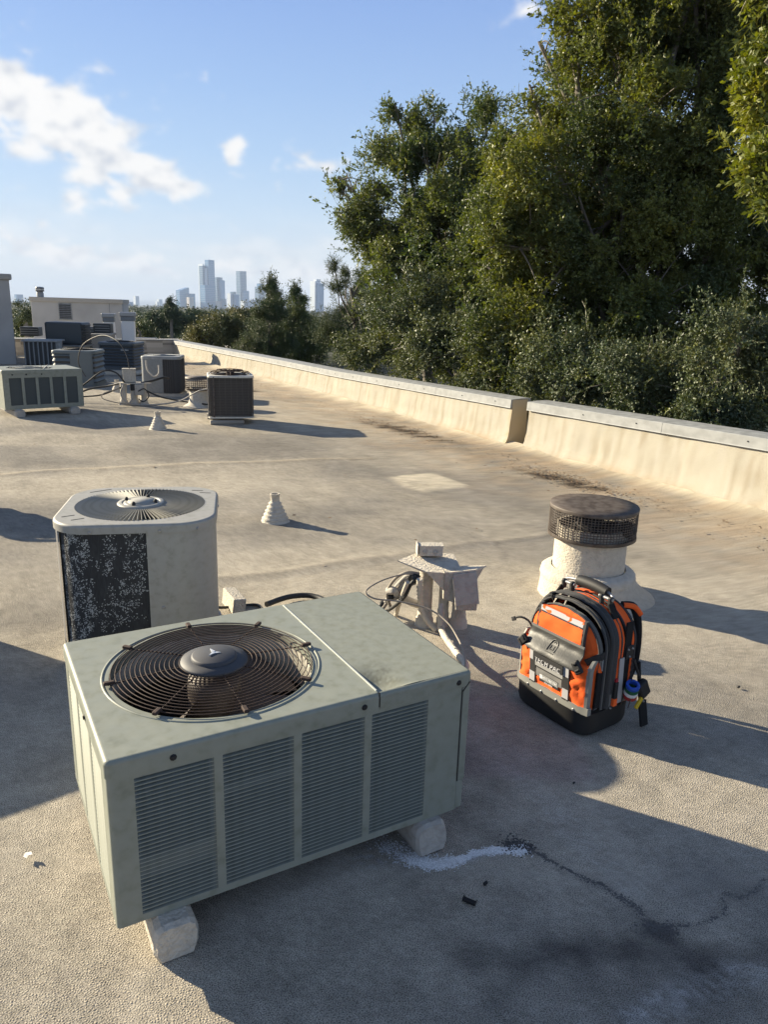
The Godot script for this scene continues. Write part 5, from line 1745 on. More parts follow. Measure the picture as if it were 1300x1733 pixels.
func build_far_condensers() -> void:
	M.coating_tan = mat(0.30, 0.275, 0.235, 0.9)
	# green-grey box with five dark panes, at the left edge
	var u := Vector3(cos(0.682), 0, -sin(0.682))
	var w := Vector3(-sin(0.682), 0, -cos(0.682))
	var at := Vector3(-5.237, 0, -10.22) + u * 0.527 + w * 0.36
	var o := thing("air_conditioner", "sage box condenser at the left edge with five dark coil panes", "air conditioner", at, 0.682)
	var g := mat(0.045, 0.058, 0.06, 0.55)
	grille_box(o, 1.055, 0.72, 0.537, 0.10, M.sage, [[0.075, 0.225], [0.26, 0.40], [0.435, 0.575], [0.61, 0.75], [0.785, 0.93]], 0.10, 0.80, g)
	var st := new_st()
	for q in [[0.12, 0.0], [0.29, 0.0], [0.48, 0.0]]:
		screw(st, Vector3(-0.527 + q[0] * 1.055, 0.575, 0.366), Vector3(0, 0, 1), 0.007)
	part(st, "screws", M.black, o)
	st = new_st()
	box(st, Vector3(-0.16, 0.641, 0.05), Vector3(0.01, 0.008, 0.6), Basis(Vector3.UP, 0.5))
	box(st, Vector3(0.13, 0.641, 0.0), Vector3(0.01, 0.008, 0.66), Basis(Vector3.UP, -0.35))
	part(st, "guard_bar", M.cream, o)
	fan_guard(o, Vector3(-0.084, 0.635, 0), 0.29, 7, 0.07, 8, M.galv, 0.0025)
	st = new_st()
	lathe(st, [Vector2(0.0, -0.03), Vector2(0.30, -0.03)], 32, Vector3(-0.084, 0.635, 0))
	part(st, "fan_disc", mat(0.30, 0.33, 0.28, 0.5), o)
	far_block("round-ended sleeper under the left end of the five-pane condenser", at - u * 0.36 + w * 0.0, 0.682, Vector3(0.13, 0.10, 0.92), M.coating_grey)
	far_block("round-ended sleeper under the right end of the five-pane condenser", at + u * 0.38 + w * 0.02, 0.682, Vector3(0.13, 0.10, 0.92), M.coating_grey)
	# dark mesh-sided condenser with a cage on top, nearest of the far group
	o = thing("air_conditioner", "dark brown mesh-sided condenser with a wire cage on top", "air conditioner", Vector3(-2.20, 0, -10.50), 0.24)
	var S := 0.60
	var b := 0.085
	var H := 0.575
	st = new_st()
	var per := rr_perimeter(S, 0.07)
	var mesh_m := mat(0.11, 0.095, 0.08, 0.6)
	band(st, per, 0, 112, b + 0.03, b + H - 0.02, -0.016)
	part(st, "coil", mat(0.05, 0.044, 0.038, 0.7), o)
	st = new_st()
	for k in 22:
		var y := b + 0.04 + k * 0.0215
		band(st, per, 0, 112, y, y + 0.004, 0.0)
	for k in 112:
		if k % 2 == 0:
			var p: Vector3 = per[k][0] + per[k][1] * 0.002
			box(st, p + Vector3(0, b + H * 0.5, 0), Vector3(0.004, H - 0.06, 0.004))
	part(st, "wire_grille", mesh_m, o).set_meta("kind", "stuff")
	st = new_st()
	for k in [84, 100, 27]:
		var p: Vector3 = per[k][0] + per[k][1] * 0.003
		st = new_st()
		rbox(st, p + Vector3(0, b + H * 0.5, 0), Vector3(0.02, H - 0.03, 0.02), 0.004, Basis.IDENTITY, 1)
		part(st, "corner_post", M.brown_metal, o)
	st = new_st()
	box(st, Vector3(-S * 0.5 - 0.004, b + H * 0.5, 0.06), Vector3(0.01, H - 0.03, S * 0.62))
	part(st, "white_side_panel", M.cream, o)
	st = new_st()
	lid(st, per, b + H, 0.028, 0.012, 0.262, 0.012)
	part(st, "top_lid", M.cream, o)
	st = new_st()
	band(st, per, 0, 112, b, b + 0.022, 0.008)
	for k in 112:
		for yy in [[b, -1.0], [b + 0.022, 1.0]]:
			var nn := Vector3(0, yy[1], 0)
			tri(st, per[k][0] + per[k][1] * 0.012 + Vector3.UP * yy[0], per[(k + 1) % 112][0] + per[(k + 1) % 112][1] * 0.012 + Vector3.UP * yy[0], Vector3(0, yy[0], 0), nn, nn, nn)
	part(st, "base_pan", M.cream, o)
	var cage := new_st()
	for q in [[0.275, 0.012], [0.255, 0.03], [0.19, 0.055], [0.10, 0.06]]:
		hoop(cage, q[0], 0.006, Vector3(0, b + H + q[1], 0), 8, 5, Basis(Vector3.UP, 0.4))
	for k in 8:
		var a := TAU * k / 8 + 0.0
		var d := Vector3(cos(a), 0, sin(a))
		tube(cage, [d * 0.285 + Vector3(0, b + H, 0), d * 0.25 + Vector3(0, b + H + 0.035, 0), d * 0.06 + Vector3(0, b + H + 0.06, 0)], 0.006, 5)
	part(cage, "fan_cage", M.rust, o)
	fan_blades(o, Vector3(0, b + H - 0.05, 0), 0.26, 4, M.galv, 0.2)
	st = new_st()
	lathe(st, [Vector2(0.06, -0.15), Vector2(0.06, 0.03), Vector2(0.0, 0.035)], 20, Vector3(0, b + H, 0))
	part(st, "motor", M.rust, o)
	far_block("light sleeper lying under the front of the mesh-sided condenser", Vector3(-2.20, 0, -10.24), 0.24 + PI / 2 + 0.1, Vector3(0.11, 0.06, 0.46), M.coating_tan)
	far_block("light sleeper under the rear of the mesh-sided condenser", Vector3(-2.33, 0, -10.72), 0.24 + PI / 2, Vector3(0.11, 0.085, 0.5), M.coating_tan)
	# grey condenser with a dark right half
	o = thing("air_conditioner", "slate-grey condenser with a bare left panel and dark slotted right half", "air conditioner", Vector3(-3.98, 0, -13.40), 0.13)
	per = rr_perimeter(0.66, 0.10)
	b = 0.06
	H = 0.60
	st = new_st()
	band(st, per, 85, 107, b + 0.18, b + H - 0.01, 0.003)
	part(st, "service_panel", M.slate, o)
	st = new_st()
	band(st, per, 0, 112, b, b + H - 0.012, -0.008)
	part(st, "coil", M.dark, o)
	st = new_st()
	for k in range(-5, 40):
		var p: Array = per[posmod(k, 112)]
		box(st, p[0] + Vector3(0, b + H * 0.5, 0), Vector3(0.006, H - 0.05, 0.006))
	part(st, "coil_bars", mat(0.05, 0.052, 0.056, 0.6), o).set_meta("kind", "stuff")
	st = new_st()
	band(st, per, 90, 107, b, b + 0.18, -0.004)
	part(st, "lower_panel", M.slate, o)
	st = new_st()
	lid(st, per, b + H + 0.03, 0.05, 0.02, 0.27, 0.008)
	part(st, "top_lid", M.galv, o)
	fan_guard(o, Vector3(0, b + H + 0.03, 0), 0.27, 8, 0.06, 4, M.slate, 0.004, 0.01)
	st = new_st()
	lathe(st, [Vector2(0.0, -0.03), Vector2(0.28, -0.03)], 32, Vector3(0, b + H + 0.03, 0))
	part(st, "fan_disc", M.slate, o)
	st = new_st()
	band(st, per, 0, 112, 0.0, b, 0.03)
	part(st, "base_pad", M.coating_grey, o)
	# two rounded louvred machines and one of vertical fins
	o = thing("air_conditioner", "rounded grey condenser with three deep louvres and a flat right panel", "air conditioner", Vector3(-6.02, 0, -14.75), 0.10)
	striped_unit(o, 0.80, 0.66, 0.10, 6, Vector2(0.12, 0.84), M.slate_dark, M.slate_dark, 105, 118)
	o = thing("air_conditioner", "dark blue-grey louvred condenser below the two white ducts", "air conditioner", Vector3(-6.05, 0.10, -17.25), 0.0)
	striped_unit(o, 0.80, 0.60, 0.06, 8, Vector2(0.1, 0.86), mat(0.055, 0.068, 0.078, 0.5), mat(0.055, 0.066, 0.078, 0.5), 94, 100)
	st = new_st()
	box(st, Vector3(0.20, 0.44, 0.408), Vector3(0.17, 0.035, 0.004))
	part(st, "name_plate", M.galv, o)
	far_block("white curb under the dark louvred condenser", Vector3(-6.0, 0, -17.2), 0.0, Vector3(1.0, 0.10, 0.95), M.coating)
	o = thing("air_conditioner", "grey condenser of upright fins close against the left wall", "air conditioner", Vector3(-8.5, 0, -18.75), 0.25)
	st = new_st()
	rbox(st, Vector3(0, 0.30, 0), Vector3(0.78, 0.56, 0.78), 0.04)
	part(st, "coil", M.coil, o)
	for k in 8:
		st = new_st()
		rbox(st, Vector3(-0.36 + k * 0.102, 0.30, 0.405), Vector3(0.03, 0.56, 0.03), 0.006, Basis.IDENTITY, 1)
		part(st, "upright_fin", M.slate, o)
	st = new_st()
	rbox(st, Vector3(0, 0.595, 0), Vector3(0.86, 0.04, 0.86), 0.012)
	part(st, "top_lid", M.galv, o)
	st = new_st()
	rbox(st, Vector3(0.42, 0.52, 0.36), Vector3(0.12, 0.22, 0.10), 0.02)
	part(st, "control_box", M.galv, o)
	# the machine on a stand behind it
	o = thing("air_conditioner", "dark box condenser raised on a stand, its right side ribbed", "air conditioner", Vector3(-8.35, 0.42, -19.9), 0.10)
	st = new_st()
	rbox(st, Vector3(0, 0.32, 0), Vector3(0.92, 0.56, 0.8), 0.05)
	part(st, "body", mat(0.045, 0.054, 0.06, 0.5), o)
	for k in 8:
		st = new_st()
		box(st, Vector3(0.50, 0.06 + k * 0.068, 0.15), Vector3(0.10, 0.028, 0.5))
		part(st, "rib", mat(0.02, 0.024, 0.03, 0.5), o)
	st = new_st()
	box(st, Vector3(0, 0.02, 0), Vector3(1.0, 0.04, 0.85))
	for q in [[-0.45, 0.38], [0.45, 0.38], [-0.45, -0.38], [0.45, -0.38]]:
		box(st, Vector3(q[0], -0.21, q[1]), Vector3(0.05, 0.42, 0.05))
	part(st, "stand", M.slate, o)
	# low curb box with two small dark hoods on it
	o = thing("curb_box", "low white equipment curb standing between the dark condensers", "curb", Vector3(-8.2, 0, -21.0), 0.2)
	st = new_st()
	rbox(st, Vector3(0, 0.34, 0), Vector3(1.15, 0.66, 0.9), 0.02)
	part(st, "body", M.white_wall, o)
	st = new_st()
	rbox(st, Vector3(0, 0.69, 0), Vector3(1.22, 0.05, 0.98), 0.012)
	part(st, "lid", M.coating_grey, o)
	for q in [[Vector3(-8.35, 0.715, -21.1), 0.52, 0.16, "small dark vent hood on the left of the low curb"], [Vector3(-7.92, 0.715, -21.2), 0.46, 0.26, "taller dark vent hood on the right of the low curb"], [Vector3(-10.2, 0.55, -21.8), 0.5, 0.25, "dark hood peeping out beside the left wall"]]:
		o = thing("vent_hood", q[3], "vent hood", q[0], 0.15)
		st = new_st()
		rbox(st, Vector3(0, q[2] * 0.5, 0), Vector3(q[1], q[2], 0.4), 0.02)
		part(st, "body", mat(0.03, 0.036, 0.042, 0.5), o)
		for k in 3:
			st = new_st()
			box(st, Vector3(0, q[2] * (0.25 + 0.25 * k), 0.205), Vector3(q[1] * 0.9, 0.02, 0.02))
			part(st, "louvre", M.slate, o)
	# white ducts with grey caps
	M.duct_white = mat(0.78, 0.77, 0.75, 0.6)
	for q in [[Vector3(-7.95, 0, -21.75), 0.36, 1.24, "left, slightly shorter of the two white square ducts with grey caps"], [Vector3(-7.32, 0, -21.5), 0.43, 1.29, "right, wider of the two white square ducts with grey caps"]]:
		o = thing("vent_duct", q[3], "duct", q[0], 0.25, "white square ducts")
		st = new_st()
		rbox(st, Vector3(0, (q[2] - 0.22) * 0.5, 0), Vector3(q[1] * 0.82, q[2] - 0.22, q[1] * 0.82), 0.025)
		part(st, "shaft", M.duct_white, o)
		st = new_st()
		rbox(st, Vector3(0, q[2] - 0.17, 0), Vector3(q[1] * 0.9, 0.14, q[1] * 0.9), 0.02)
		part(st, "screen", M.slate, o)
		st = new_st()
		rbox(st, Vector3(0, q[2] - 0.06, 0), Vector3(q[1], 0.11, q[1]), 0.02)
		part(st, "cap", M.steel, o)
	# a machine left of the frame whose shadow falls behind the rounded condenser
	o = thing("air_conditioner", "louvred condenser left of the frame, known by its shadow behind the rounded one", "air conditioner", Vector3(-4.05, 0, -5.9), 0.1)
	striped_unit(o, 0.42, 0.72, 0.08, 6, Vector2(0.12, 0.84), M.slate, M.slate)

# ---------------------------------------------------------------- vents and pipe boots
func build_vents() -> void:
	var o := thing("roof_vent", "large cream-coated vent stack with a brown mesh cage and flat cap, behind the backpack", "roof vent", Vector3(1.215, 0, -4.185))
	var nz := noise(71, 2.5, 3)
	var st := new_st()
	lathe(st, [Vector2(0.285, -0.012), Vector2(0.28, 0.012), Vector2(0.275, 0.035), Vector2(0.272, 0.07), Vector2(0.270, 0.10), Vector2(0.266, 0.118)], 72, Vector3.ZERO, Basis.IDENTITY, func(a: float, y: float) -> float: return 0.010 * nz.get_noise_3d(cos(a), y * 6.0, sin(a)) + 0.12 * maxf(0.0, cos(a - 0.1)) * pow(maxf(0.0, 0.118 - y) / 0.118, 1.4))
	part(st, "flared_base", M.coating, o)
	st = new_st()
	lathe(st, [Vector2(0.272, 0.105), Vector2(0.276, 0.12), Vector2(0.270, 0.150), Vector2(0.255, 0.162), Vector2(0.215, 0.172)], 72, Vector3.ZERO, Basis.IDENTITY, func(a: float, y: float) -> float: return 0.003 * nz.get_noise_3d(cos(a) * 2.0, y * 6.0, sin(a) * 2.0))
	part(st, "storm_collar", M.coating, o)
	st = new_st()
	lathe(st, [Vector2(0.207, 0.15), Vector2(0.205, 0.425), Vector2(0.205, 0.425), Vector2(0.190, 0.427), Vector2(0.190, 0.427), Vector2(0.188, 0.20)], 64, Vector3.ZERO, Basis.IDENTITY, func(a: float, y: float) -> float: return 0.003 * nz.get_noise_3d(cos(a) * 3.0, y * 9.0, sin(a) * 3.0))
	part(st, "stack_pipe", M.coating, o)
	st = new_st()
	lathe(st, [Vector2(0.0, 0.41), Vector2(0.188, 0.41)], 40)
	part(st, "dark_throat", M.black, o)
	st = new_st()
	var y0 := 0.368
	var y1 := 0.535
	for k in 11:
		hoop(st, 0.246, 0.0025, Vector3(0, lerpf(y0 + 0.012, y1 - 0.01, k / 10.0), 0), 72, 4)
	for k in 84:
		var a := TAU * k / 84
		tube(st, [Vector3(cos(a) * 0.247, y0, sin(a) * 0.247), Vector3(cos(a) * 0.247, y1, sin(a) * 0.247)], 0.0024, 4, false)
	part(st, "mesh_cage", M.brown_metal, o).set_meta("kind", "stuff")
	st = new_st()
	lathe(st, [Vector2(0.205, 0.361), Vector2(0.245, 0.359), Vector2(0.252, 0.363), Vector2(0.251, 0.380)], 64)
	part(st, "cage_ring", M.brown_metal, o)
	st = new_st()
	lathe(st, [Vector2(0.250, 0.526), Vector2(0.252, 0.542), Vector2(0.249, 0.548), Vector2(0.15, 0.5495), Vector2(0.0, 0.550)], 64)
	lathe(st, [Vector2(0.0, 0.541), Vector2(0.248, 0.539)], 48)
	part(st, "cap", M.brown_metal, o)
	# dark lumps of an old nest inside the cage
	st = new_st()
	for q in [[-0.03, 0.465, 0.10, 0.075, 0.045], [0.075, 0.45, 0.12, 0.06, 0.03], [0.165, 0.435, 0.12, 0.055, 0.05], [0.0, 0.44, 0.08, 0.13, 0.02]]:
		lathe(st, [Vector2(0, -q[4]), Vector2(q[3] * 0.7, -q[4] * 0.7), Vector2(q[3], 0), Vector2(q[3] * 0.75, q[4] * 0.65), Vector2(0, q[4])], 14, Vector3(q[0], q[1], q[2]), Basis.IDENTITY, func(a: float, y: float) -> float: return 0.012 * nz.get_noise_3d(cos(a) * 2.0 + q[0] * 40.0, y * 20.0, sin(a) * 2.0))
	var nest := part(st, "old_nest", M.black, self)
	nest.position = Vector3(1.215, 0, -4.185)
	tag(nest, "dark clump of nest litter inside the vent's mesh cage", "nest")
	# stepped pipe boots
	var first: Node3D = null
	for q in [[Vector3(-0.835, 0, -5.52), 1.0, "white stepped pipe boot standing alone behind the rounded condenser"], [Vector3(-2.965, 0, -9.62), 1.05, "white stepped pipe boot in front of the far group of machines"], [Vector3(-4.9, 0, -13.6), 1.0, "white stepped pipe boot half hidden beside the far conduit cluster"]]:
		if first == null:
			first = thing("pipe_boot", q[2], "pipe boot", q[0], 0.0, "stepped pipe boots")
			st = new_st()
			lathe(st, [Vector2(0.115, -0.008), Vector2(0.104, 0.004), Vector2(0.099, 0.012), Vector2(0.095, 0.03)], 36, Vector3.ZERO, Basis.IDENTITY, func(a: float, y: float) -> float: return 0.012 * nz.get_noise_3d(cos(a) * 1.5, y, sin(a) * 1.5))
			part(st, "skirt", M.coating, first)
			var prof := []
			var r := 0.096
			var y := 0.012
			for k in 5:
				prof.append(Vector2(r, y))
				prof.append(Vector2(r + 0.005, y + 0.015))
				prof.append(Vector2(r - 0.009, y + 0.024))
				y += 0.029
				r -= 0.0125
			prof.append(Vector2(0.034, y))
			prof.append(Vector2(0.034, y + 0.045))
			prof.append(Vector2(0.038, y + 0.048))
			prof.append(Vector2(0.037, y + 0.060))
			prof.append(Vector2(0.037, y + 0.060))
			prof.append(Vector2(0.028, y + 0.060))
			prof.append(Vector2(0.028, y + 0.060))
			prof.append(Vector2(0.026, y + 0.01))
			st = new_st()
			lathe(st, prof, 36, Vector3.ZERO, Basis.IDENTITY, func(a: float, yy: float) -> float: return 0.002 * nz.get_noise_3d(cos(a) * 3.0, yy * 12.0, sin(a) * 3.0))
			part(st, "cone", M.coating, first)
		else:
			var c: Node3D = first.duplicate()
			c.name = numbered("pipe_boot")
			add_child(c)
			c.position = q[0]
			c.rotation.y = 1.9 * q[1]
			c.scale = Vector3.ONE * q[1]
			c.set_meta("label", q[2])
	# the small caged vent behind the mesh-sided machine
	o = thing("roof_vent", "small caged vent half hidden behind the mesh-sided condenser", "roof vent", Vector3(-3.02, 0, -12.0))
	st = new_st()
	lathe(st, [Vector2(0.26, 0), Vector2(0.17, 0.05), Vector2(0.15, 0.12), Vector2(0.14, 0.30)], 32)
	part(st, "flared_base", M.coating, o)
	st = new_st()
	for k in 6:
		hoop(st, 0.20, 0.004, Vector3(0, 0.29 + k * 0.03, 0), 36, 4)
	for k in 36:
		var a := TAU * k / 36
		tube(st, [Vector3(cos(a) * 0.20, 0.28, sin(a) * 0.20), Vector3(cos(a) * 0.20, 0.46, sin(a) * 0.20)], 0.004, 4, false)
	part(st, "mesh_cage", M.brown_metal, o).set_meta("kind", "stuff")
	st = new_st()
	lathe(st, [Vector2(0.19, 0.26), Vector2(0.205, 0.29)], 32)
	lathe(st, [Vector2(0.204, 0.44), Vector2(0.204, 0.465), Vector2(0, 0.475)], 32)
	part(st, "cap", M.brown_metal, o)

func cable(label: String, pts: Array, r, m: Material, category := "cable", called := "cable") -> MeshInstance3D:
	var st := new_st()
	tube(st, spline(pts, 8), r, 8)
	var c := part(st, called, m, self)
	tag(c, label, category)
	return c

func ribbed(t: float, n: float, r: float, d: float) -> float:
	return r + d * sin(t * n * TAU)

func build_junctions() -> void:
	# ------ the wiring cluster between the big condenser and the vent
	var at := Vector3(0.300, 0, -3.63)
	var yaw := 0.22
	var bs := Basis(Vector3.UP, yaw)
	var o := thing("wiring_hood", "cream sheet-metal wiring hood on pipe posts beside the big condenser", "wiring hood", at, yaw)
	var st := new_st()
	var topq := [Vector3(-0.225, 0.362, -0.02), Vector3(-0.095, 0.330, 0.080), Vector3(0.005, 0.322, 0.090), Vector3(0.100, 0.322, 0.03), Vector3(0.105, 0.350, -0.12), Vector3(-0.08, 0.366, -0.13)]
	for k in range(1, 5):
		for dy in [0.0, 0.006]:
			var n := Vector3(0, 1.0 if dy > 0.0 else -1.0, 0)
			tri(st, topq[0] + Vector3.UP * dy, topq[k] + Vector3.UP * dy, topq[k + 1] + Vector3.UP * dy, n, n, n)
	for k in 6:
		var a: Vector3 = topq[k]
		var b: Vector3 = topq[(k + 1) % 6]
		flat(st, a, b, b + Vector3.UP * 0.006, a + Vector3.UP * 0.006, (a + b) * 0.5 * Vector3(1, 0, 1))
	part(st, "hood_plate", M.coating, o)
	st = new_st()
	# folded sheet under the plate: nothing at the left tip, deepest at the middle
	var bot := [topq[0] + Vector3(0.02, -0.004, 0.0), topq[1] + Vector3(0.01, -0.012, -0.006), Vector3(0.002, 0.225, 0.080), Vector3(0.085, 0.235, 0.02), Vector3(0.075, 0.24, -0.07), Vector3(-0.03, 0.27, -0.08)]
	for k in 6:
		flat(st, topq[k] * Vector3(0.985, 1, 0.985), topq[(k + 1) % 6] * Vector3(0.985, 1, 0.985), bot[(k + 1) % 6], bot[k], (topq[k] + topq[(k + 1) % 6]) * Vector3(1, 0, 1))
	flat(st, Vector3(-0.008, 0.335, 0.094), Vector3(-0.008, 0.335, 0.02), Vector3(-0.002, 0.185, 0.02), Vector3(-0.002, 0.185, 0.079), Vector3(-1, 0, 0))
	flat(st, Vector3(0.06, 0.335, 0.099), Vector3(0.06, 0.335, 0.02), Vector3(0.052, 0.165, 0.02), Vector3(0.052, 0.165, 0.081), Vector3(1, 0, 0))
	part(st, "hood_sides", M.coating, o)
	st = new_st()
	flat(st, Vector3(-0.006, 0.335, 0.096), Vector3(0.058, 0.335, 0.10), Vector3(0.050, 0.165, 0.082), Vector3(0.0, 0.185, 0.080), Vector3(0, 0, 1))
	part(st, "hood_front", M.coating_grey, o)
	# knock-out box on top
	var kb := thing("junction_box", "small cream junction box with two round knockouts on the wiring hood's top", "junction box", at + bs * Vector3(-0.035, 0.368, -0.085), yaw - 0.15)
	st = new_st()
	rbox(st, Vector3(0, 0.028, 0), Vector3(0.125, 0.052, 0.06), 0.003)
	rbox(st, Vector3(0, 0.056, 0), Vector3(0.133, 0.005, 0.068), 0.002)
	part(st, "body", M.coating, kb)
	for q in [-0.03, 0.022]:
		st = new_st()
		lathe(st, [Vector2(0.013, 0.0), Vector2(0.013, 0.002), Vector2(0.011, 0.003), Vector2(0, 0.003)], 16, Vector3(q, 0.026, 0.030), Basis(Vector3.RIGHT, PI / 2))
		part(st, "knockout", M.coating_grey, kb)
	st = new_st()
	box(st, Vector3(-0.07, 0.035, 0.005), Vector3(0.004, 0.06, 0.075))
	part(st, "side_flange", M.coating, kb)
	# disconnect box hung in front
	var db := thing("disconnect_box", "grey disconnect box with a jutting lid hung on the front of the wiring hood", "disconnect box", at + bs * Vector3(0.105, 0.155, 0.095), yaw - 0.16)
	st = new_st()
	var tilt := Basis(Vector3.RIGHT, -0.20) * Basis(Vector3(0, 0, 1), 0.11)
	rbox(st, Vector3(0, 0.09, 0), Vector3(0.122, 0.165, 0.066), 0.004, tilt)
	part(st, "body", M.coating_grey, db)
	st = new_st()
	prism(st, PackedVector2Array([Vector2(-0.072, -0.085), Vector2(0.035, -0.115), Vector2(0.140, -0.055), Vector2(0.068, 0.046), Vector2(-0.068, 0.052)]), 0.172, 0.181, Vector3(0, 0, 0), tilt)
	part(st, "lid", M.coating, db)
	st = new_st()
	flat(st, tilt * Vector3(0.0625, 0.171, 0.03), tilt * Vector3(0.125, 0.171, -0.045), tilt * Vector3(0.066, 0.10, -0.01), tilt * Vector3(0.0625, 0.10, 0.03), Vector3(1, 0, 0.3))
	part(st, "lid_gusset", M.coating_grey, db)
	st = new_st()
	rbox(st, Vector3(0.006, 0.006, 0.012), Vector3(0.108, 0.040, 0.055), 0.003, Basis(Vector3.RIGHT, 0.22))
	part(st, "lower_flap", M.coating_grey, db)
	st = new_st()
	box(st, Vector3(-0.058, 0.075, 0.028), Vector3(0.006, 0.15, 0.02), Basis(Vector3(0, 0, 1), 0.16))
	part(st, "edge_strip", M.coating, db)
	st = new_st()
	screw(st, tilt * Vector3(0.044, 0.142, 0.032), Vector3(0, 0, 1), 0.004)
	part(st, "latch", M.black, db)
	# posts
	for q in [[Vector3(-0.065, 0, -0.03), 0.036, 0.33], [Vector3(0.105, 0, 0.02), 0.036, 0.16], [Vector3(0.03, 0, -0.01), 0.027, 0.26]]:
		st = new_st()
		lathe(st, [Vector2(q[1] * 1.55, -0.004), Vector2(q[1] * 1.3, 0.012), Vector2(q[1] * 1.28, 0.04), Vector2(q[1] * 1.1, 0.045), Vector2(q[1] * 1.08, 0.075), Vector2(q[1], 0.08), Vector2(q[1], q[2])], 24, q[0])
		part(st, "post", M.coating, o)
	var P := func(x: float, y: float, z: float) -> Vector3: return at + bs * Vector3(x, y, z)
	cable("ribbed cream conduit hanging in a curve from the wiring hood's left side", [Vector3(0.188, 0.300, -3.521), Vector3(0.195, 0.220, -3.540), Vector3(0.205, 0.140, -3.564), Vector3(0.235, 0.070, -3.555), Vector3(0.285, 0.020, -3.538)], func(t: float) -> float: return ribbed(t, 15.0, 0.0155, 0.003), M.coating, "conduit", "ribbed_conduit")
	cable("short ribbed conduit between the disconnect box and the pipe post", [Vector3(0.301, 0.18, -3.505), Vector3(0.301, 0.13, -3.490), Vector3(0.306, 0.07, -3.486)], func(t: float) -> float: return ribbed(t, 9.0, 0.0125, 0.002), M.coating_grey, "conduit", "ribbed_conduit")
	cable("ribbed conduit curling behind the disconnect box's lower edge", [P.call(0.075, 0.16, 0.09), P.call(0.082, 0.12, 0.10), P.call(0.07, 0.08, 0.09)], func(t: float) -> float: return ribbed(t, 8.0, 0.011, 0.002), M.coating_grey, "conduit", "ribbed_conduit")
	cable("cream insulated pipe snaking from the wiring posts to the big condenser's rear corner", [Vector3(0.301, 0.150, -3.509), Vector3(0.304, 0.090, -3.514), Vector3(0.308, 0.045, -3.499), Vector3(0.325, 0.040, -3.398), Vector3(0.347, 0.050, -3.272), Vector3(0.362, 0.090, -3.092), Vector3(0.363, 0.150, -2.872), Vector3(0.29, 0.14, -2.60), Vector3(0.10, 0.13, -2.38)], func(t: float) -> float: return 0.0165 + 0.0012 * sin(t * 60.0), M.coating, "pipe", "insulated_pipe")
	cable("thin tan cable looping wide left of the wiring hood and down to the condenser", [Vector3(0.16, 0.31, -3.56), Vector3(0.104, 0.320, -3.527), Vector3(-0.004, 0.300, -3.479), Vector3(-0.075, 0.270, -3.414), Vector3(-0.033, 0.240, -3.392), Vector3(0.089, 0.220, -3.413), Vector3(0.232, 0.200, -3.376), Vector3(0.317, 0.170, -3.295), Vector3(0.359, 0.140, -3.185), Vector3(0.367, 0.160, -2.990), Vector3(0.350, 0.18, -2.798), Vector3(0.27, 0.14, -2.56), Vector3(0.10, 0.12, -2.36)], 0.0042, M.cable_tan)
	var k := 0
	for q in [[-0.13, 0.30, 0.015, "uppermost of the grey cables bundled left of the wiring hood"], [-0.125, 0.285, 0.014, "middle one of the grey cables bundled left of the wiring hood"], [-0.12, 0.275, 0.012, "lowest of the grey cables bundled left of the wiring hood"], [-0.14, 0.292, 0.012, "slimmest grey cable in the bundle left of the wiring hood"]]:
		cable(q[3], [Vector3(0.175, 0.30 - 0.012 * k, -3.57), Vector3(0.130, 0.29 - 0.014 * k, -3.586 + 0.01 * k), Vector3(0.096, 0.25 - 0.016 * k, -3.604), Vector3(0.059 + 0.006 * k, 0.18 - 0.010 * k, -3.656 + 0.008 * k), Vector3(0.030 + 0.004 * k, 0.11, -3.697), Vector3(0.003, 0.06, -3.734 + 0.02 * k)], q[2] * 0.8, M.pipe_grey if k % 2 == 0 else M.cable_tan)
		k += 1
	cable("black cable sagging out of the wiring hood beside the grey bundle", [Vector3(0.19, 0.305, -3.56), Vector3(0.15, 0.27, -3.54), Vector3(0.12, 0.19, -3.56), Vector3(0.07, 0.11, -3.62), Vector3(0.02, 0.04, -3.70)], 0.009, M.cable_black)
	cable("pale cable looping high over the grey bundle at the wiring hood", [Vector3(0.19, 0.31, -3.57), Vector3(0.12, 0.315, -3.57), Vector3(0.06, 0.26, -3.60), Vector3(0.03, 0.17, -3.64), Vector3(0.05, 0.08, -3.68)], 0.008, M.cable_tan)
	cable("straight cream pipe dropping to the roof left of the wiring hood", [Vector3(0.129, 0.280, -3.527), Vector3(0.109, 0.200, -3.568), Vector3(0.092, 0.100, -3.652), Vector3(0.081, 0.000, -3.753)], 0.011, M.coating, "pipe", "drop_pipe")
	cable("fat curved foam-wrapped pipe end left of the wiring hood", [Vector3(0.037, 0.185, -3.645), Vector3(0.067, 0.200, -3.606), Vector3(0.106, 0.150, -3.653), Vector3(0.170, 0.110, -3.675), Vector3(0.234, 0.090, -3.688)], 0.022, M.coating_grey, "pipe", "wrapped_pipe")
	for q in [[Vector3(0.160, 0.29, -3.563), Vector3(0.05, 0.05, 0.05), "black tape lump where the cables leave the wiring hood"], [Vector3(0.054, 0.155, -3.657), Vector3(0.07, 0.04, 0.05), "black tape wrap halfway down the cable bundle"], [Vector3(0.012, 0.085, -3.715), Vector3(0.08, 0.035, 0.04), "black tape end of the cable bundle at the condenser's edge"]]:
		st = new_st()
		var nz := noise(int(q[1].x * 999.0), 30.0, 2)
		lathe(st, [Vector2(0, -0.5), Vector2(0.35, -0.42), Vector2(0.5, -0.1), Vector2(0.42, 0.25), Vector2(0.2, 0.48), Vector2(0, 0.5)], 12, Vector3.ZERO, Basis.IDENTITY, func(a: float, y: float) -> float: return 0.2 * nz.get_noise_3d(cos(a) * 0.1, y * 0.1, sin(a) * 0.1))
		var t := part(st, "tape_wrap", M.cable_black, self)
		t.position = q[0]
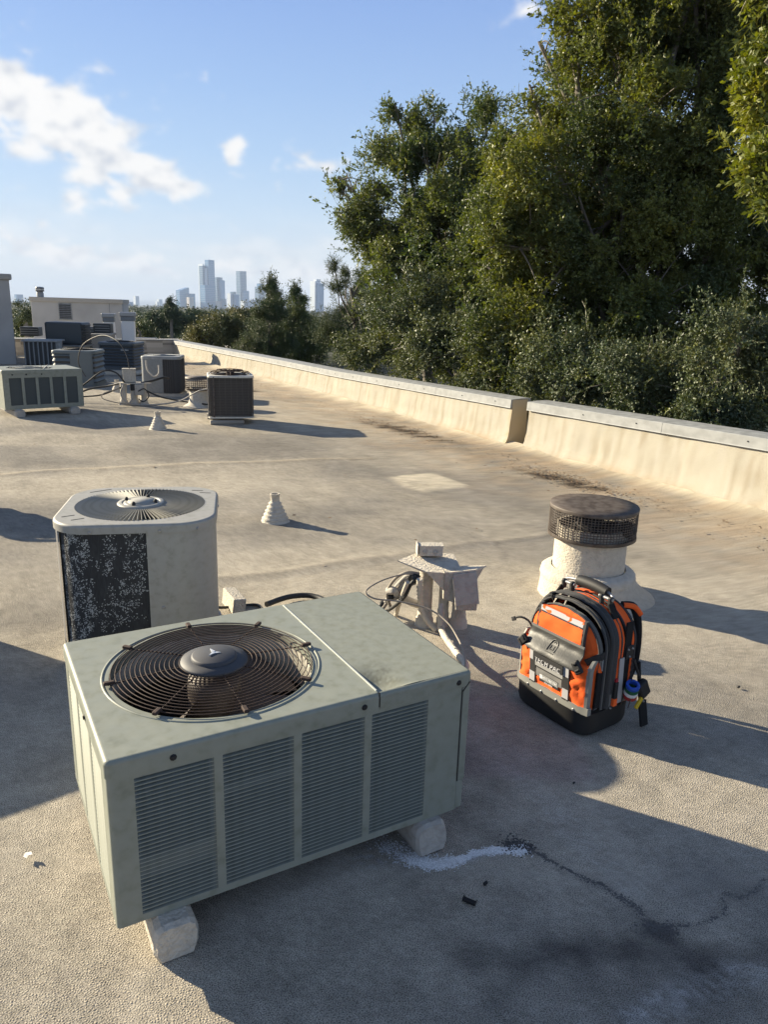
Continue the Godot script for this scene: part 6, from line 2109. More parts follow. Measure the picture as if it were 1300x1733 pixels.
		t.basis = Basis(Vector3(0.3, 1, 0.2).normalized(), 0.9) * Basis.from_scale(q[1])
		tag(t, q[2], "tape")
	# ------ cables lying on the roof behind the condenser
	cable("black cable curving over the roof between the two nearest condensers", [Vector3(-0.98, 0.09, -3.62), Vector3(-0.86, 0.03, -3.72), Vector3(-0.74, 0.015, -3.80), Vector3(-0.66, 0.02, -3.78), Vector3(-0.55, 0.10, -3.40)], 0.008, M.cable_black)
	cable("dark hose lying in a flat arc behind the big condenser's top edge", [Vector3(-0.62, 0.04, -3.76), Vector3(-0.52, 0.03, -3.90), Vector3(-0.40, 0.03, -3.93), Vector3(-0.30, 0.03, -3.84), Vector3(-0.24, 0.05, -3.6)], 0.016, M.cable_black, "hose", "hose")
	# ------ the far conduit cluster
	var f := Vector3(-4.08, 0, -11.98)
	var fb := Basis(Vector3.UP, 0.25)
	o = thing("wiring_hood", "far cream wiring hood amid a tangle of conduits, among the distant machines", "wiring hood", f, 0.25)
	st = new_st()
	prism(st, PackedVector2Array([Vector2(-0.26, -0.05), Vector2(-0.10, 0.09), Vector2(0.16, 0.10), Vector2(0.30, 0.0), Vector2(0.10, -0.12), Vector2(-0.14, -0.12)]), 0.33, 0.345)
	part(st, "hood_plate", M.coating, o)
	st = new_st()
	rbox(st, Vector3(-0.03, 0.45, -0.02), Vector3(0.19, 0.20, 0.10), 0.01)
	part(st, "upper_box", M.coating, o)
	st = new_st()
	rbox(st, Vector3(-0.03, 0.555, -0.02), Vector3(0.21, 0.02, 0.12), 0.006)
	part(st, "box_lid", M.coating, o)
	st = new_st()
	rbox(st, Vector3(0.12, 0.24, 0.08), Vector3(0.15, 0.17, 0.08), 0.008)
	part(st, "disconnect_box", M.coating_grey, o)
	st = new_st()
	rbox(st, Vector3(0.02, 0.28, 0.09), Vector3(0.07, 0.10, 0.06), 0.006)
	part(st, "dark_cover", M.black, o)
	for q in [[Vector3(-0.13, 0, 0.02), 0.05], [Vector3(0.03, 0, 0.03), 0.055], [Vector3(0.17, 0, 0.0), 0.05]]:
		st = new_st()
		lathe(st, [Vector2(q[1] * 1.7, -0.004), Vector2(q[1] * 1.35, 0.03), Vector2(q[1] * 1.2, 0.07), Vector2(q[1], 0.08), Vector2(q[1], 0.34)], 20, q[0])
		part(st, "post", M.coating, o)
	var Q := func(x: float, y: float, z: float) -> Vector3: return f + fb * Vector3(x, y, z)
	cable("tall arching cable from the far wiring hood up to the louvred condenser", [Q.call(-0.02, 0.55, 0.0), Q.call(-0.06, 0.78, -0.05), Q.call(-0.20, 0.98, -0.2), Q.call(-0.48, 1.04, -0.6), Q.call(-0.82, 0.86, -1.0), Q.call(-0.95, 0.55, -1.3), Q.call(-0.86, 0.30, -1.4)], 0.0090, M.dark)
	cable("low arching black cable left of the far wiring hood", [Q.call(-0.10, 0.34, 0.05), Q.call(-0.22, 0.50, 0.05), Q.call(-0.42, 0.52, 0.05), Q.call(-0.70, 0.32, 0.1), Q.call(-1.00, 0.12, 0.1)], 0.0124, M.cable_black)
	cable("black cable lying from the sage five-pane condenser to the far wiring hood", [Q.call(-1.05, 0.10, 0.05), Q.call(-0.75, 0.13, 0.1), Q.call(-0.45, 0.16, 0.08), Q.call(-0.15, 0.28, 0.06)], 0.0112, M.cable_black)
	cable("thin black cable running low behind the far wiring hood", [Q.call(-1.0, 0.06, -0.25), Q.call(-0.7, 0.20, -0.3), Q.call(-0.4, 0.26, -0.25), Q.call(-0.12, 0.34, -0.05)], 0.0149, M.cable_black)
	cable("pale cable trailing from the far wiring hood to the mesh-sided condenser", [Q.call(-0.10, 0.05, 0.12), Q.call(0.05, 0.02, 0.2), Q.call(0.4, 0.04, 0.35), Q.call(0.75, 0.12, 0.5), Q.call(1.1, 0.32, 0.75), Q.call(1.45, 0.30, 1.0), Q.call(1.72, 0.16, 1.2)], 0.0099, M.pipe_grey)
	cable("black cable between the far wiring hood and the slate condenser", [Q.call(0.15, 0.34, 0.02), Q.call(0.30, 0.36, -0.1), Q.call(0.48, 0.40, -0.3), Q.call(0.55, 0.36, -0.6)], 0.0186, M.cable_black)
	cable("dark cable on the roof right of the far wiring hood", [Q.call(0.22, 0.22, 0.02), Q.call(0.45, 0.12, 0.05), Q.call(0.9, 0.06, 0.25), Q.call(1.45, 0.06, 0.75)], 0.0124, M.cable_black)
	cable("white looped conduit in front of the slate condenser", [Q.call(0.20, 0.65, -0.6), Q.call(0.22, 0.50, -0.55), Q.call(0.32, 0.40, -0.5), Q.call(0.40, 0.45, -0.5), Q.call(0.40, 0.58, -0.55)], 0.0136, M.coating, "conduit", "conduit")
	cable("left pale conduit loop below the far wiring hood", [Q.call(-0.12, 0.32, 0.08), Q.call(-0.16, 0.16, 0.14), Q.call(-0.06, 0.04, 0.16), Q.call(0.02, 0.14, 0.12), Q.call(0.02, 0.28, 0.08)], 0.0099, M.coating_grey, "conduit", "conduit")
	cable("right dark cable loop below the far wiring hood", [Q.call(0.10, 0.22, 0.12), Q.call(0.20, 0.26, 0.14), Q.call(0.26, 0.15, 0.14), Q.call(0.18, 0.06, 0.14), Q.call(0.10, 0.10, 0.12)], 0.0087, M.cable_black)
	cable("thin cable sagging in front of the far wiring hood's left", [Q.call(-0.16, 0.26, 0.08), Q.call(-0.4, 0.20, 0.2), Q.call(-0.42, 0.12, 0.25), Q.call(-0.2, 0.06, 0.3), Q.call(0.0, 0.03, 0.3)], 0.0068, M.cable_tan)

# ---------------------------------------------------------------- small litter
func flecks(called: String, label: String, category: String, line: Array, count: int, spread: float, size: float, col: Color, sd: int, taper := 0.0) -> void:
	# grit or splashed coating that follows a line on the roof
	var r := RandomNumberGenerator.new()
	r.seed = sd
	var nz := noise(sd, 7.0, 2)
	var st := new_st()
	lathe(st, [Vector2(1.0, 0.0), Vector2(0.8, 0.45), Vector2(0.0, 0.6)], 6)
	var len := 0.0
	for k in line.size() - 1:
		len += line[k].distance_to(line[k + 1])
	var mm := MultiMesh.new()
	mm.transform_format = MultiMesh.TRANSFORM_3D
	mm.use_colors = true
	mm.mesh = st.commit()
	mm.instance_count = count
	for i in count:
		var d := r.randf() * len
		if taper > 0.0:
			d = len * (1.0 - pow(r.randf(), 1.0 + taper))
		var at: float = d / len
		var k := 0
		while k < line.size() - 2 and d > line[k].distance_to(line[k + 1]):
			d -= line[k].distance_to(line[k + 1])
			k += 1
		var p: Vector2 = line[k].lerp(line[k + 1], d / line[k].distance_to(line[k + 1]))
		var wd := spread * (0.55 + 1.1 * absf(nz.get_noise_2d(p.x, p.y)) * 2.0)
		p += Vector2(nz.get_noise_2d(p.x * 3.0, 5.0), nz.get_noise_2d(5.0, p.y * 3.0)) * 0.02
		p += Vector2(r.randfn(), r.randfn()) * wd * 0.5
		var s := size * r.randf_range(0.5, 1.3)
		mm.set_instance_transform(i, Transform3D(Basis(Vector3.UP, r.randf() * TAU) * Basis.from_scale(Vector3(s, s * 0.5, s * r.randf_range(0.6, 1.0))), Vector3(p.x, roof_y(p.x, p.y) - 0.0003, p.y)))
		mm.set_instance_color(i, col * r.randf_range(0.7, 1.15))
	var o := MultiMeshInstance3D.new()
	o.name = numbered(called)
	o.multimesh = mm
	var m := mat(1, 1, 1, 0.9)
	m.vertex_color_use_as_albedo = true
	o.material_override = m
	add_child(o)
	tag(o, label, category, "", "stuff")
func build_debris() -> void:
	var st := new_st()
	rbox(st, Vector3(0, 0.004, 0), Vector3(0.038, 0.003, 0.016), 0.001, Basis.IDENTITY, 1)
	rbox(st, Vector3(-0.0185, 0.007, 0), Vector3(0.002, 0.012, 0.016), 0.0008, Basis.IDENTITY, 1)
	rbox(st, Vector3(0.0185, 0.007, 0), Vector3(0.002, 0.010, 0.016), 0.0008, Basis.IDENTITY, 1)
	rbox(st, Vector3(0, 0.007, 0.0075), Vector3(0.037, 0.009, 0.002), 0.0008, Basis.IDENTITY, 1)
	var c := part(st, "plastic_clip", M.black, self)
	c.position = Vector3(0.273, 0.004, -1.735)
	c.rotation = Vector3(0.12, -0.5, 0.0)
	tag(c, "small black plastic clip lying on the roof in the foreground", "clip")
	for q in [[Vector3(0.327, 0.006, -1.807), 0.009, "tiny black crumb just behind the plastic clip"], [Vector3(0.70, 0.006, -2.30), 0.006, "tiny dark crumb in the shade right of the big condenser"], [Vector3(1.62, 0.006, -3.05), 0.009, "small dark pebble on the sunlit roof right of the backpack"]]:
		st = new_st()
		rbox(st, Vector3.ZERO, Vector3(q[1] * 1.6, q[1], q[1]), q[1] * 0.3, Basis(Vector3(0.3, 1, 0.2).normalized(), 0.7), 1)
		c = part(st, "crumb", M.black, self)
		c.position = q[0]
		tag(c, q[2], "debris")
	st = new_st()
	for q in [[0.4, 0.30], [1.0, 0.22]]:
		leaf(st, Vector3(0, 0.004, 0), Vector3(cos(q[0]), q[1], sin(q[0])).normalized(), Vector3(0.1, 1, 0.2), 0.030, 0.016)
	c = part(st, "paper_scrap", mat(0.62, 0.60, 0.57, 0.7), self)
	c.position = Vector3(-1.035, 0.006, -1.868)
	tag(c, "small crumpled white scrap on the roof at far left", "scrap")
	flecks("white_spill", "ragged white coating spill running from the right sleeper across the roof", "spill", [Vector2(0.12, -1.90), Vector2(0.19, -1.886), Vector2(0.264, -1.906), Vector2(0.33, -1.935), Vector2(0.40, -1.958), Vector2(0.47, -1.968)], 6500, 0.014, 0.0026, Color(0.70, 0.70, 0.69), 301)
	flecks("white_spill", "sprinkle of white coating under the right end of the big condenser", "spill", [Vector2(0.17, -1.89), Vector2(0.10, -1.92), Vector2(0.03, -1.97)], 700, 0.05, 0.0028, Color(0.6, 0.6, 0.6), 302)
	flecks("dirt_line", "dark gritty line winding right from the white spill", "grit", [Vector2(0.45, -1.971), Vector2(0.527, -1.943), Vector2(0.587, -1.866), Vector2(0.687, -1.813), Vector2(0.737, -1.738), Vector2(0.767, -1.672)], 800, 0.008, 0.0028, Color(0.10, 0.094, 0.088), 303)
	flecks("dirt_line", "dark gritty line curving up to the right edge of the picture", "grit", [Vector2(0.767, -1.672), Vector2(0.83, -1.677), Vector2(0.894, -1.687), Vector2(0.982, -1.737), Vector2(1.02, -1.795), Vector2(1.07, -1.786), Vector2(1.17, -1.859), Vector2(1.3, -1.93)], 520, 0.007, 0.0025, Color(0.105, 0.098, 0.092), 304)
	flecks("dirt_patch", "dark grit gathered where the two dirt lines meet", "grit", [Vector2(0.735, -1.66), Vector2(0.82, -1.655)], 330, 0.026, 0.0030, Color(0.085, 0.079, 0.074), 305)
	flecks("dirt_patch", "dark grit round the far tip of the white spill", "grit", [Vector2(0.42, -1.985), Vector2(0.50, -1.965)], 500, 0.022, 0.0034, Color(0.06, 0.056, 0.053), 306)
	# leaf litter blown along the parapet
	var r := RandomNumberGenerator.new()
	r.seed = 15
	var fl := new_st()
	leaf(fl, Vector3.ZERO, Vector3(1, 0.1, 0), Vector3.UP, 0.045, 0.024)
	var mm := MultiMesh.new()
	mm.transform_format = MultiMesh.TRANSFORM_3D
	mm.use_colors = true
	mm.mesh = fl.commit()
	mm.instance_count = 1500
	for k in 1500:
		var w := r.randf_range(2.5, 21.0)
		var u := 5.5 - absf(r.randfn()) * 0.35
		if k % 4 == 0:
			u = 5.27 + r.randfn() * 0.12
			w = 8.75 + r.randfn() * 0.6
		elif k % 4 == 1:
			u = 5.2 + r.randfn() * 0.12
			w = 5.4 + r.randfn() * 0.45
		elif k % 40 == 2:
			u = r.randf_range(0.0, 5.0)
			w = r.randf_range(4.0, 9.5)
		var cove := clampf((u - 5.35) / 0.6, 0.0, 1.0)
		var b := Basis(Vector3.UP, r.randf() * TAU) * Basis(Vector3.RIGHT, r.randf_range(-0.4, 0.4)) * Basis.from_scale(Vector3.ONE * r.randf_range(0.4, 0.95))
		mm.set_instance_transform(k, Transform3D(b, roof_xz(u, w) + Vector3(0, 0.012 + 0.05 * cove * cove, 0)))
		mm.set_instance_color(k, Color(0.10, 0.06, 0.035).lerp(Color(0.2, 0.13, 0.07), r.randf()))
	var o := MultiMeshInstance3D.new()
	o.name = "leaf_litter"
	o.multimesh = mm
	var lm := mat(1, 1, 1, 0.9)
	lm.vertex_color_use_as_albedo = true
	o.material_override = lm
	add_child(o)
	tag(o, "dry brown leaves blown along the foot of the parapet", "leaves", "", "stuff")

# ---------------------------------------------------------------- tool backpack
const PW := 0.385
# the outline of the bag seen from the front, from lower left over the top to lower right
func arch(wd: float, top: float, bottom: float, n := 40) -> Array:
	var out := []
	var h := wd * 0.5
	var r := 0.125
	var pts := []
	pts.append(Vector2(-h, bottom))
	pts.append(Vector2(-h, bottom + (top - r - bottom) * 0.5))
	for k in 11:
		var a := PI - PI * 0.5 * k / 10.0
		pts.append(Vector2(-h * 0.93 + r + cos(a) * (r + h * 0.07 * (1.0 - k / 10.0)), top - r + sin(a) * r))
	for k in 4:
		var t := (k + 1) / 5.0
		pts.append(Vector2(lerpf(-h * 0.93 + r, h * 0.93 - r, t), top + 0.006 * sin(PI * t)))
	for k in 11:
		var a := PI * 0.5 - PI * 0.5 * k / 10.0
		pts.append(Vector2(h * 0.93 - r + cos(a) * (r + h * 0.07 * (k / 10.0)), top - r + sin(a) * r))
	pts.append(Vector2(h, bottom + (top - r - bottom) * 0.5))
	pts.append(Vector2(h, bottom))
	for i in pts.size():
		var d: Vector2 = (pts[mini(i + 1, pts.size() - 1)] - pts[maxi(i - 1, 0)]).normalized()
		out.append([pts[i], Vector2(-d.y, d.x)])
	return out

func arch_band(st: SurfaceTool, a: Array, z0: float, z1: float, bulge := 0.004, sub := 3, wob: FastNoiseLite = null) -> void:
	var rows := []
	for j in sub + 1:
		var t := float(j) / sub
		var off := bulge * sin(PI * t)
		var row := []
		for q in a:
			var o := off
			if wob:
				o += 0.004 * wob.get_noise_3d(q[0].x * 14.0, q[0].y * 14.0, t * 3.0) * sin(PI * t)
			var p: Vector2 = q[0] + q[1] * o
			row.append([Vector3(p.x, p.y, lerpf(z0, z1, t)), Vector3(q[1].x, q[1].y, 0.6 * cos(PI * t) * (-1.0 if z1 > z0 else 1.0) * -1.0 * minf(1.0, bulge * 120.0)).normalized()])
		rows.append(row)
	for j in sub:
		for i in a.size() - 1:
			var p = rows[j][i]
			var q = rows[j][i + 1]
			var r = rows[j + 1][i + 1]
			var s = rows[j + 1][i]
			quadn(st, p[0], q[0], r[0], s[0], p[1], q[1], r[1], s[1])

func arch_face(st: SurfaceTool, a: Array, z: float, out: float, bulge := 0.0) -> void:
	var c := Vector3(0, 0.28, z + bulge)
	for i in a.size() - 1:
		var p: Vector2 = a[i][0]
		var q: Vector2 = a[i + 1][0]
		flat(st, Vector3(p.x, p.y, z), Vector3(q.x, q.y, z), c.lerp(Vector3(q.x, q.y, z), 0.4), c.lerp(Vector3(p.x, p.y, z), 0.4), Vector3(0, 0, out))
		tri(st, c.lerp(Vector3(p.x, p.y, z), 0.4), c.lerp(Vector3(q.x, q.y, z), 0.4), c, Vector3(0, 0, out), Vector3(0, 0, out), Vector3(0, 0, out))

# height of the bag's front over the base plane, at x, y
func front_z(x: float, y: float) -> float:
	var low := (1.0 - smoothstep(0.27, 0.33, y)) * smoothstep(0.02, 0.09, y)
	var side := 1.0 - pow(minf(absf(x) / 0.182, 1.0), 5.0)
	return 0.075 + (0.045 * low) * (0.65 + 0.35 * side) + 0.012 * smoothstep(0.10, 0.28, y) * (1.0 - smoothstep(0.36, 0.47, y)) * side

func patch(st: SurfaceTool, x0: float, x1: float, y0: float, y1: float, off: float, thick := 0.004, nx := 8, ny := 8, wr := 0.0, skew := 0.0, sag := 0.0) -> void:
	var nz := noise(81, 16.0, 3)
	var at := func(i: int, j: int, o: float) -> Vector3:
		var x := lerpf(x0, x1, float(i) / nx)
		var y := lerpf(y0, y1, float(j) / ny) + skew * (x - (x0 + x1) * 0.5) - sag * (1.0 - pow(2.0 * float(i) / nx - 1.0, 2.0)) * (1.0 - float(j) / ny)
		return Vector3(x, y, front_z(x, y) + o + wr * nz.get_noise_2d(x, y))
	for i in nx:
		for j in ny:
			var p: Array = []
			for v in [[i, j], [i + 1, j], [i + 1, j + 1], [i, j + 1]]:
				var c: Vector3 = at.call(v[0], v[1], off)
				var dx: Vector3 = at.call(v[0] + 1, v[1], off) - at.call(v[0] - 1, v[1], off)
				var dy: Vector3 = at.call(v[0], v[1] + 1, off) - at.call(v[0], v[1] - 1, off)
				p.append([c, dx.cross(dy).normalized()])
			quadn(st, p[0][0], p[1][0], p[2][0], p[3][0], p[0][1], p[1][1], p[2][1], p[3][1])
	for i in nx:
		flat(st, at.call(i, 0, off), at.call(i + 1, 0, off), at.call(i + 1, 0, off - thick), at.call(i, 0, off - thick), Vector3(0, -1, 0.1))
		flat(st, at.call(i, ny, off), at.call(i + 1, ny, off), at.call(i + 1, ny, off - thick), at.call(i, ny, off - thick), Vector3(0, 1, 0.1))
	for j in ny:
		flat(st, at.call(0, j, off), at.call(0, j + 1, off), at.call(0, j + 1, off - thick), at.call(0, j, off - thick), Vector3(-1, 0, 0.1))
		flat(st, at.call(nx, j, off), at.call(nx, j + 1, off), at.call(nx, j + 1, off - thick), at.call(nx, j, off - thick), Vector3(1, 0, 0.1))

func fabric(r: float, g: float, b: float, sheen := 0.2, rough := 0.85) -> StandardMaterial3D:
	var m := mat(r, g, b, rough)
	m.rim_enabled = true
	m.rim = sheen
	m.rim_tint = 0.6
	m.metallic_specular = 0.3
	m.heightmap_enabled = true
	m.heightmap_texture = M.weave
	m.heightmap_scale = 0.06
	tri_map(m, 9.0)
	return m

func lettering(o: Node3D, called: String, text: String, size: float, depth: float, m: Material, tr: Transform3D, bold := true) -> MeshInstance3D:
	var t := TextMesh.new()
	t.text = text
	var f := SystemFont.new()
	f.font_names = PackedStringArray(["Droid Sans"])
	f.font_weight = 700 if bold else 400
	t.font = f
	t.font_size = 32
	t.pixel_size = size / 24.0
	t.depth = depth
	var p := put(t, called, m, o)
	p.transform = tr
	return p

func build_backpack() -> void:
	# woven cloth relief
	var im := Image.create(128, 128, false, Image.FORMAT_L8)
	for y in 128:
		for x in 128:
			var over := (int(x / 4.0) + int(y / 4.0)) % 2 == 0
			var v: float = absf(sin(PI * (x if over else y) / 4.0))
			im.set_pixel(x, y, Color(v, v, v))
	M.weave = ImageTexture.create_from_image(im)
	var orange := fabric(0.86, 0.135, 0.028, 0.25)
	var grey := fabric(0.155, 0.155, 0.145, 0.3)
	var dgrey := fabric(0.06, 0.06, 0.06, 0.3)
	var black := fabric(0.014, 0.014, 0.015, 0.2)
	var rubber := mat(0.010, 0.010, 0.010, 0.62)
	var hide := mat(0.045, 0.046, 0.044, 0.5)
	hide.heightmap_enabled = true
	hide.heightmap_texture = ntex(noise(82, 0.08, 3), 256)
	hide.heightmap_scale = 0.05
	tri_map(hide, 5.0)
	var silver := mat(0.50, 0.50, 0.51, 0.38, 0.15)
	var web := mat(0.022, 0.022, 0.023, 0.7)
	var trim := mat(0.22, 0.22, 0.20, 0.6)
	var chrome := mat(0.30, 0.30, 0.30, 0.42, 0.5)
	var wob := noise(83, 1.0, 2)

	var o := thing("tool_backpack", "orange, grey and black tool backpack standing upright on the roof", "backpack", Vector3(0.806, 0, -2.825), -0.97)
	o.scale = Vector3.ONE * 1.03
	var st := new_st()
	# moulded base
	var prof := [[0.0, 0.93], [0.012, 0.975], [0.03, 1.0], [0.078, 1.0], [0.090, 1.012], [0.096, 1.0]]
	var per := []
	for k in 48:
		var a := TAU * k / 48
		var c := Vector2(cos(a), sin(a))
		var q := Vector2(signf(c.x) * pow(absf(c.x), 0.34) * PW * 0.5, signf(c.y) * pow(absf(c.y), 0.34) * 0.139)
		per.append(q)
	for k in 48:
		var p: Vector2 = per[k]
		var q: Vector2 = per[(k + 1) % 48]
		var n0 := Vector3(signf(p.x) * pow(absf(p.x) / (PW * 0.5), 2.0), 0, signf(p.y) * pow(absf(p.y) / 0.142, 2.0)).normalized()
		var n1 := Vector3(signf(q.x) * pow(absf(q.x) / (PW * 0.5), 2.0), 0, signf(q.y) * pow(absf(q.y) / 0.142, 2.0)).normalized()
		for i in prof.size() - 1:
			var s: float = prof[i][1]
			var t: float = prof[i + 1][1]
			quadn(st, Vector3(p.x * s, prof[i][0], p.y * s), Vector3(q.x * s, prof[i][0], q.y * s), Vector3(q.x * t, prof[i + 1][0], q.y * t), Vector3(p.x * t, prof[i + 1][0], p.y * t), n0, n1, n1, n0)
		tri(st, Vector3(p.x * 0.93, 0.0, p.y * 0.93), Vector3(q.x * 0.93, 0.0, q.y * 0.93), Vector3.ZERO, Vector3.DOWN, Vector3.DOWN, Vector3.DOWN)
		tri(st, Vector3(p.x, 0.096, p.y), Vector3(q.x, 0.096, q.y), Vector3(0, 0.096, 0), Vector3.UP, Vector3.UP, Vector3.UP)
	part(st, "rubber_base", rubber, o)
	# body bands from back to front
	var a0 := arch(PW * 0.93, 0.468, 0.10)
	var a1 := arch(PW * 0.965, 0.478, 0.10)
	var a2 := arch(PW * 0.985, 0.484, 0.10)
	var a3 := arch(PW * 0.95, 0.472, 0.10)
	var a4 := arch(PW * 0.90, 0.452, 0.10)
	st = new_st()
	arch_band(st, a0, -0.138, -0.112, 0.006, 4, wob)
	arch_face(st, a0, -0.138, -1.0, -0.012)
	arch_face(st, a0, -0.112, 1.0)
	part(st, "back_padding", black, o)
	st = new_st()
	arch_band(st, a1, -0.112, -0.066, 0.004, 4, wob)
	part(st, "rear_side_band", orange, o)
	var seams := new_st()
	for q in [[a1, -0.112], [a1, -0.066], [a2, -0.030], [a2, 0.008], [a3, 0.030], [a3, 0.050], [a4, 0.074]]:
		var pts := []
		for v in q[0]:
			pts.append(Vector3(v[0].x + v[1].x * 0.002, v[0].y + v[1].y * 0.002, q[1]))
		tube(seams, pts, 0.0042, 6, false)
	part(seams, "piping", dgrey, o)
	st = new_st()
	arch_band(st, a1, -0.066, -0.048, 0.003, 3)
	part(st, "zip_band", black, o)
	st = new_st()
	arch_band(st, a2, -0.048, -0.016, 0.004, 4, wob)
	part(st, "front_side_band", orange, o)
	# thick ridged zip welts between the two compartments
	for q in [[-0.016, 0.008, 0.009], [0.008, 0.030, 0.010], [0.030, 0.050, 0.006]]:
		st = new_st()
		arch_band(st, a2 if q[0] < 0.02 else a3, q[0], q[1], q[2], 5)
		part(st, "zip_welt", dgrey if q[0] < 0.02 else grey, o)
	st = new_st()
	var za := []
	for v in a3:
		za.append(Vector3(v[0].x + v[1].x * 0.008, v[0].y + v[1].y * 0.008, 0.040))
	tube(st, za, func(t: float) -> float: return 0.0026 + 0.0011 * sin(t * 520.0), 5, false)
	part(st, "zip_teeth", M.black, o)
	st = new_st()
	arch_band(st, a4, 0.050, 0.074, 0.004, 4, wob)
	part(st, "front_rim", grey, o)
	# orange front
	st = new_st()
	var rows := []
	for i in a4.size() - 1:
		var p: Vector2 = a4[i][0]
		var q: Vector2 = a4[i + 1][0]
		for k in 8:
			var f0 := k / 8.0
			var f1 := (k + 1) / 8.0
			var c := Vector2(0, 0.27)
			var v := [p.lerp(c, f0), q.lerp(c, f0), q.lerp(c, f1), p.lerp(c, f1)]
			var w := []
			for e in v:
				w.append(Vector3(e.x, e.y, lerpf(0.074, front_z(e.x, e.y), smoothstep(0.0, 0.12, f0 if e == v[0] or e == v[1] else f1)) + 0.002 * wob.get_noise_2d(e.x * 22.0, e.y * 22.0)))
			flat(st, w[0], w[1], w[2], w[3], Vector3(0, 0, 1))
	part(st, "front_panel", orange, o)
	# upper pocket with a reflective bar
	st = new_st()
	patch(st, -0.115, 0.108, 0.320, 0.437, 0.016, 0.016, 10, 8, 0.008)
	var up := part(st, "upper_pocket", orange, o)
	st = new_st()
	patch(st, -0.112, 0.104, 0.417, 0.437, 0.0175, 0.002, 10, 2, 0.0)
	part(st, "reflective_bar", silver, up)
	st = new_st()
	patch(st, -0.122, -0.113, 0.315, 0.443, 0.0175, 0.016, 2, 8, 0.0)
	patch(st, 0.106, 0.117, 0.315, 0.443, 0.0175, 0.016, 2, 8, 0.0)
	part(st, "pocket_trim", dgrey, up)
	st = new_st()
	patch(st, -0.108, 0.104, 0.411, 0.4165, 0.0182, 0.002, 10, 1, 0.0)
	part(st, "bar_edging", web, up)
	# big lower pocket: wings, straps, middle
	st = new_st()
	patch(st, -0.172, -0.104, 0.123, 0.290, 0.014, 0.02, 6, 14, 0.012)
	part(st, "pocket_wing", orange, o)
	st = new_st()
	patch(st, 0.104, 0.172, 0.123, 0.285, 0.014, 0.02, 6, 14, 0.012)
	part(st, "pocket_wing", orange, o)
	st = new_st()
	patch(st, -0.070, 0.070, 0.123, 0.180, 0.012, 0.02, 8, 8, 0.008)
	part(st, "pocket_middle", orange, o)
	st = new_st()
	patch(st, -0.068, 0.068, 0.160, 0.200, 0.0165, 0.004, 8, 5, 0.003)
	var tp := part(st, "tool_pocket", mat(0.20, 0.195, 0.185, 0.5), o)
	st = new_st()
	patch(st, -0.068, 0.068, 0.198, 0.203, 0.019, 0.004, 8, 1)
	part(st, "pocket_hem", web, tp)
	for s in [-1.0, 1.0]:
		st = new_st()
		patch(st, s * 0.088 - 0.016, s * 0.088 + 0.016, 0.120, 0.285, 0.0185, 0.004, 4, 14)
		var sp := part(st, "strap", web, o)
		st = new_st()
		patch(st, s * 0.088 - 0.0145, s * 0.088 + 0.0145, 0.128, 0.168, 0.0205, 0.002, 3, 4)
		part(st, "reflector", silver, sp)
		st = new_st()
		patch(st, s * 0.088 - 0.0145, s * 0.088 + 0.0145, 0.222, 0.262, 0.0205, 0.002, 3, 4)
		part(st, "reflector", silver, sp)
		st = new_st()
		patch(st, s * 0.175 - 0.005, s * 0.175 + 0.005, 0.115, 0.310, 0.0165, 0.02, 2, 14)
		part(st, "pocket_trim", trim, o)
	st = new_st()
	patch(st, -0.073, 0.073, 0.203, 0.222, 0.0185, 0.002, 8, 2)
	part(st, "reflective_band", mat(0.34, 0.34, 0.33, 0.5), o)
	st = new_st()
	patch(st, -0.078, 0.078, 0.226, 0.262, 0.026, 0.004, 8, 3)
	var nb := part(st, "name_band", web, o)
	var fz := front_z(0.0, 0.238) + 0.0266
	lettering(nb, "lettering", "TECH PAC", 0.022, 0.001, silver, Transform3D(Basis(Vector3.RIGHT, -0.10), Vector3(0, 0.2355, fz)))
	# label patch
	st = new_st()
	patch(st, -0.048, 0.050, 0.143, 0.177, 0.0180, 0.002, 6, 3)
	var lb := part(st, "label_patch", web, o)
	var lz := front_z(0.0, 0.163) + 0.0195
	st = new_st()
	patch(st, -0.047, 0.049, 0.154, 0.176, 0.0185, 0.001, 6, 2)
	part(st, "label_field", mat(0.30, 0.30, 0.29, 0.5), lb)
	lettering(lb, "lettering", "VETO PRO PAC", 0.0085, 0.0008, mat(0.75, 0.75, 0.74, 0.5), Transform3D(Basis.IDENTITY, Vector3(0.007, 0.164, lz)))
	lettering(lb, "lettering", "TECH SERIES", 0.0056, 0.0008, mat(0.6, 0.6, 0.58, 0.5), Transform3D(Basis.IDENTITY, Vector3(0.002, 0.148, lz)))
	st = new_st()
	patch(st, -0.046, -0.032, 0.157, 0.173, 0.0190, 0.001, 2, 2)
	part(st, "label_mark", mat(0.7, 0.7, 0.7, 0.5), lb)
	# grey rubber strip over the base, with rivets
	st = new_st()
	patch(st, -0.188, 0.188, 0.094, 0.124, 0.0185, 0.02, 16, 3)
	var gs := part(st, "lower_strip", trim, o)
	st = new_st()
	for x in [-0.11, -0.035, 0.045, 0.13]:
		screw(st, Vector3(x, 0.101, front_z(x, 0.101) + 0.0188), Vector3(0, -0.2, 1).normalized(), 0.0035)
	part(st, "rivets", chrome, gs)
	# leather-like flap with embossed mark and buckles
	st = new_st()
	patch(st, -0.136, 0.136, 0.268, 0.352, 0.031, 0.006, 14, 10, 0.003, 0.0, 0.0)
	var fp := part(st, "flap", hide, o)
	st = new_st()
	patch(st, -0.137, 0.137, 0.346, 0.354, 0.0335, 0.006, 14, 1)
	part(st, "flap_edge", grey, fp)
	st = new_st()
	var e := func(x: float, y: float) -> Vector3: return Vector3(x, y, front_z(x, y) + 0.0315)
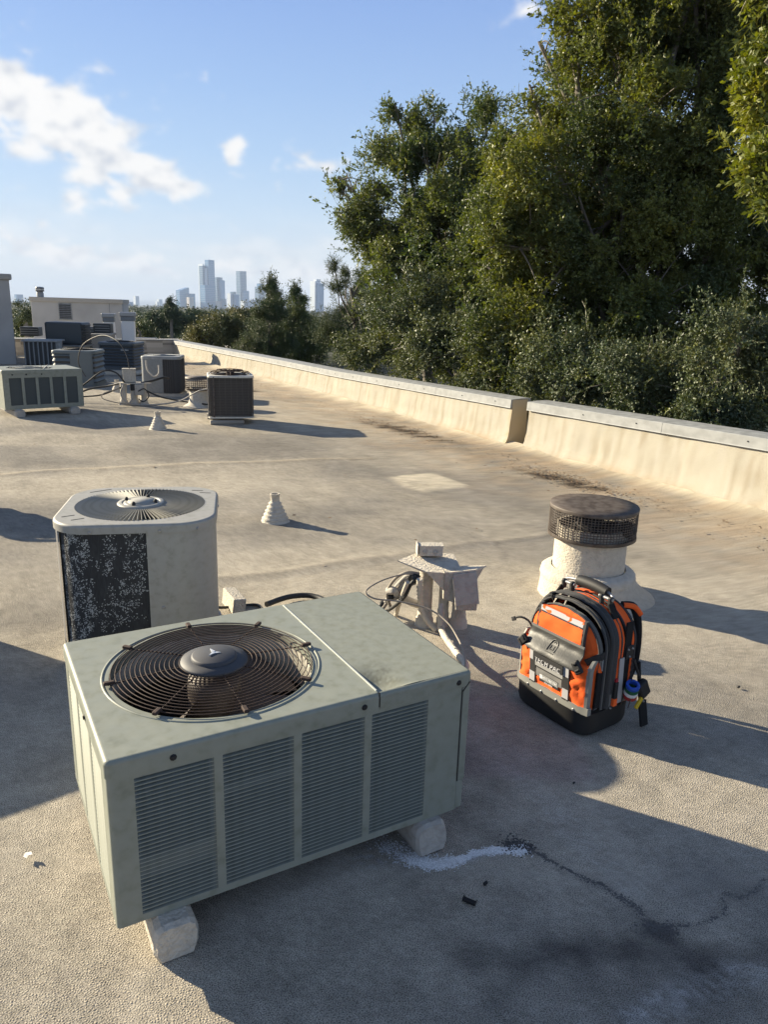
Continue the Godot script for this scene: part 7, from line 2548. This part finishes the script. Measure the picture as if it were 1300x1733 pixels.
	tube(st, spline([e.call(-0.019, 0.292), e.call(-0.019, 0.312), e.call(-0.011, 0.328), e.call(0.0, 0.332), e.call(0.011, 0.328), e.call(0.019, 0.312), e.call(0.019, 0.292)], 4), 0.0022, 6)
	tube(st, [e.call(-0.009, 0.298), e.call(-0.009, 0.310), e.call(0.009, 0.310), e.call(0.009, 0.298), e.call(-0.009, 0.298)], 0.002, 6)
	tube(st, [e.call(-0.006, 0.318), e.call(0.0, 0.325), e.call(0.006, 0.318)], 0.0018, 6)
	tube(st, [e.call(-0.021, 0.288), e.call(0.021, 0.288)], 0.0018, 6)
	part(st, "embossed_mark", hide, fp)
	for s in [-1.0, 1.0]:
		st = new_st()
		rbox(st, Vector3(s * 0.142, 0.285, front_z(s * 0.142, 0.285) + 0.034), Vector3(0.036, 0.052, 0.018), 0.007, Basis(Vector3(0, 0, 1), s * 0.7))
		rbox(st, Vector3(s * 0.136, 0.300, front_z(s * 0.142, 0.285) + 0.042), Vector3(0.020, 0.010, 0.012), 0.004, Basis(Vector3(0, 0, 1), s * 0.7))
		rbox(st, Vector3(s * 0.150, 0.278, front_z(s * 0.142, 0.285) + 0.041), Vector3(0.024, 0.007, 0.012), 0.003, Basis(Vector3(0, 0, 1), s * 0.7))
		part(st, "buckle", M.black, o)
	st = new_st()
	var ssb := Basis(Vector3(0, 0, 1), 0.62)
	rbox(st, Vector3(0.163, 0.310, 0.090), Vector3(0.065, 0.026, 0.004), 0.001, Basis(Vector3.UP, 0.55) * ssb, 1)
	rbox(st, Vector3(0.183, 0.330, 0.050), Vector3(0.05, 0.026, 0.004), 0.001, Basis(Vector3.UP, 1.35) * ssb, 1)
	part(st, "buckle_strap", web, o)
	st = new_st()
	tube(st, spline([Vector3(-0.155, 0.325, 0.095), Vector3(-0.175, 0.345, 0.10), Vector3(-0.205, 0.352, 0.115), Vector3(-0.235, 0.335, 0.125)], 4), 0.0045, 6)
	rbox(st, Vector3(-0.232, 0.336, 0.124), Vector3(0.022, 0.018, 0.007), 0.002, Basis(Vector3(0, 0, 1), 0.5), 1)
	part(st, "strap_end", web, o)
	st = new_st()
	rbox(st, Vector3(0.176, 0.285, 0.076), Vector3(0.016, 0.055, 0.003), 0.001, Basis(Vector3.UP, 0.7) * Basis(Vector3(0, 0, 1), 0.35), 1)
	part(st, "orange_tab", orange, o)
	# dark mesh pocket low on the right side
	st = new_st()
	rbox(st, Vector3(PW * 0.465, 0.185, 0.064), Vector3(0.012, 0.15, 0.034), 0.005)
	part(st, "side_gusset", black, o)
	# zip pulls
	st = new_st()
	rbox(st, Vector3(-0.098, 0.462, 0.052), Vector3(0.010, 0.030, 0.006), 0.002, Basis(Vector3.RIGHT, 0.5), 1)
	rbox(st, Vector3(-0.112, 0.474, 0.040), Vector3(0.016, 0.008, 0.022), 0.002, Basis.IDENTITY, 1)
	part(st, "zip_pull", M.black, o)
	# side panel with clip patch
	st = new_st()
	rbox(st, Vector3(PW * 0.4955, 0.29, -0.066), Vector3(0.008, 0.30, 0.040), 0.003)
	part(st, "side_panel", black, o)
	st = new_st()
	rbox(st, Vector3(PW * 0.50 + 0.004, 0.315, -0.074), Vector3(0.007, 0.055, 0.040), 0.003)
	var cp := part(st, "clip_patch", M.black, o)
	st = new_st()
	for q in [[0.33, -0.086], [0.33, -0.062], [0.298, -0.074]]:
		screw(st, Vector3(PW * 0.50 + 0.0075, q[0], q[1]), Vector3(1, 0, 0), 0.003)
	part(st, "rivets", chrome, cp)
	# steel blade tip and grey pocket on the right side
	st = new_st()
	rbox(st, Vector3(PW * 0.5 + 0.004, 0.205, -0.040), Vector3(0.004, 0.19, 0.026), 0.001, Basis(Vector3.RIGHT, 0.06), 1)
	part(st, "side_reflector", mat(0.36, 0.36, 0.36, 0.5), o)
	st = new_st()
	rbox(st, Vector3(PW * 0.49, 0.132, -0.05), Vector3(0.014, 0.055, 0.15), 0.005)
	part(st, "side_strip", grey, o)
	st = new_st()
	for z in [-0.11, 0.0]:
		screw(st, Vector3(PW * 0.5 + 0.002, 0.098, z), Vector3(1, 0, 0), 0.0032)
	part(st, "rivets", chrome, o)
	# handle
	st = new_st()
	var hz := -0.030
	for s in [-1.0, 1.0]:
		for q in [0.075, 0.118]:
			rbox(st, Vector3(s * q, 0.497, hz), Vector3(0.014, 0.032, 0.020), 0.004)
			rbox(st, Vector3(s * q, 0.512, hz), Vector3(0.016, 0.018, 0.022), 0.006)
	part(st, "handle_bracket", M.cable_black, o)
	st = new_st()
	tube(st, [Vector3(-0.128, 0.511, hz), Vector3(-0.062, 0.511, hz)], 0.0068, 10)
	tube(st, [Vector3(0.062, 0.511, hz), Vector3(0.128, 0.511, hz)], 0.0068, 10)
	part(st, "handle_pin", chrome, o)
	st = new_st()
	tube(st, spline([Vector3(-0.125, 0.515, hz - 0.012), Vector3(-0.10, 0.524, hz - 0.018), Vector3(-0.05, 0.529, hz - 0.02), Vector3(0.05, 0.529, hz - 0.02), Vector3(0.10, 0.522, hz - 0.018), Vector3(0.122, 0.512, hz - 0.01)], 5), 0.0062, 8)
	part(st, "handle_rod", chrome, o)
	st = new_st()
	tube(st, spline([Vector3(-0.062, 0.528, hz - 0.02), Vector3(-0.03, 0.531, hz - 0.02), Vector3(0.03, 0.531, hz - 0.02), Vector3(0.085, 0.525, hz - 0.02)], 5), func(t: float) -> float: return 0.0235 * (0.88 + 0.14 * sin(PI * t)), 14)
	part(st, "handle_grip", rubber, o)
	st = new_st()
	for s in [-1.0, 1.0]:
		rbox(st, Vector3(s * 0.135, 0.470, hz), Vector3(0.010, 0.060, 0.034), 0.004, Basis(Vector3(0, 0, 1), s * 0.55))
	part(st, "bracket_strap", black, o)
	# shoulder straps at the back
	for s in [-1.0, 1.0]:
		st = new_st()
		tube(st, spline([Vector3(s * 0.10, 0.462, -0.125), Vector3(s * 0.125, 0.455, -0.165), Vector3(s * 0.145, 0.38, -0.180), Vector3(s * 0.155, 0.26, -0.178), Vector3(s * 0.15, 0.17, -0.160), Vector3(s * 0.14, 0.115, -0.14)], 5), func(t: float) -> float: return 0.018 - 0.006 * t, 8)
		var sp := part(st, "shoulder_strap", black, o)
		st = new_st()
		tube(st, spline([Vector3(s * 0.112, 0.468, -0.120), Vector3(s * 0.134, 0.462, -0.155), Vector3(s * 0.150, 0.430, -0.180)], 5), 0.011, 8)
		part(st, "strap_facing", orange, sp)
	# ---- things that hang on the right side
	var hang := thing("tape_rolls", "stack of blue, green, white and red tape rolls hanging on the backpack's right side", "tape rolls", o.transform * Vector3(PW * 0.5 + 0.030, 0.165, -0.080), -0.97)
	var tape_cols := [["red", 0.35, 0.03, 0.03], ["white", 0.7, 0.7, 0.7], ["green", 0.01, 0.10, 0.045], ["blue", 0.02, 0.08, 0.42]]
	var tb := Basis(Vector3(0, 0, 1), -0.30) * Basis(Vector3.RIGHT, 0.22)
	for k in 4:
		st = new_st()
		lathe(st, [Vector2(0.017, -0.0085), Vector2(0.0265, -0.0085), Vector2(0.0265, -0.0085), Vector2(0.0275, -0.006), Vector2(0.0275, 0.006), Vector2(0.0265, 0.0085), Vector2(0.0265, 0.0085), Vector2(0.017, 0.0085), Vector2(0.017, 0.0085), Vector2(0.017, -0.0085)], 26, tb * Vector3(0, -0.030 + k * 0.0185, 0), tb)
		var q: Array = tape_cols[k]
		part(st, "tape_roll", mat(q[1], q[2], q[3], 0.4), hang)
	st = new_st()
	for k in 8:
		hoop(st, 0.0075, 0.0016, Vector3(-0.010, 0.045 + k * 0.0125, 0.0), 12, 5, Basis(Vector3.UP, (k % 2) * PI / 2) * Basis(Vector3.RIGHT, PI / 2))
	part(st, "chain", M.dark, hang)
	st = new_st()
	for q in [[-0.02, 0.02], [0.01, 0.012], [-0.03, -0.01]]:
		tube(st, [Vector3(q[0], -0.03, q[1]), Vector3(q[0] - 0.004, -0.07, q[1] + 0.004)], 0.0022, 5)
	part(st, "cord", M.brown_metal, hang)
	var tape := thing("tape_measure", "black and yellow clip-on tape measure hanging behind the tape rolls", "tape measure", o.transform * Vector3(PW * 0.5 + 0.045, 0.155, -0.128), -0.97)
	st = new_st()
	rbox(st, Vector3(0, 0.01, 0), Vector3(0.030, 0.075, 0.055), 0.010, Basis(Vector3.RIGHT, 0.5))
	part(st, "case", M.black, tape)
	st = new_st()
	rbox(st, Vector3(0.006, -0.035, 0.016), Vector3(0.012, 0.075, 0.018), 0.004, Basis(Vector3.RIGHT, -0.7))
	part(st, "yellow_band", mat(0.55, 0.38, 0.01, 0.45), tape)
	st = new_st()
	tube(st, [Vector3(-0.01, 0.05, 0.01), Vector3(-0.02, 0.10, 0.03), Vector3(-0.025, 0.14, 0.045)], 0.006, 6)
	part(st, "clip", M.black, tape)
	var pouch := thing("strap_tail", "black strap tail hanging to the roof at the backpack's right rear corner", "strap", o.transform * Vector3(PW * 0.5 + 0.030, 0.0, -0.150), -0.97)
	st = new_st()
	rbox(st, Vector3(0.016, 0.055, 0), Vector3(0.010, 0.105, 0.044), 0.003, Basis(Vector3(0, 0, 1), 0.22), 2)
	part(st, "webbing", black, pouch)
	st = new_st()
	screw(st, Vector3(0.010, 0.105, 0.0), Vector3(1, 0.1, 0).normalized(), 0.003)
	part(st, "rivet", chrome, pouch)
	st = new_st()
	tube(st, [Vector3(-0.002, 0.10, 0.0), Vector3(-0.012, 0.18, 0.01), Vector3(-0.02, 0.27, 0.02)], 0.008, 6)
	part(st, "upper_strap", black, pouch)
	var brush := thing("marker_tool", "orange-ended black tool tucked on the backpack's right side", "tool", o.transform * Vector3(PW * 0.5 + 0.008, 0.12, -0.010), -0.97)
	st = new_st()
	rbox(st, Vector3(0, 0.055, 0), Vector3(0.016, 0.075, 0.020), 0.004)
	part(st, "sleeve", M.black, brush)
	st = new_st()
	rbox(st, Vector3(0, 0.005, 0.0), Vector3(0.017, 0.034, 0.022), 0.003)
	part(st, "orange_end", orange, brush)
	st = new_st()
	rbox(st, Vector3(0, 0.098, 0), Vector3(0.012, 0.014, 0.014), 0.003)
	part(st, "red_tip", mat(0.35, 0.01, 0.02, 0.5), brush)
